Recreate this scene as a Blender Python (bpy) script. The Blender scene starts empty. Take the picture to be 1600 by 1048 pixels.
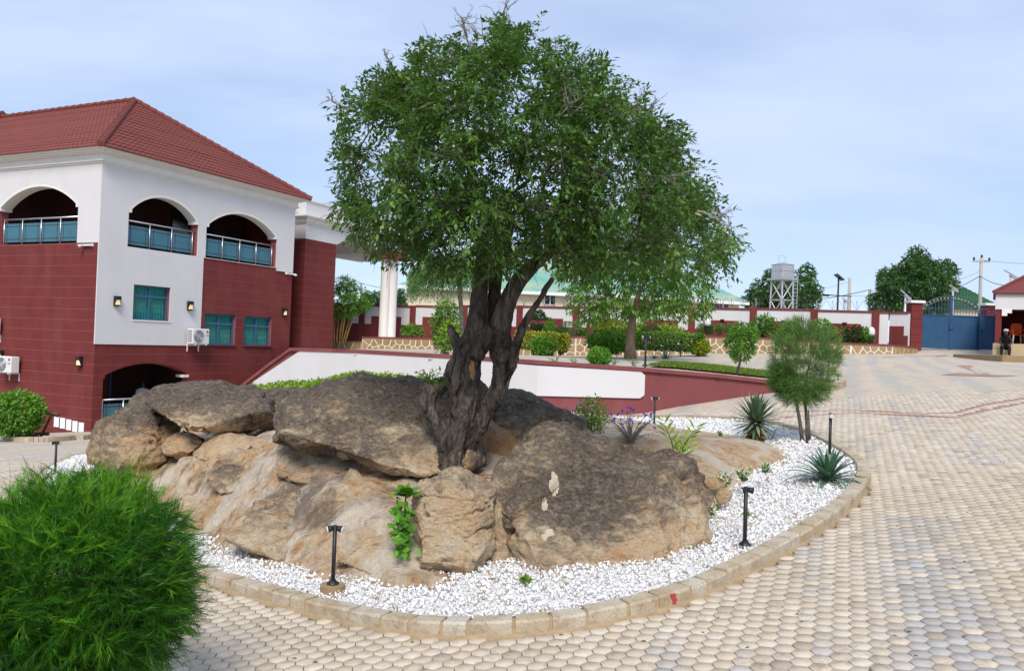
import bpy, bmesh, math, random
import numpy as np
from mathutils import Vector, Matrix, noise as mnoise

random.seed(7)
rng = np.random.default_rng(7)
R = math.radians
scene = bpy.context.scene
col = scene.collection

# ------------------------------------------------------------------ camera
F_PX, PITCH, ROLL, CAM_Z = 1300.0, R(.49), R(2.25), 1.9
cam_d = bpy.data.cameras.new('camera')
cam_d.sensor_width = 36.0
cam_d.lens = 36.0 * F_PX / 1600.0
cam_d.clip_end = 3000
cam_d.clip_start = .05
cam = bpy.data.objects.new('camera', cam_d)
col.objects.link(cam)
cam.matrix_world = (Matrix.Translation((0, 0, CAM_Z)) @ Matrix.Rotation(R(90) + PITCH, 4, 'X')
                    @ Matrix.Rotation(ROLL, 4, 'Z'))
scene.camera = cam

# ------------------------------------------------------------------ light
SUN_EL, SUN_AZ = R(46), R(181)      # azimuth measured from +Y (view direction) clockwise: behind the camera, to its left
world = bpy.data.worlds.new('World')
scene.world = world
world.use_nodes = True
sun_d = bpy.data.lights.new('sun', 'SUN')
sun_d.energy = 2.7
sun_d.angle = R(24)
sun_d.color = (1.0, .93, .83)
sun = bpy.data.objects.new('sun', sun_d)
col.objects.link(sun)
_sd = Vector((math.sin(SUN_AZ) * math.cos(SUN_EL), math.cos(SUN_AZ) * math.cos(SUN_EL), math.sin(SUN_EL)))
sun.rotation_euler = _sd.to_track_quat('Z', 'Y').to_euler()
scene.view_settings.view_transform = 'Standard'
scene.view_settings.look = 'None'
scene.view_settings.exposure = .43
scene.view_settings.gamma = 1.0
scene.view_settings.use_curve_mapping = False
scene.cycles.max_bounces = 5
scene.cycles.diffuse_bounces = 3
scene.cycles.transparent_max_bounces = 8
try:
    scene.cycles.use_denoising = True
except Exception:
    pass


def N(nt, typ, ins=None, **attrs):
    n = nt.nodes.new(typ)
    for k, v in attrs.items():
        setattr(n, k, v)
    for k, v in (ins or {}).items():
        s = n.inputs[k]
        if isinstance(v, bpy.types.NodeSocket):
            nt.links.new(v, s)
        elif isinstance(v, bpy.types.Node):
            nt.links.new(v.outputs[0], s)
        else:
            if hasattr(s, 'default_value') and not isinstance(v, (int, float)) and len(v) == 3 and s.type == 'RGBA':
                v = (*v, 1)
            s.default_value = v
    return n


def ramp(nt, fac, stops, interp='LINEAR'):
    n = nt.nodes.new('ShaderNodeValToRGB')
    n.color_ramp.interpolation = interp
    e = n.color_ramp.elements
    while len(e) < len(stops):
        e.new(.5)
    for el, (p, c) in zip(e, stops):
        el.position = p
        el.color = (*c, 1) if len(c) == 3 else c
    nt.links.new(fac, n.inputs[0])
    return n.outputs[0]


def mixc(nt, fac, a, b, mode='MIX'):
    n = nt.nodes.new('ShaderNodeMix')
    n.data_type = 'RGBA'
    n.blend_type = mode
    for i, v in ((0, fac), (6, a), (7, b)):
        if isinstance(v, bpy.types.NodeSocket):
            nt.links.new(v, n.inputs[i])
        else:
            n.inputs[i].default_value = v if i == 0 else ((*v, 1) if len(v) == 3 else v)
    return n.outputs[2]


def math_n(nt, op, a, b=None, clamp=False):
    n = nt.nodes.new('ShaderNodeMath')
    n.operation = op
    n.use_clamp = clamp
    for i, v in ((0, a), (1, b)):
        if v is None:
            continue
        if isinstance(v, bpy.types.NodeSocket):
            nt.links.new(v, n.inputs[i])
        else:
            n.inputs[i].default_value = v
    return n.outputs[0]


# sky: clear-air sky texture seen through thin, streaky high cloud
wnt = world.node_tree
wnt.nodes.clear()
sky_t = N(wnt, 'ShaderNodeTexSky', sky_type='NISHITA', sun_disc=False, sun_elevation=SUN_EL, sun_rotation=SUN_AZ,
          altitude=300, air_density=1.0, dust_density=.15, ozone_density=4.0)
wtc = N(wnt, 'ShaderNodeTexCoord')
wsep = N(wnt, 'ShaderNodeSeparateXYZ', {0: wtc.outputs['Generated']})
wz = math_n(wnt, 'ADD', math_n(wnt, 'MAXIMUM', wsep.outputs[2], 0.0), .16)
wu = math_n(wnt, 'DIVIDE', wsep.outputs[0], wz)
wv = math_n(wnt, 'DIVIDE', wsep.outputs[1], wz)
wxy = N(wnt, 'ShaderNodeCombineXYZ', {0: wu, 1: wv, 2: 0.0})
wmap = N(wnt, 'ShaderNodeMapping', {0: wxy.outputs[0], 'Location': (3.1, 1.7, 0), 'Rotation': (0, 0, R(35)), 'Scale': (.55, 1.0, 1)})
cn1 = N(wnt, 'ShaderNodeTexNoise', {'Vector': wmap.outputs[0], 'Scale': .8, 'Detail': 7, 'Roughness': .52, 'Distortion': .4})
cn2 = N(wnt, 'ShaderNodeTexNoise', {'Vector': wmap.outputs[0], 'Scale': 2.6, 'Detail': 6, 'Roughness': .5, 'Distortion': .3})
cm = math_n(wnt, 'ADD', math_n(wnt, 'MULTIPLY', cn1.outputs[0], .75), math_n(wnt, 'MULTIPLY', cn2.outputs[0], .25))
cf = N(wnt, 'ShaderNodeMapRange', {0: cm, 1: .36, 2: .66, 3: .44, 4: .98}, interpolation_type='SMOOTHSTEP')
skyc = mixc(wnt, cf.outputs[0], sky_t.outputs[0], (5.0, 6.0, 8.1))
wbg = N(wnt, 'ShaderNodeBackground', {'Color': skyc, 'Strength': .1})
wout = N(wnt, 'ShaderNodeOutputWorld', {0: wbg.outputs[0]})

# ------------------------------------------------------------------ geometry helpers
_cp, _sp, _c, _s = math.cos(PITCH), math.sin(PITCH), math.cos(ROLL), math.sin(ROLL)


def ray(px, py):
    dx, dy = px - 800.0, py - 524.0
    x = _c * dx + _s * dy
    y = -_s * dx + _c * dy
    return np.array([x, _cp * F_PX + _sp * y, _sp * F_PX - _cp * y])


def at(px, py, Y):
    """the place on the sight line of a photo point that lies Y metres ahead"""
    r = ray(px, py)
    return np.array([0, 0, CAM_Z]) + r * (Y / r[1])


def to_px(P):
    """photo coordinates of world points (n,3), used to decide how far detail is needed"""
    d = np.asarray(P, float) - np.array([0, 0, CAM_Z])
    x = d[:, 0]
    y = -(-_sp * d[:, 1] + _cp * d[:, 2])
    z = np.maximum(_cp * d[:, 1] + _sp * d[:, 2], 1e-3)
    return np.stack([(_c * x - _s * y) * F_PX / z + 800, (_s * x + _c * y) * F_PX / z + 524, z], 1)


class TPS:
    def __init__(self, pts, lam=.02):
        p = np.array(pts, float)
        n = len(p)
        self.p = p
        K = self._k(p[:, :2], p[:, :2]) + lam * np.eye(n)
        P = np.c_[np.ones(n), p[:, :2]]
        A = np.block([[K, P], [P.T, np.zeros((3, 3))]])
        self.w = np.linalg.solve(A, np.r_[p[:, 2], 0, 0, 0])

    @staticmethod
    def _k(a, b):
        r2 = ((a[:, None, :] - b[None]) ** 2).sum(-1)
        return .5 * r2 * np.log(r2 + 1e-9)

    def __call__(self, X, Y):
        X = np.atleast_1d(np.asarray(X, float))
        Y = np.atleast_1d(np.asarray(Y, float))
        q = np.c_[X.ravel(), Y.ravel()]
        out = np.empty(len(q))
        for i in range(0, len(q), 20000):
            b = q[i:i + 20000]
            out[i:i + 20000] = self._k(b, self.p[:, :2]) @ self.w[:-3] + np.c_[np.ones(len(b)), b] @ self.w[-3:]
        return out.reshape(X.shape)


def perlin(P, seed=0):
    """vectorised 3-D gradient noise, about -1..1"""
    P = np.asarray(P, float)
    i = np.floor(P).astype(np.int64)
    f = P - i
    u = f * f * f * (f * (f * 6 - 15) + 10)
    res = 0

    def grad(ii, ff):
        h = (ii[:, 0] * 374761393 + ii[:, 1] * 668265263 + ii[:, 2] * 2147483647 + seed * 1274126177) & 0xffffffff
        h = ((h ^ (h >> 13)) * 1274126177) & 0xffffffff
        h = h ^ (h >> 16)
        a = (h & 1023) / 1024 * 2 * np.pi
        z = ((h >> 10) & 1023) / 511.5 - 1
        r = np.sqrt(np.maximum(0, 1 - z * z))
        return (r * np.cos(a)) * ff[:, 0] + (r * np.sin(a)) * ff[:, 1] + z * ff[:, 2]
    for dx in (0, 1):
        for dy in (0, 1):
            for dz in (0, 1):
                o = np.array([dx, dy, dz])
                w = np.abs(1 - o - u).prod(1) if False else ((u[:, 0] if dx else 1 - u[:, 0]) * (u[:, 1] if dy else 1 - u[:, 1]) * (u[:, 2] if dz else 1 - u[:, 2]))
                res = res + w * grad(i + o, f - o)
    return res * 1.5


def fbm(P, octs=4, seed=0, gain=.5, ridged=False):
    s, a, t = 0, 1.0, 0
    P = np.asarray(P, float)
    for k in range(octs):
        n = perlin(P * 2 ** k + 17.3 * k, seed + k)
        if ridged:
            n = 1 - 2 * np.abs(n)
        s = s + a * n
        t += a
        a *= gain
    return s / t


def in_poly(x, y, poly):
    poly = np.asarray(poly, float)
    inside = np.zeros(np.shape(x), bool)
    j = len(poly) - 1
    for i in range(len(poly)):
        xi, yi = poly[i]
        xj, yj = poly[j]
        c = ((yi > y) != (yj > y)) & (x < (xj - xi) * (y - yi) / (yj - yi + 1e-12) + xi)
        inside ^= c
        j = i
    return inside


def poly_dist(x, y, poly):
    """distance of points to the closed outline"""
    poly = np.asarray(poly, float)
    d = np.full(np.shape(x), 1e9)
    for i in range(len(poly)):
        a, b = poly[i - 1], poly[i]
        ab = b - a
        t = np.clip(((x - a[0]) * ab[0] + (y - a[1]) * ab[1]) / (ab @ ab + 1e-12), 0, 1)
        d = np.minimum(d, np.hypot(x - a[0] - t * ab[0], y - a[1] - t * ab[1]))
    return d


def catmull(pts, n=8, closed=True):
    pts = np.array(pts, float)
    out = []
    m = len(pts)
    rngi = range(m) if closed else range(m - 1)
    for i in rngi:
        if closed:
            p0, p1, p2, p3 = pts[i - 1], pts[i], pts[(i + 1) % m], pts[(i + 2) % m]
        else:
            p0, p1, p2, p3 = pts[max(i - 1, 0)], pts[i], pts[i + 1], pts[min(i + 2, m - 1)]
        for k in range(n):
            t = k / n
            out.append(.5 * ((2 * p1) + (-p0 + p2) * t + (2 * p0 - 5 * p1 + 4 * p2 - p3) * t * t + (-p0 + 3 * p1 - 3 * p2 + p3) * t ** 3))
    if not closed:
        out.append(pts[-1])
    return np.array(out)


class MB:
    """collects simple solids into one mesh"""

    def __init__(self):
        self.v, self.f = [], []

    def add(self, vs, fs):
        o = len(self.v)
        self.v += [tuple(map(float, p)) for p in vs]
        self.f += [tuple(i + o for i in f) for f in fs]
        return self

    def box(self, x0, x1, y0, y1, z0, z1, M=None):
        vs = [Vector(p) for p in ((x0, y0, z0), (x1, y0, z0), (x1, y1, z0), (x0, y1, z0), (x0, y0, z1), (x1, y0, z1), (x1, y1, z1), (x0, y1, z1))]
        if M is not None:
            vs = [M @ p for p in vs]
        return self.add(vs, [(3, 2, 1, 0), (4, 5, 6, 7), (0, 1, 5, 4), (1, 2, 6, 5), (2, 3, 7, 6), (3, 0, 4, 7)])

    def prism(self, poly, y0, y1, M=None, axis='y'):
        """extrude a counter-clockwise outline (a, b) along an axis"""
        n = len(poly)
        vs = []
        for y in (y0, y1):
            for a, b in poly:
                p = {'y': (a, y, b), 'x': (y, a, b), 'z': (a, b, y)}[axis]
                vs.append(Vector(p) if M is None else M @ Vector(p))
        fs = [tuple(range(n)), tuple(range(2 * n - 1, n - 1, -1))]
        fs += [(i, n + i, n + (i + 1) % n, (i + 1) % n) for i in range(n)]
        return self.add(vs, fs)

    def tube(self, path, rad, n=8, cap=True, ellipse=None):
        path = [Vector(p) for p in path]
        if not hasattr(rad, '__len__'):
            rad = [rad] * len(path)
        o = len(self.v)
        prev = None
        for i, p in enumerate(path):
            t = (path[min(i + 1, len(path) - 1)] - path[max(i - 1, 0)])
            if t.length < 1e-9:
                t = Vector((0, 0, 1))
            t.normalize()
            if prev is None:
                a = Vector((1, 0, 0)) if abs(t.x) < .9 else Vector((0, 1, 0))
                u = (a - t * a.dot(t)).normalized()
            else:
                u = (prev - t * prev.dot(t)).normalized()
            prev = u
            w = t.cross(u)
            for k in range(n):
                an = 2 * math.pi * k / n
                self.v.append(tuple(p + (u * math.cos(an) + w * math.sin(an)) * rad[i]))
        m = len(path)
        for i in range(m - 1):
            for k in range(n):
                a, b = o + i * n + k, o + i * n + (k + 1) % n
                self.f.append((a, b, b + n, a + n))
        if cap:
            self.f.append(tuple(o + k for k in range(n - 1, -1, -1)))
            self.f.append(tuple(o + (m - 1) * n + k for k in range(n)))
        return self

    def lathe(self, prof, n=16, c=(0, 0, 0), cap=True):
        """prof: (radius, z) from bottom to top"""
        o = len(self.v)
        for r, z in prof:
            for k in range(n):
                a = 2 * math.pi * k / n
                self.v.append((c[0] + r * math.cos(a), c[1] + r * math.sin(a), c[2] + z))
        for i in range(len(prof) - 1):
            for k in range(n):
                a, b = o + i * n + k, o + i * n + (k + 1) % n
                self.f.append((a, b, b + n, a + n))
        if cap:
            self.f.append(tuple(o + k for k in range(n - 1, -1, -1)))
            self.f.append(tuple(o + (len(prof) - 1) * n + k for k in range(n)))
        return self

    def build(self, name, mat, parent=None, smooth=False, bevel=0, seg=1):
        me = bpy.data.meshes.new(name)
        me.from_pydata(self.v, [], self.f)
        if bevel:
            bm = bmesh.new()
            bm.from_mesh(me)
            bmesh.ops.remove_doubles(bm, verts=bm.verts, dist=1e-5)
            es = [e for e in bm.edges if len(e.link_faces) == 2 and e.calc_face_angle(0) > .6]
            bmesh.ops.bevel(bm, geom=es, offset=bevel, segments=seg, affect='EDGES', clamp_overlap=True)
            bm.to_mesh(me)
            bm.free()
        if smooth:
            me.shade_smooth()
        return link(name, me, mat, parent)


def link(name, me, mat, parent=None):
    o = bpy.data.objects.new(name, me)
    col.objects.link(o)
    if mat is not None and not me.materials:
        me.materials.append(M[mat] if isinstance(mat, str) else mat)
    if parent is not None:
        o.parent = parent
    return o


def np_mesh(name, V, Fc, smooth=False, attrs=None, col_attr=None):
    """mesh from arrays: V (n,3), Fc (m,k) with k equal for all faces"""
    me = bpy.data.meshes.new(name)
    V = np.ascontiguousarray(V, np.float32)
    Fc = np.ascontiguousarray(Fc, np.int32)
    m, k = Fc.shape
    me.vertices.add(len(V))
    me.vertices.foreach_set('co', V.ravel())
    me.loops.add(m * k)
    me.loops.foreach_set('vertex_index', Fc.ravel())
    me.polygons.add(m)
    me.polygons.foreach_set('loop_start', np.arange(0, m * k, k, dtype=np.int32))
    me.polygons.foreach_set('loop_total', np.full(m, k, np.int32))
    me.update(calc_edges=True)
    me.validate()
    for nm, a in (attrs or {}).items():
        at_ = me.attributes.new(nm, 'FLOAT', 'POINT')
        at_.data.foreach_set('value', np.ascontiguousarray(a, np.float32))
    if col_attr is not None:
        ca = me.attributes.new('pcol', 'FLOAT_COLOR', 'POINT')
        ca.data.foreach_set('color', np.ascontiguousarray(np.c_[col_attr, np.ones(len(V))], np.float32).ravel())
    if smooth:
        me.shade_smooth()
    return me


def tag(o, label, cat, group=None, kind=None):
    o['label'] = label
    o['category'] = cat
    if group:
        o['group'] = group
    o['kind'] = kind or 'thing'
    return o


def structure(o):
    o['kind'] = 'structure'
    return o


def thing(name, label, cat, loc=(0, 0, 0), rotz=0, group=None):
    o = bpy.data.objects.new(name, None)
    o.empty_display_size = .1
    col.objects.link(o)
    o.location = loc
    o.rotation_euler = (0, 0, rotz)
    return tag(o, label, cat, group)


def dup(root, loc, rotz=None, label=None, scale=None):
    r = root.copy()
    col.objects.link(r)
    r.location = loc
    if rotz is not None:
        r.rotation_euler = (0, 0, rotz)
    if scale:
        r.scale = (scale,) * 3
    if label:
        r['label'] = label
    for ch in list(root.children):
        c = ch.copy()
        col.objects.link(c)
        c.parent = r
        for g in ch.children:
            d = g.copy()
            col.objects.link(d)
            d.parent = c
    return r


def baked(o, mods):
    """apply modifiers added by mods(o) without operators"""
    mods(o)
    dg = bpy.context.evaluated_depsgraph_get()
    dg.update()
    me = bpy.data.meshes.new_from_object(o.evaluated_get(dg))
    o.modifiers.clear()
    o.data = me
    return o


def cut(o, cutters):
    """cut openings given as MB solids"""
    cs = []
    for c in cutters:
        me = bpy.data.meshes.new('tmp')
        me.from_pydata(c.v, [], c.f)
        bm = bmesh.new()
        bm.from_mesh(me)
        bmesh.ops.recalc_face_normals(bm, faces=bm.faces)
        bm.to_mesh(me)
        bm.free()
        t = bpy.data.objects.new('tmp', me)
        col.objects.link(t)
        t.parent = o.parent
        cs.append(t)
    bm = bmesh.new()
    bm.from_mesh(o.data)
    bmesh.ops.recalc_face_normals(bm, faces=bm.faces)
    bm.to_mesh(o.data)
    bm.free()

    def mods(ob):
        for t in cs:
            m = ob.modifiers.new('b', 'BOOLEAN')
            m.operation = 'DIFFERENCE'
            m.object = t
            m.solver = 'EXACT'
    baked(o, mods)
    for t in cs:
        bpy.data.objects.remove(t)
    return o


# ------------------------------------------------------------------ materials
M = {}


def new_mat(name):
    m = bpy.data.materials.new(name)
    m.use_nodes = True
    nt = m.node_tree
    nt.nodes.clear()
    out = N(nt, 'ShaderNodeOutputMaterial')
    M[name] = m
    return m, nt, out


def principled(nt, out, color, rough=.8, spec=.3, metal=0.0, normal=None, **kw):
    ins = {'Base Color': color, 'Roughness': rough, 'Metallic': metal, 'Specular IOR Level': spec}
    if normal is not None:
        ins['Normal'] = normal
    ins.update(kw)
    p = N(nt, 'ShaderNodeBsdfPrincipled', ins)
    nt.links.new(p.outputs[0], out.inputs[0])
    return p


def coords(nt, kind='Object', scale=None):
    tc = N(nt, 'ShaderNodeTexCoord')
    return tc.outputs[kind]


def noise_n(nt, vec, scale, detail=4, rough=.55, dist=0.0):
    return N(nt, 'ShaderNodeTexNoise', {'Vector': vec, 'Scale': scale, 'Detail': detail, 'Roughness': rough, 'Distortion': dist}).outputs[0]


def bump(nt, h, strength=.3, dist=.01, normal=None):
    ins = {'Height': h, 'Strength': strength, 'Distance': dist}
    if normal is not None:
        ins['Normal'] = normal
    return N(nt, 'ShaderNodeBump', ins).outputs[0]


def surf(name, a, b=None, rough=.8, spec=.3, scale=6, metal=0.0, bs=.15, bd=.01, var=.5, kind='Object', stretch=None, streak=None):
    """painted or plastered surface: two close tones mixed by noise, fine relief, slight streaking"""
    m, nt, out = new_mat(name)
    b = b or tuple(x * .8 for x in a)
    v = coords(nt, kind)
    if stretch:
        v = N(nt, 'ShaderNodeMapping', {0: v, 'Scale': stretch}).outputs[0]
    n1 = noise_n(nt, v, scale, 5, .6)
    n2 = noise_n(nt, v, scale * 9, 3, .6)
    f = N(nt, 'ShaderNodeMapRange', {0: n1, 1: .3, 2: .7, 3: 0.0, 4: var}).outputs[0]
    c = mixc(nt, f, a, b)
    if streak:
        # rain runs and dust, longer downwards than across
        sv = N(nt, 'ShaderNodeMapping', {0: v, 'Scale': (1.0, 1.0, .22)}).outputs[0]
        s1 = noise_n(nt, sv, 1.6, 4, .6, .6)
        s2 = noise_n(nt, v, .45, 4, .6)
        sf = N(nt, 'ShaderNodeMapRange', {0: math_n(nt, 'ADD', math_n(nt, 'MULTIPLY', s1, .6), math_n(nt, 'MULTIPLY', s2, .4)), 1: .48, 2: .68, 3: 0.0, 4: streak[1]}).outputs[0]
        c = mixc(nt, sf, c, streak[0])
    principled(nt, out, c, rough, spec, metal, bump(nt, n2, bs, bd))
    return m


surf('white_plaster', (.66, .65, .655), (.60, .59, .59), .85, scale=1.2, var=.6, bs=.12, streak=((.55, .50, .44), .22))
surf('cream_plaster', (.68, .60, .45), (.56, .48, .36), .85, scale=1.0)
surf('maroon_plaster', (.180, .030, .029), (.130, .023, .022), .8, scale=1.6, var=.9, bs=.35, bd=.006, streak=((.23, .078, .066), .36))
surf('maroon_faded', (.225, .064, .068), (.175, .050, .053), .85, scale=1.0, var=.8, bs=.3, bd=.006, streak=((.33, .15, .14), .4))
surf('maroon_joint', (.28, .085, .082), (.235, .07, .066), .85, scale=3)
surf('maroon_trim', (.19, .040, .043), (.15, .033, .035), .7, scale=3)
surf('white_trim', (.78, .76, .73), (.66, .64, .60), .7, scale=2)
surf('column_white', (.78, .74, .70), (.70, .66, .62), .6, scale=2)
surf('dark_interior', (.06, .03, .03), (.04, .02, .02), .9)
surf('ceiling_white', (.62, .60, .57), None, .9)
surf('steel', (.62, .63, .65), (.5, .5, .52), .32, .5, metal=.9)
surf('blue_frame', (.055, .13, .26), (.04, .10, .21), .45, .4, scale=4)
surf('gate_blue', (.030, .095, .20), (.022, .07, .155), .5, .4, scale=2.5, var=.9, bs=.25, bd=.01)
surf('black_metal', (.012, .013, .015), (.02, .02, .022), .45, .4)
surf('ac_white', (.74, .74, .73), (.64, .64, .62), .45, .4)
surf('ac_dark', (.10, .10, .10), None, .6)
surf('logo_red', (.5, .02, .06), None, .5)
surf('lens_white', (.72, .74, .72), None, .35)
surf('paper', (.80, .82, .86), (.72, .75, .80), .8, scale=9)
surf('wood_brown', (.13, .055, .028), (.085, .036, .02), .8, scale=4, stretch=(1, 1, 8))
surf('concrete', (.40, .37, .32), (.28, .25, .21), .9, scale=5, var=.9, bs=.4, bd=.006)
surf('mortar_white', (.76, .72, .64), (.60, .56, .49), .9, scale=8)
surf('tan_concrete', (.36, .255, .135), (.24, .165, .09), .9, scale=8, var=.9, bs=.4)
surf('orange_plastic', (.75, .11, .02), (.62, .08, .015), .4, .4)
surf('zinc', (.52, .53, .56), (.40, .40, .43), .45, .4, metal=.5, scale=3)
surf('pole_grey', (.42, .40, .37), (.32, .30, .28), .85, scale=3)
surf('pole_dark', (.03, .03, .032), None, .6)
surf('solar_panel', (.02, .03, .07), (.03, .04, .09), .25, .5)
surf('green_tile', (.012, .085, .035), (.009, .06, .026), .55, .4, scale=2)
surf('guard_roof', (.17, .042, .040), (.12, .03, .03), .6, .3, scale=2)
surf('step_tile', (.52, .42, .26), (.40, .31, .19), .5, .4, scale=3)
surf('cloth_black', (.012, .011, .014), (.02, .018, .022), .9)
surf('cloth_white', (.72, .74, .78), (.6, .62, .68), .9)
surf('skin', (.075, .038, .022), (.055, .028, .017), .6)
surf('cap_grey', (.42, .44, .48), (.32, .33, .36), .9)
surf('gold_paint', (.55, .40, .10), None, .5)
surf('soil', (.20, .135, .08), (.12, .08, .05), .95, scale=4, bs=.5, var=1)
surf('paint_red', (.42, .06, .05), (.33, .05, .04), .8)
surf('wire_grey', (.16, .16, .17), None, .5, metal=.5)
surf('rubber_orange', (.42, .16, .05), None, .6)
surf('cloth_blue', (.03, .09, .30), (.02, .06, .2), .9)


def glass_mat(name, color, rough=.12, spec=.6, alpha=1.0, emit=None):
    m, nt, out = new_mat(name)
    v = coords(nt)
    n1 = noise_n(nt, v, 1.5, 3)
    c = mixc(nt, n1, color, tuple(x * .65 for x in color))
    p = principled(nt, out, c, rough, spec)
    if alpha < 1:
        t = N(nt, 'ShaderNodeBsdfTransparent')
        mx = N(nt, 'ShaderNodeMixShader', {0: alpha, 1: t.outputs[0], 2: p.outputs[0]})
        nt.links.new(mx.outputs[0], out.inputs[0])
    return m


glass_mat('rail_glass', (.05, .205, .28), .08, .7, .8)
glass_mat('teal_pane', (.010, .16, .15), .06, .7, .2)
surf('maroon_in_shade', (.055, .018, .018), (.04, .014, .014), .9)  # maroon darkened for the balconies and porch: deep shade put into the colour
glass_mat('dark_glass', (.02, .03, .04), .05, .7)
surf('teal_curtain', (.05, .74, .66), (.02, .45, .40), .8, scale=5, stretch=(6, 6, .4), var=1)
surf('teal_bars', (.14, .55, .50), None, .5)
m_, nt_, out_ = new_mat('lamp_glow')
principled(nt_, out_, (.85, .65, .35), .4, **{'Emission Color': (1.0, .72, .34, 1), 'Emission Strength': .28})


def leaf_mat(name, lo, mid, hi, rough=.45, spec=.35, trans=.25):
    m, nt, out = new_mat(name)
    a = N(nt, 'ShaderNodeAttribute', attribute_name='tint')
    c = ramp(nt, a.outputs['Fac'], [(0, lo), (.55, mid), (1, hi)])
    p = N(nt, 'ShaderNodeBsdfPrincipled', {'Base Color': c, 'Roughness': rough, 'Specular IOR Level': spec})
    t = N(nt, 'ShaderNodeBsdfTranslucent', {'Color': mixc(nt, .5, c, (.20, .30, .02))})
    mx = N(nt, 'ShaderNodeMixShader', {0: trans, 1: p.outputs[0], 2: t.outputs[0]})
    nt.links.new(mx.outputs[0], out.inputs[0])
    return m


leaf_mat('leaf_tree', (.028, .082, .016), (.07, .175, .026), (.19, .34, .048), .36, .45, .32)
leaf_mat('leaf_bright', (.045, .15, .014), (.095, .27, .022), (.21, .42, .035))
leaf_mat('leaf_back', (.030, .095, .013), (.072, .19, .022), (.19, .36, .035))
leaf_mat('leaf_dark', (.012, .040, .012), (.025, .075, .02), (.05, .12, .03))
leaf_mat('leaf_neem', (.022, .07, .016), (.045, .13, .030), (.10, .22, .05))
leaf_mat('leaf_lime', (.10, .22, .014), (.20, .36, .02), (.36, .48, .04))
leaf_mat('leaf_yellow', (.12, .20, .012), (.28, .33, .018), (.50, .46, .03))
leaf_mat('leaf_willow', (.055, .14, .035), (.10, .22, .06), (.20, .33, .10))
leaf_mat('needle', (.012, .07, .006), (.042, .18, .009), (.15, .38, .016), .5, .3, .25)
leaf_mat('needle_grey', (.055, .13, .028), (.12, .24, .055), (.24, .38, .10), .5, .3, .25)
leaf_mat('grass_blade', (.06, .12, .012), (.14, .24, .02), (.28, .36, .05), .5, .3)
leaf_mat('agave_leaf', (.045, .115, .072), (.085, .185, .115), (.18, .29, .16), .42, .4, .05)
leaf_mat('yucca_leaf', (.07, .125, .07), (.15, .22, .13), (.28, .36, .22), .5, .3, .08)
leaf_mat('petal_red', (.40, .01, .01), (.55, .02, .015), (.65, .06, .03), .6, .2, .1)
leaf_mat('petal_violet', (.16, .06, .45), (.25, .10, .60), (.35, .18, .70), .6, .2, .1)
leaf_mat('petal_white', (.6, .6, .55), (.7, .7, .66), (.8, .8, .75), .6, .2, .1)
leaf_mat('straw', (.18, .12, .05), (.30, .21, .09), (.42, .32, .15), .7, .2, .1)


def bark_mat(name, a, b, sc=9):
    m, nt, out = new_mat(name)
    v = N(nt, 'ShaderNodeMapping', {0: coords(nt), 'Scale': (1, 1, .32)}).outputs[0]
    n1 = noise_n(nt, v, sc, 7, .65, .6)
    w = N(nt, 'ShaderNodeTexVoronoi', {'Vector': v, 'Scale': sc * 2.2, 'Randomness': 1.0}, feature='DISTANCE_TO_EDGE').outputs[0]
    h = math_n(nt, 'ADD', math_n(nt, 'MULTIPLY', w, .8), n1)
    c = ramp(nt, n1, [(.34, a), (.55, tuple(x * .62 + y * .38 for x, y in zip(a, b))), (.74, b)])
    principled(nt, out, c, .9, .15, 0, bump(nt, h, 1.0, .05))


bark_mat('bark_dark', (.020, .015, .012), (.27, .225, .185), 11)
bark_mat('bark_tan', (.16, .115, .075), (.32, .25, .17))
bark_mat('bark_grey', (.10, .085, .07), (.24, .21, .18))
bark_mat('bamboo', (.34, .22, .07), (.52, .38, .15), 4)
surf('twig', (.13, .115, .10), (.09, .08, .07), .9)
surf('twig_pale', (.30, .27, .25), (.22, .19, .17), .9)
surf('sawn_wood', (.30, .18, .08), (.2, .12, .05), .85, scale=12)

# ------------------------------------------------------------------ ground
def _plane(x, y):
    return -.1 + .11 * x + .02 * y


_pts = [(x, y, _plane(x, y)) for x, y in ((-4, 3), (0, 3), (4, 3), (-3, 6), (0, 6), (3.5, 6), (5, 8), (-4, 9), (0, 10), (3, 10), (6.5, 10.5), (3, 14))]
_pts += [(-6.9, 12.5, -.42), (-9, 17, -.85), (-14.5, 28.6, -1.75), (-19, 31, -2.3), (-12, 24, -1.45), (-16, 22, -1.5), (-9.5, 9, -.75), (-25, 40, -2.6),
         (3.0, 17.4, .52), (7.8, 19.6, 1.15), (6.2, 19.2, .98), (0, 17.5, .10), (-4, 19, -.55), (-8, 23, -1.15), (-10, 29, -1.6),
         (10.8, 17.6, 1.44), (9.3, 20, 1.27), (14.5, 29, 1.68), (20.5, 35, 2.03), (22, 41, 2.4), (28, 41, 2.5), (18, 38, 2.1), (15, 36.5, 1.95), (11.5, 26, 1.48), (16, 22, 1.8), (28, 30, 2.2), (12, 8, 1.4)]
z_g = TPS(_pts)


def hit(px, py, up=0.0, surf_fn=None):
    """where a photo point meets the ground (raised by up)"""
    f = surf_fn or z_g
    r = ray(px, py)
    t0, t1 = 1.5 / r[1], 60 / r[1]
    ts = np.linspace(t0, t1, 1200)
    P = np.array([0, 0, CAM_Z])[None] + ts[:, None] * r[None]
    g = P[:, 2] - f(P[:, 0], P[:, 1]) - up
    k = np.argmax(g < 0)
    a = g[k - 1] / (g[k - 1] - g[k] + 1e-12)
    return P[k - 1] * (1 - a) + P[k] * a


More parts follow.
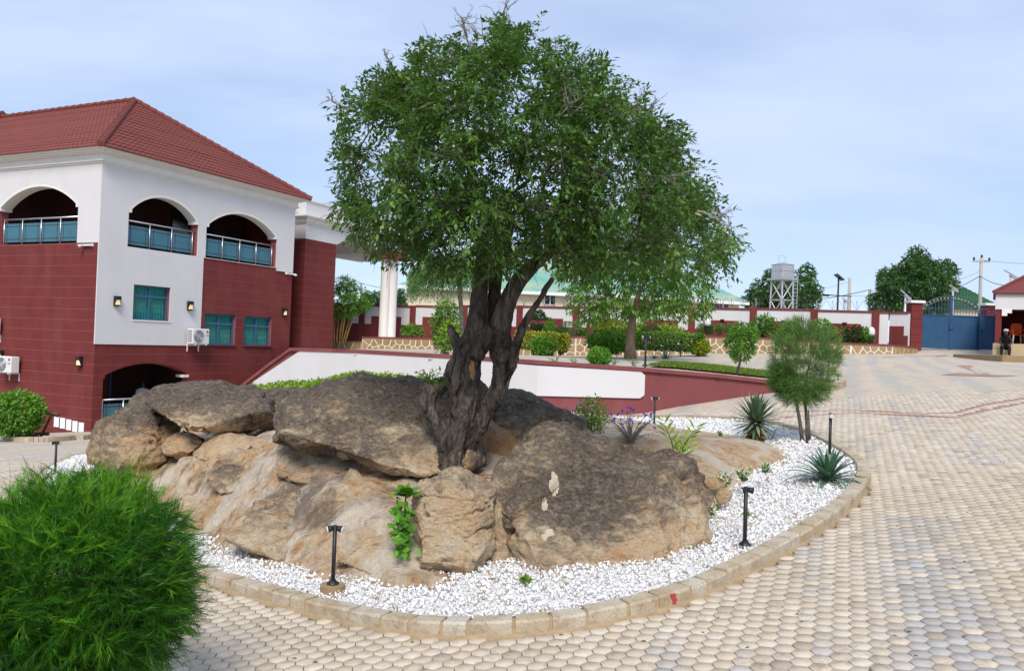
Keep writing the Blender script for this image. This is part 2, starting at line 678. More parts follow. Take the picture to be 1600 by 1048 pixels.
def grid_sheet(name, xs, ys, zf, mask=None, attrs=None):
    X, Y = np.meshgrid(xs, ys)
    Z = zf(X, Y)
    V = np.c_[X.ravel(), Y.ravel(), Z.ravel()]
    nx, ny = len(xs), len(ys)
    i = np.arange((ny - 1) * (nx - 1))
    a = (i // (nx - 1)) * nx + i % (nx - 1)
    Fc = np.c_[a, a + 1, a + nx + 1, a + nx]
    if mask is not None:
        c = V[Fc].mean(1)
        Fc = Fc[mask(c[:, 0], c[:, 1])]
        used = np.unique(Fc)
        remap = np.zeros(len(V), int)
        remap[used] = np.arange(len(used))
        V = V[used]
        Fc = remap[Fc]
    A = {k: f(V) for k, f in (attrs or {}).items()}
    return np_mesh(name, V, Fc, True, A)


PYAW = R(21.8)
PA = np.array([math.sin(PYAW), math.cos(PYAW)])     # along the paver columns
PB = np.array([math.cos(PYAW), -math.sin(PYAW)])    # across them
PAVE_FAR = 17.0

m, nt, out = new_mat('paving_far')
g_ = N(nt, 'ShaderNodeNewGeometry')
rot = N(nt, 'ShaderNodeMapping', {0: g_.outputs['Position'], 'Rotation': (0, 0, PYAW)}).outputs[0]
st = N(nt, 'ShaderNodeMapping', {0: rot, 'Scale': (1.0, .10, 1)}).outputs[0]
n1 = noise_n(nt, st, 1.3, 4, .6)
n2 = noise_n(nt, rot, .6, 5, .6)
n3 = noise_n(nt, rot, 9, 3, .7)
vor = N(nt, 'ShaderNodeTexVoronoi', {'Vector': rot, 'Scale': 8.0}).outputs['Color']
vv = N(nt, 'ShaderNodeSeparateXYZ', {0: vor}).outputs[0]
sx = N(nt, 'ShaderNodeSeparateXYZ', {0: rot}).outputs[0]
wv_ = math_n(nt, 'SINE', math_n(nt, 'MULTIPLY', sx, 7.5))
gf = N(nt, 'ShaderNodeMapRange', {0: math_n(nt, 'ADD', math_n(nt, 'ADD', n1, math_n(nt, 'MULTIPLY', wv_, .10)), math_n(nt, 'MULTIPLY', vv, .14)), 1: .5, 2: .68, 3: 0.0, 4: 1.0}).outputs[0]
cc = mixc(nt, gf, (.56, .475, .37), (.44, .415, .375))
cc = mixc(nt, N(nt, 'ShaderNodeMapRange', {0: n2, 1: .35, 2: .75, 3: 0.0, 4: .4}).outputs[0], cc, (.44, .33, .20))
cc = mixc(nt, math_n(nt, 'MULTIPLY', vv, .25), cc, (.30, .26, .21))
nr = N(nt, 'ShaderNodeAttribute', attribute_name='near')
cc = mixc(nt, nr.outputs['Fac'], cc, mixc(nt, n3, (.17, .13, .085), (.30, .23, .15)))
principled(nt, out, cc, .9, .2, 0, bump(nt, n3, .3, .01))

m, nt, out = new_mat('paver_part')
oi = N(nt, 'ShaderNodeObjectInfo')
g_ = N(nt, 'ShaderNodeNewGeometry')
n1 = noise_n(nt, g_.outputs['Position'], 14, 5, .65)
n2 = noise_n(nt, g_.outputs['Position'], 90, 3, .6)
dirt = N(nt, 'ShaderNodeMapRange', {0: n1, 1: .5, 2: .74, 3: 0.0, 4: .5}).outputs[0]
n5 = noise_n(nt, g_.outputs['Position'], .9, 6, .65, .6)
n6 = noise_n(nt, g_.outputs['Position'], 3.3, 5, .7, 1.0)
cc = mixc(nt, N(nt, 'ShaderNodeMapRange', {0: n5, 1: .48, 2: .72, 3: 0.0, 4: .6}).outputs[0], oi.outputs['Color'], (.50, .41, .295))
cc = mixc(nt, N(nt, 'ShaderNodeMapRange', {0: n6, 1: .57, 2: .74, 3: 0.0, 4: .6}).outputs[0], cc, (.25, .20, .15))
cc = mixc(nt, dirt, cc, (.26, .205, .145))
cc = mixc(nt, math_n(nt, 'MULTIPLY', n2, .35), cc, (.22, .18, .14))
principled(nt, out, cc, .88, .25, 0, bump(nt, n2, .35, .004))
m, nt, out = new_mat('paver_mass')
at_n = N(nt, 'ShaderNodeAttribute', attribute_name='pcol')
g_ = N(nt, 'ShaderNodeNewGeometry')
n1 = noise_n(nt, g_.outputs['Position'], 14, 5, .65)
n2 = noise_n(nt, g_.outputs['Position'], 90, 3, .6)
dirt = N(nt, 'ShaderNodeMapRange', {0: n1, 1: .5, 2: .74, 3: 0.0, 4: .5}).outputs[0]
n5 = noise_n(nt, g_.outputs['Position'], .9, 6, .65, .6)
n6 = noise_n(nt, g_.outputs['Position'], 3.3, 5, .7, 1.0)
cc = mixc(nt, N(nt, 'ShaderNodeMapRange', {0: n5, 1: .48, 2: .72, 3: 0.0, 4: .6}).outputs[0], at_n.outputs['Color'], (.50, .41, .295))
cc = mixc(nt, N(nt, 'ShaderNodeMapRange', {0: n6, 1: .57, 2: .74, 3: 0.0, 4: .6}).outputs[0], cc, (.25, .20, .15))
cc = mixc(nt, dirt, cc, (.26, .205, .145))
cc = mixc(nt, math_n(nt, 'MULTIPLY', n2, .35), cc, (.22, .18, .14))
principled(nt, out, cc, .88, .25, 0, bump(nt, n2, .35, .004))

# plan of the planted island, from the foot of its kerb
_kpx = [(300, 905), (360, 924), (425, 944), (495, 962), (560, 977), (640, 991), (720, 996), (800, 994), (900, 983), (1000, 962), (1100, 930), (1200, 881),
        (1290, 826), (1342, 782), (1359, 752), (1348, 727), (1300, 697), (1250, 676), (1180, 662), (1090, 657), (1000, 656), (860, 655), (700, 658), (500, 664), (330, 680), (150, 708), (85, 728), (55, 752), (80, 785), (170, 845)]
KERB_PTS = np.array([hit(*p)[:2] for p in _kpx])
KERB = catmull(KERB_PTS, 10)
_fl = np.argmin(((KERB - hit(720, 996)[:2]) ** 2).sum(1))


def offset_poly(P, d):
    """move a closed outline inwards (d > 0)"""
    T = np.roll(P, -1, 0) - np.roll(P, 1, 0)
    T /= np.linalg.norm(T, axis=1)[:, None] + 1e-9
    Nn = np.c_[-T[:, 1], T[:, 0]]
    area = .5 * np.sum(P[:, 0] * np.roll(P[:, 1], -1) - np.roll(P[:, 0], -1) * P[:, 1])
    return P + Nn * d * (1 if area > 0 else -1)


KERB_W, KERB_H = .13, .10
KERB_IN = offset_poly(KERB, KERB_W)


def z_gr(x, y):
    return z_g(x, y) + .075


def _near(V):
    return 1 - np.clip((V[:, 1] - (PAVE_FAR - 2.5)) / 1.5, 0, 1)


xs = np.r_[np.linspace(-60, -22, 20), np.linspace(-20, 30, 170), np.linspace(32, 70, 20)]
ys = np.r_[np.linspace(.5, 45, 170), np.linspace(46, 70, 12)]
pave = link('pavement', grid_sheet('pavement', xs, ys, lambda x, y: z_g(x, y) - .022 * (y < PAVE_FAR + 1.2) , attrs={'near': _near}), 'paving_far')
structure(pave)
surf('outer_earth', (.22, .17, .10), (.12, .14, .05), .95, scale=.05, kind='Generated')
gx = np.array([-1500, -300, -100, 0, 100, 300, 1500.])
og = link('ground', grid_sheet('ground', gx, np.array([-300, -40, 0, 60, 300, 1500.]), lambda x, y: np.full_like(x, -3.6)), 'outer_earth')
structure(og)

# ------------------------------------------------------------------ hexagonal pavers
HR = .0685
DX, DY = 1.5 * HR, math.sqrt(3) * HR


def paver_colour(b, a, ci, X, Y):
    n = len(b)
    P = np.c_[b, a, np.zeros(n)]
    streak = fbm(P * np.array([2.6, .30, 1]), 3, 11)
    patch = fbm(P * .45, 3, 23)
    r = rng.random(n)
    g = np.clip((streak + .55 * patch + .34 * (r - .5) - .16) * 4, 0, .85)
    lane = np.exp(-((b - 1.0) / .30) ** 2) * (a < 7.5)
    g = np.clip(g + lane * 1.3 * (r < .8), 0, 1)
    g *= np.where((X < .9) & (Y < 9), .25 * (r > .93), 1)
    c = (1 - g)[:, None] * np.array([.655, .555, .43]) + g[:, None] * np.array([.48, .455, .42])
    yel = np.clip((X - 2.9) / 1.6, 0, 1) * np.clip((9.5 - Y) / 3, 0, 1) * np.clip(.7 + fbm(P * .9, 2, 5), 0, 1)
    c = c * (1 - .65 * yel[:, None]) + .65 * yel[:, None] * np.array([.50, .385, .215])
    warm = rng.random(n)[:, None]
    c = c * (1 + (warm - .5) * np.array([.16, .20, .26])) * (1 + .12 * (rng.random(n)[:, None] - .5))
    dk = rng.random(n) > .94
    c[dk] *= .74
    # red line pavers laid in the drive
    for (p, q, w) in RED_LINES:
        ab = q - p
        t = np.clip(((X - p[0]) * ab[0] + (Y - p[1]) * ab[1]) / (ab @ ab), 0, 1)
        d = np.hypot(X - p[0] - t * ab[0], Y - p[1] - t * ab[1])
        k = d < w
        c[k] = np.array([.37, .19, .16]) * (1 + .3 * (rng.random(k.sum())[:, None] - .5))
    return c


def _h2(px, py):
    return hit(px, py)[:2]


RED_LINES = []
for u in ([(1222, 652), (1330, 645), (1440, 650), (1490, 652), (1545, 640), (1606, 628)], [(1222, 643), (1330, 641), (1440, 646), (1490, 645), (1540, 632), (1606, 621)]):
    for p_, q_ in zip(u[:-1], u[1:]):
        RED_LINES.append((_h2(*p_), _h2(*q_), .065))

nb, na = int(26 / DX), int(24 / DY)
I, J = np.meshgrid(np.arange(-nb, nb), np.arange(0, na), indexing='ij')
bb = (I * DX).ravel()
aa = (J * DY + (I % 2) * DY / 2).ravel()
PX, PY = bb * PB[0] + aa * PA[0], bb * PB[1] + aa * PA[1] + 1.0
keep = (PY < PAVE_FAR) & (PY > 1.6) & ~in_poly(PX, PY, offset_poly(KERB, -.02))
PX, PY, bb, aa, ci = PX[keep], PY[keep], bb[keep], aa[keep], I.ravel()[keep]
PZ = z_g(PX, PY)
sp_ = to_px(np.c_[PX, PY, PZ])
keep = (sp_[:, 0] > -650) & (sp_[:, 0] < 2250) & (sp_[:, 1] < 1700)
PX, PY, PZ, bb, aa, ci, sp_ = PX[keep], PY[keep], PZ[keep], bb[keep], aa[keep], ci[keep], sp_[keep]
pcol = paver_colour(bb, aa, ci, PX, PY)
# the pavers that show largest become objects of their own
hid = (sp_[:, 0] < 330) & (sp_[:, 1] > 740)
vis = (sp_[:, 0] > 0) & (sp_[:, 0] < 1600) & (sp_[:, 1] < 1046) & ~hid
order = np.argsort(np.where(vis, sp_[:, 2], 99))
single = np.zeros(len(PX), bool)
single[order[:300]] = True


def hex_ring(r, z):
    an = np.arange(6) * np.pi / 3
    return np.c_[r * np.cos(an), r * np.sin(an), np.full(6, z)]


HV = np.r_[hex_ring(HR - .0052, 0), hex_ring(HR - .0040, -.0016), hex_ring(HR - .0040, -.03)]
HQ = [[k, 6 + k, 6 + (k + 1) % 6, (k + 1) % 6] for k in range(6)] + [[6 + k, 12 + k, 12 + (k + 1) % 6, 6 + (k + 1) % 6] for k in range(6)]
HQ += [[0, 1, 2, 3], [0, 3, 4, 5]]
HQ = np.array(HQ)
eps = .05
GX = (z_g(PX + eps, PY) - z_g(PX - eps, PY)) / (2 * eps)
GY = (z_g(PX, PY + eps) - z_g(PX, PY - eps)) / (2 * eps)
TX, TY = GX + rng.normal(0, .004, len(PX)), GY + rng.normal(0, .004, len(PX))
ZJ = PZ + .004 + rng.normal(0, .0008, len(PX))
pm = np_mesh('paver', HV, HQ[:, ::-1])
for k in np.where(single)[0]:
    o = link('paver', pm, 'paver_part', pave)
    xa = Vector((PB[0], PB[1], PB[0] * TX[k] + PB[1] * TY[k])).normalized()
    ya = Vector((PA[0], PA[1], PA[0] * TX[k] + PA[1] * TY[k]))
    za = xa.cross(ya).normalized()
    ya = za.cross(xa)
    o.matrix_local = Matrix.Translation((PX[k], PY[k], ZJ[k])) @ Matrix((xa, ya, za)).transposed().to_4x4()
    o.color = (*pcol[k], 1)
rest = np.where(~single)[0]
lx = HV[:, 0][None] * PB[0] + HV[:, 1][None] * PA[0]
ly = HV[:, 0][None] * PB[1] + HV[:, 1][None] * PA[1]
VX, VY = PX[rest, None] + lx, PY[rest, None] + ly
VZ = ZJ[rest, None] + HV[:, 2][None] + TX[rest, None] * lx + TY[rest, None] * ly
V = np.stack([VX, VY, VZ], -1).reshape(-1, 3)
Fc = (HQ[None, :, ::-1] + (np.arange(len(rest)) * 18)[:, None, None]).reshape(-1, 4)
pmass = link('pavers', np_mesh('pavers', V, Fc, col_attr=np.repeat(pcol[rest], 18, 0)), 'paver_mass', pave)
pmass['kind'] = 'stuff'

# ------------------------------------------------------------------ kerb of the island: blocks set in mortar
m, nt, out = new_mat('kerb_stone')
oi = N(nt, 'ShaderNodeObjectInfo')
g_ = N(nt, 'ShaderNodeNewGeometry')
n1 = noise_n(nt, g_.outputs['Position'], 7, 6, .65)
n2 = noise_n(nt, g_.outputs['Position'], 60, 4, .6)
cc = mixc(nt, oi.outputs['Random'], (.46, .375, .255), (.52, .475, .395))
cc = mixc(nt, N(nt, 'ShaderNodeMapRange', {0: n1, 1: .46, 2: .66, 3: 0.0, 4: .7}).outputs[0], cc, (.31, .215, .12))
cc = mixc(nt, N(nt, 'ShaderNodeMapRange', {0: n2, 1: .5, 2: .75, 3: 0.0, 4: .55}).outputs[0], cc, (.12, .09, .06))
principled(nt, out, cc, .92, .2, 0, bump(nt, n2, .6, .008))
surf('kerb_mortar', (.42, .31, .185), (.31, .215, .12), .95, scale=10, var=1, bs=.6)


def resample(P, step):
    Q = np.vstack([P, P[:1]])
    L = np.r_[0, np.cumsum(np.linalg.norm(np.diff(Q, axis=0), axis=1))]
    n = max(3, int(round(L[-1] / step)))
    s = np.linspace(0, L[-1], n, endpoint=False)
    return np.c_[np.interp(s, L, Q[:, 0]), np.interp(s, L, Q[:, 1])]


kr = resample(KERB, .06)
kin = offset_poly(kr, KERB_W)
kout = offset_poly(kr, -.025)
nK = len(kr)
isl = structure(link('kerb', None, None) if False else bpy.data.objects.new('kerb', None))
col.objects.link(isl)
isl.location = (*kr[0], float(z_g(kr[0, 0], kr[0, 1])[0]))
isl.empty_display_size = .1
KINV = Matrix.Translation(-Vector(isl.location))
kz = z_g(kr[:, 0], kr[:, 1])
# mortar bed: one continuous low strip just behind the block faces
mo = offset_poly(kr, .006)
mi = offset_poly(kr, KERB_W - .010)
V = np.r_[np.c_[kout, kz - .02], np.c_[offset_poly(kr, -.012), kz + .012], np.c_[mo, kz + .02], np.c_[mo, kz + KERB_H - .008], np.c_[mi, kz + KERB_H - .008], np.c_[mi, kz - .02]]
ii = np.arange(nK)
jj = (ii + 1) % nK
Fc = np.concatenate([np.c_[ii + a * nK, jj + a * nK, jj + (a + 1) * nK, ii + (a + 1) * nK] for a in range(5)])
mb = link('mortar', np_mesh('mortar', V, Fc, True), 'kerb_mortar', isl)
mb.matrix_local = KINV
i = 0
kerb_blocks = []
sp_k = to_px(np.c_[kr, kz])
while i < nK:
    ln = random.choice([3, 4, 4, 5, 5, 5])
    j = min(i + ln, nK)
    pts_o, pts_i, zz = [], [], []
    idx = np.linspace(i + .20, j - .20, 4)
    for t in idx:
        k0 = int(math.floor(t)) % nK
        k1 = (k0 + 1) % nK
        f = t - math.floor(t)
        pts_o.append(kr[k0] * (1 - f) + kr[k1] * f)
        pts_i.append(kin[k0] * (1 - f) + kin[k1] * f)
        zz.append(kz[k0] * (1 - f) + kz[k1] * f)
    mb = MB()
    h = KERB_H + random.uniform(-.005, .007)
    push = random.uniform(-.004, .006)
    vs = []
    for po, pi, z in zip(pts_o, pts_i, zz):
        dirv = (pi - po) / np.linalg.norm(pi - po)
        po2 = po - dirv * push
        lip = .016
        vs += [(*po2, z - .03), (*(po2), z + h - lip), (*(po2 + dirv * lip * .8), z + h), (*pi, z + h), (*pi, z - .03)]
    fs = []
    for a in range(3):
        for b in range(5):
            fs.append((a * 5 + b, a * 5 + (b + 1) % 5, (a + 1) * 5 + (b + 1) % 5, (a + 1) * 5 + b))
    fs += [(4, 3, 2, 1, 0), (15, 16, 17, 18, 19)]
    mb.add([KINV @ Vector(v) for v in vs], fs)
    b = mb.build('kerb_block', 'kerb_stone', isl)
    bmx = bmesh.new(); bmx.from_mesh(b.data); bmesh.ops.recalc_face_normals(bmx, faces=bmx.faces); bmx.to_mesh(b.data); bmx.free()
    kerb_blocks.append((b, (pts_o[1] + pts_o[2]) / 2, zz[1], pts_o, pts_i, h))
    i = j
# the daub of red paint on one block
rp = hit(1037, 952)[:2]
bi = min(kerb_blocks, key=lambda q: np.linalg.norm(q[1] - rp))
pa_, pb_ = bi[3][1], bi[3][2]
tdir = (pb_ - pa_) / np.linalg.norm(pb_ - pa_)
ndir = (np.array(bi[4][1]) - pa_)
ndir /= np.linalg.norm(ndir)
mb = MB()
c0 = (pa_ + pb_) / 2 - ndir * .0075
prof = [(-.05, .095), (-.035, .097), (-.012, .096), (.002, .09), (-.002, .07), (.014, .05), (.002, .03), (.02, .016), (-.004, .012), (-.014, .03), (-.022, .02), (-.03, .05), (-.045, .075)]
mb.add([KINV @ Vector((*(c0 + tdir * a), bi[2] + b)) for a, b in prof], [tuple(range(len(prof)))])
mb.build('paint_daub', 'paint_red', isl)

# ------------------------------------------------------------------ white gravel
m, nt, out = new_mat('gravel_white')
a_ = N(nt, 'ShaderNodeAttribute', attribute_name='tint')
cc = ramp(nt, a_.outputs['Fac'], [(0, (.42, .30, .19)), (.05, (.60, .52, .42)), (.12, (.76, .75, .74)), (.5, (.86, .86, .86)), (1, (.90, .90, .91))])
principled(nt, out, cc, .6, .35)
xs = np.linspace(KERB[:, 0].min(), KERB[:, 0].max(), 130)
ys = np.linspace(KERB[:, 1].min(), KERB[:, 1].max(), 110)
inn = offset_poly(KERB, KERB_W - .012)
gs = link('gravel_bed', grid_sheet('gravel_bed', xs, ys, lambda x, y: z_gr(x, y) - .028, lambda x, y: in_poly(x, y, inn)), surf('gravel_base', (.80, .79, .78), (.62, .59, .55), .9, scale=30, var=1))
structure(gs)

# ------------------------------------------------------------------ rock mound and boulders
_edge = [(140, 748), (200, 777), (268, 800), (330, 838), (400, 862), (470, 882), (520, 893), (600, 906), (665, 912), (705, 885), (790, 868), (900, 850), (1000, 832), (1060, 812), (1098, 796), (1127, 780), (1150, 757), (1185, 731), (1225, 722), (1230, 706),
         (1200, 691), (1140, 681), (1080, 674), (1020, 668), (940, 664), (800, 662), (650, 664), (500, 670), (330, 686), (175, 712)]
EDGE = np.array([hit(*p, up=.075) for p in _edge])
mp = [(e[0], e[1], e[2] - .03) for e in EDGE]
out_e = offset_poly(catmull(EDGE[:, :2], 1), -.45)
mp += [(x, y, float(z_gr(x, y)[0]) - .3) for x, y in out_e]
mp += [tuple(at(*p)) for p in ((500, 780, 7.8), (430, 722, 8.8), (300, 730, 10.3), (560, 745, 8.5), (600, 852, 6.95), (350, 790, 8.9), (230, 745, 11.2), (640, 800, 7.6), (690, 862, 6.95), (450, 830, 7.75), (540, 830, 7.3), (380, 740, 9.4),
                               (1060, 692, 11.0), (1150, 706, 10.2), (1100, 722, 9.4), (1070, 770, 8.4), (1120, 690, 11.2))]
mp += [(0, 10.5, .80), (-3, 11.8, .42), (1.6, 9.6, .62), (0, 12.4, .55), (-1.6, 10.4, .72), (.9, 8.2, .35), (-.4, 8.0, .40), (2.2, 12.2, .62)]
z_m = TPS(mp, .05)

m, nt, out = new_mat('sandstone')
cr = N(nt, 'ShaderNodeAttribute', attribute_name='crust').outputs['Fac']
og_ = N(nt, 'ShaderNodeAttribute', attribute_name='ochre').outputs['Fac']
g_ = N(nt, 'ShaderNodeNewGeometry')
P_ = g_.outputs['Position']
Ps = N(nt, 'ShaderNodeMapping', {0: P_, 'Rotation': (R(4), R(-9), 0), 'Scale': (1, 1, 1.7)}).outputs[0]
n1 = noise_n(nt, P_, 2.2, 7, .62, .3)
n2 = noise_n(nt, Ps, 9, 7, .68, .5)
n3 = noise_n(nt, P_, 46, 5, .65)
n4 = noise_n(nt, P_, 5.0, 6, .6, 1.2)
n5 = noise_n(nt, Ps, 24, 6, .72, .4)
vo = N(nt, 'ShaderNodeTexVoronoi', {'Vector': N(nt, 'ShaderNodeMapping', {0: P_, 'Scale': (1, 1, 1.4)}).outputs[0], 'Scale': 13.0, 'Randomness': 1.0}).outputs['Distance']
cmask = math_n(nt, 'ADD', math_n(nt, 'ADD', cr, math_n(nt, 'MULTIPLY', math_n(nt, 'SUBTRACT', n2, .5), 1.7)), math_n(nt, 'MULTIPLY', math_n(nt, 'SUBTRACT', n1, .5), .8))
cf = N(nt, 'ShaderNodeMapRange', {0: cmask, 1: .20, 2: .86, 3: 0.0, 4: 1.0}, interpolation_type='SMOOTHSTEP').outputs[0]
tan = ramp(nt, n4, [(.28, (.60, .51, .39)), (.47, (.59, .465, .31)), (.62, (.56, .385, .225)), (.76, (.42, .24, .12))])
tan = mixc(nt, og_, tan, ramp(nt, n1, [(.3, (.50, .28, .12)), (.7, (.42, .19, .07))]))
tan = mixc(nt, N(nt, 'ShaderNodeMapRange', {0: n3, 1: .52, 2: .72, 3: 0.0, 4: .6}).outputs[0], tan, (.20, .14, .09))
dark = ramp(nt, math_n(nt, 'ADD', math_n(nt, 'MULTIPLY', n2, .45), math_n(nt, 'MULTIPLY', n5, .55)), [(.34, (.046, .036, .027)), (.45, (.095, .073, .056)), (.55, (.185, .148, .114)), (.66, (.38, .32, .255))])
dark = mixc(nt, N(nt, 'ShaderNodeMapRange', {0: n3, 1: .5, 2: .7, 3: 0.0, 4: .55}).outputs[0], dark, (.042, .034, .028))
lich = N(nt, 'ShaderNodeMapRange', {0: noise_n(nt, P_, 3.1, 5, .7, 1.5), 1: .64, 2: .7, 3: 0.0, 4: .55}).outputs[0]
dark = mixc(nt, lich, dark, (.27, .255, .21))
cc = mixc(nt, cf, tan, dark)
hh = math_n(nt, 'ADD', math_n(nt, 'ADD', math_n(nt, 'MULTIPLY', n2, .9), math_n(nt, 'MULTIPLY', n5, .7)), math_n(nt, 'MULTIPLY', N(nt, 'ShaderNodeMapRange', {0: vo, 1: .0, 2: .3}).outputs[0], .35))
principled(nt, out, cc, .92, .2, 0, bump(nt, hh, 1.0, .05))

m, nt, out = new_mat('bedrock_sand')
cr = N(nt, 'ShaderNodeAttribute', attribute_name='crust').outputs['Fac']
og_ = N(nt, 'ShaderNodeAttribute', attribute_name='ochre').outputs['Fac']
g_ = N(nt, 'ShaderNodeNewGeometry')
P_ = g_.outputs['Position']
n1 = noise_n(nt, P_, 1.4, 6, .6, .8)
n2 = noise_n(nt, P_, 6, 7, .66, .6)
n3 = noise_n(nt, P_, 38, 5, .65)
tan = ramp(nt, n2, [(.3, (.50, .41, .30)), (.45, (.54, .405, .26)), (.56, (.50, .31, .16)), (.70, (.33, .165, .08))])
sand = mixc(nt, n3, (.66, .575, .465), (.54, .455, .355))
n7 = noise_n(nt, P_, 15, 6, .72, .8)
tan = mixc(nt, N(nt, 'ShaderNodeMapRange', {0: n7, 1: .5, 2: .68, 3: 0.0, 4: .65}).outputs[0], tan, (.15, .115, .085))
tan = mixc(nt, N(nt, 'ShaderNodeMapRange', {0: n1, 1: .46, 2: .56, 3: 0.0, 4: .92}).outputs[0], tan, sand)
tan = mixc(nt, og_, tan, (.33, .17, .10))
cf = N(nt, 'ShaderNodeMapRange', {0: math_n(nt, 'ADD', cr, math_n(nt, 'MULTIPLY', math_n(nt, 'SUBTRACT', n2, .5), 1.3)), 1: .38, 2: .78, 3: 0.0, 4: .8}).outputs[0]
cc = mixc(nt, cf, tan, mixc(nt, n3, (.09, .07, .055), (.20, .165, .125)))
principled(nt, out, cc, .93, .15, 0, bump(nt, math_n(nt, 'ADD', n2, math_n(nt, 'ADD', math_n(nt, 'MULTIPLY', n3, .4), math_n(nt, 'MULTIPLY', n7, .8))), 1.0, .05))

xs = np.linspace(EDGE[:, 0].min() - .5, EDGE[:, 0].max() + .5, 460)
ys = np.linspace(EDGE[:, 1].min() - .5, EDGE[:, 1].max() + .5, 360)
ecat = catmull(EDGE[:, :2], 4)
out_lim = offset_poly(ecat, -.22)


def mound_z(x, y):
    z = z_m(x, y)
    P = np.c_[x.ravel(), y.ravel(), np.zeros(x.size)]
    rough = fbm(P * 1.6, 5, 3).reshape(x.shape) * .13 + fbm(P * np.array([1.3, 2.2, 1]) + 9, 5, 8, ridged=True).reshape(x.shape) * .085
    east = np.clip((x - 1.6) / .6, 0, 1)
    P3 = np.c_[x.ravel(), y.ravel(), z.ravel()]
    lay = z + rough + .06 * x + .05 * fbm(P * 2.1, 3, 44).reshape(x.shape)
    st_ = .13
    ph = lay / st_
    fr = ph - np.floor(ph)
    led = (np.clip((fr - .5) / .16, 0, 1) - fr) * st_ * .75 * np.clip(.45 + 1.4 * fbm(P * .9 + 5, 3, 46).reshape(x.shape), 0, 1)
    fine = fbm(P * 7, 4, 47, .6).reshape(x.shape) * .022 + fbm(P * 3.2, 3, 48, ridged=True).reshape(x.shape) * .03
    return z + (rough + led + fine) * (1 - .8 * east)


def _mcrust(V):
    P = V.copy()
    P[:, 2] *= .5
    s = to_px(V)
    base = fbm(P * 1.6 + 4, 5, 31, .65) * 1.25 + .24
    for (cx, cy, rx, ry, k) in ((345, 740, 70, 30, .34), (450, 800, 60, 35, .3), (500, 770, 50, 28, .25), (400, 845, 60, 30, .35), (470, 700, 40, 14, .15)):
        base = base + k * np.exp(-((s[:, 0] - cx) / rx) ** 2 - ((s[:, 1] - cy) / ry) ** 2)
    return np.clip(base - .25 * (V[:, 0] > 1.9), 0, 1)


def _mochre(V):
    P = V * 1.0
    return np.clip(fbm(P * 2.3 + 1.7, 3, 77) * 2.2 - .55, 0, 1) * .9


bed = link('sandstone_bedrock', grid_sheet('sandstone_bedrock', xs, ys, mound_z, lambda x, y: in_poly(x, y, out_lim), {'crust': _mcrust, 'ochre': _mochre}), 'bedrock_sand')
tag(bed, 'pale tan sandstone bedrock sloping down to the white gravel under the boulders', 'rock')


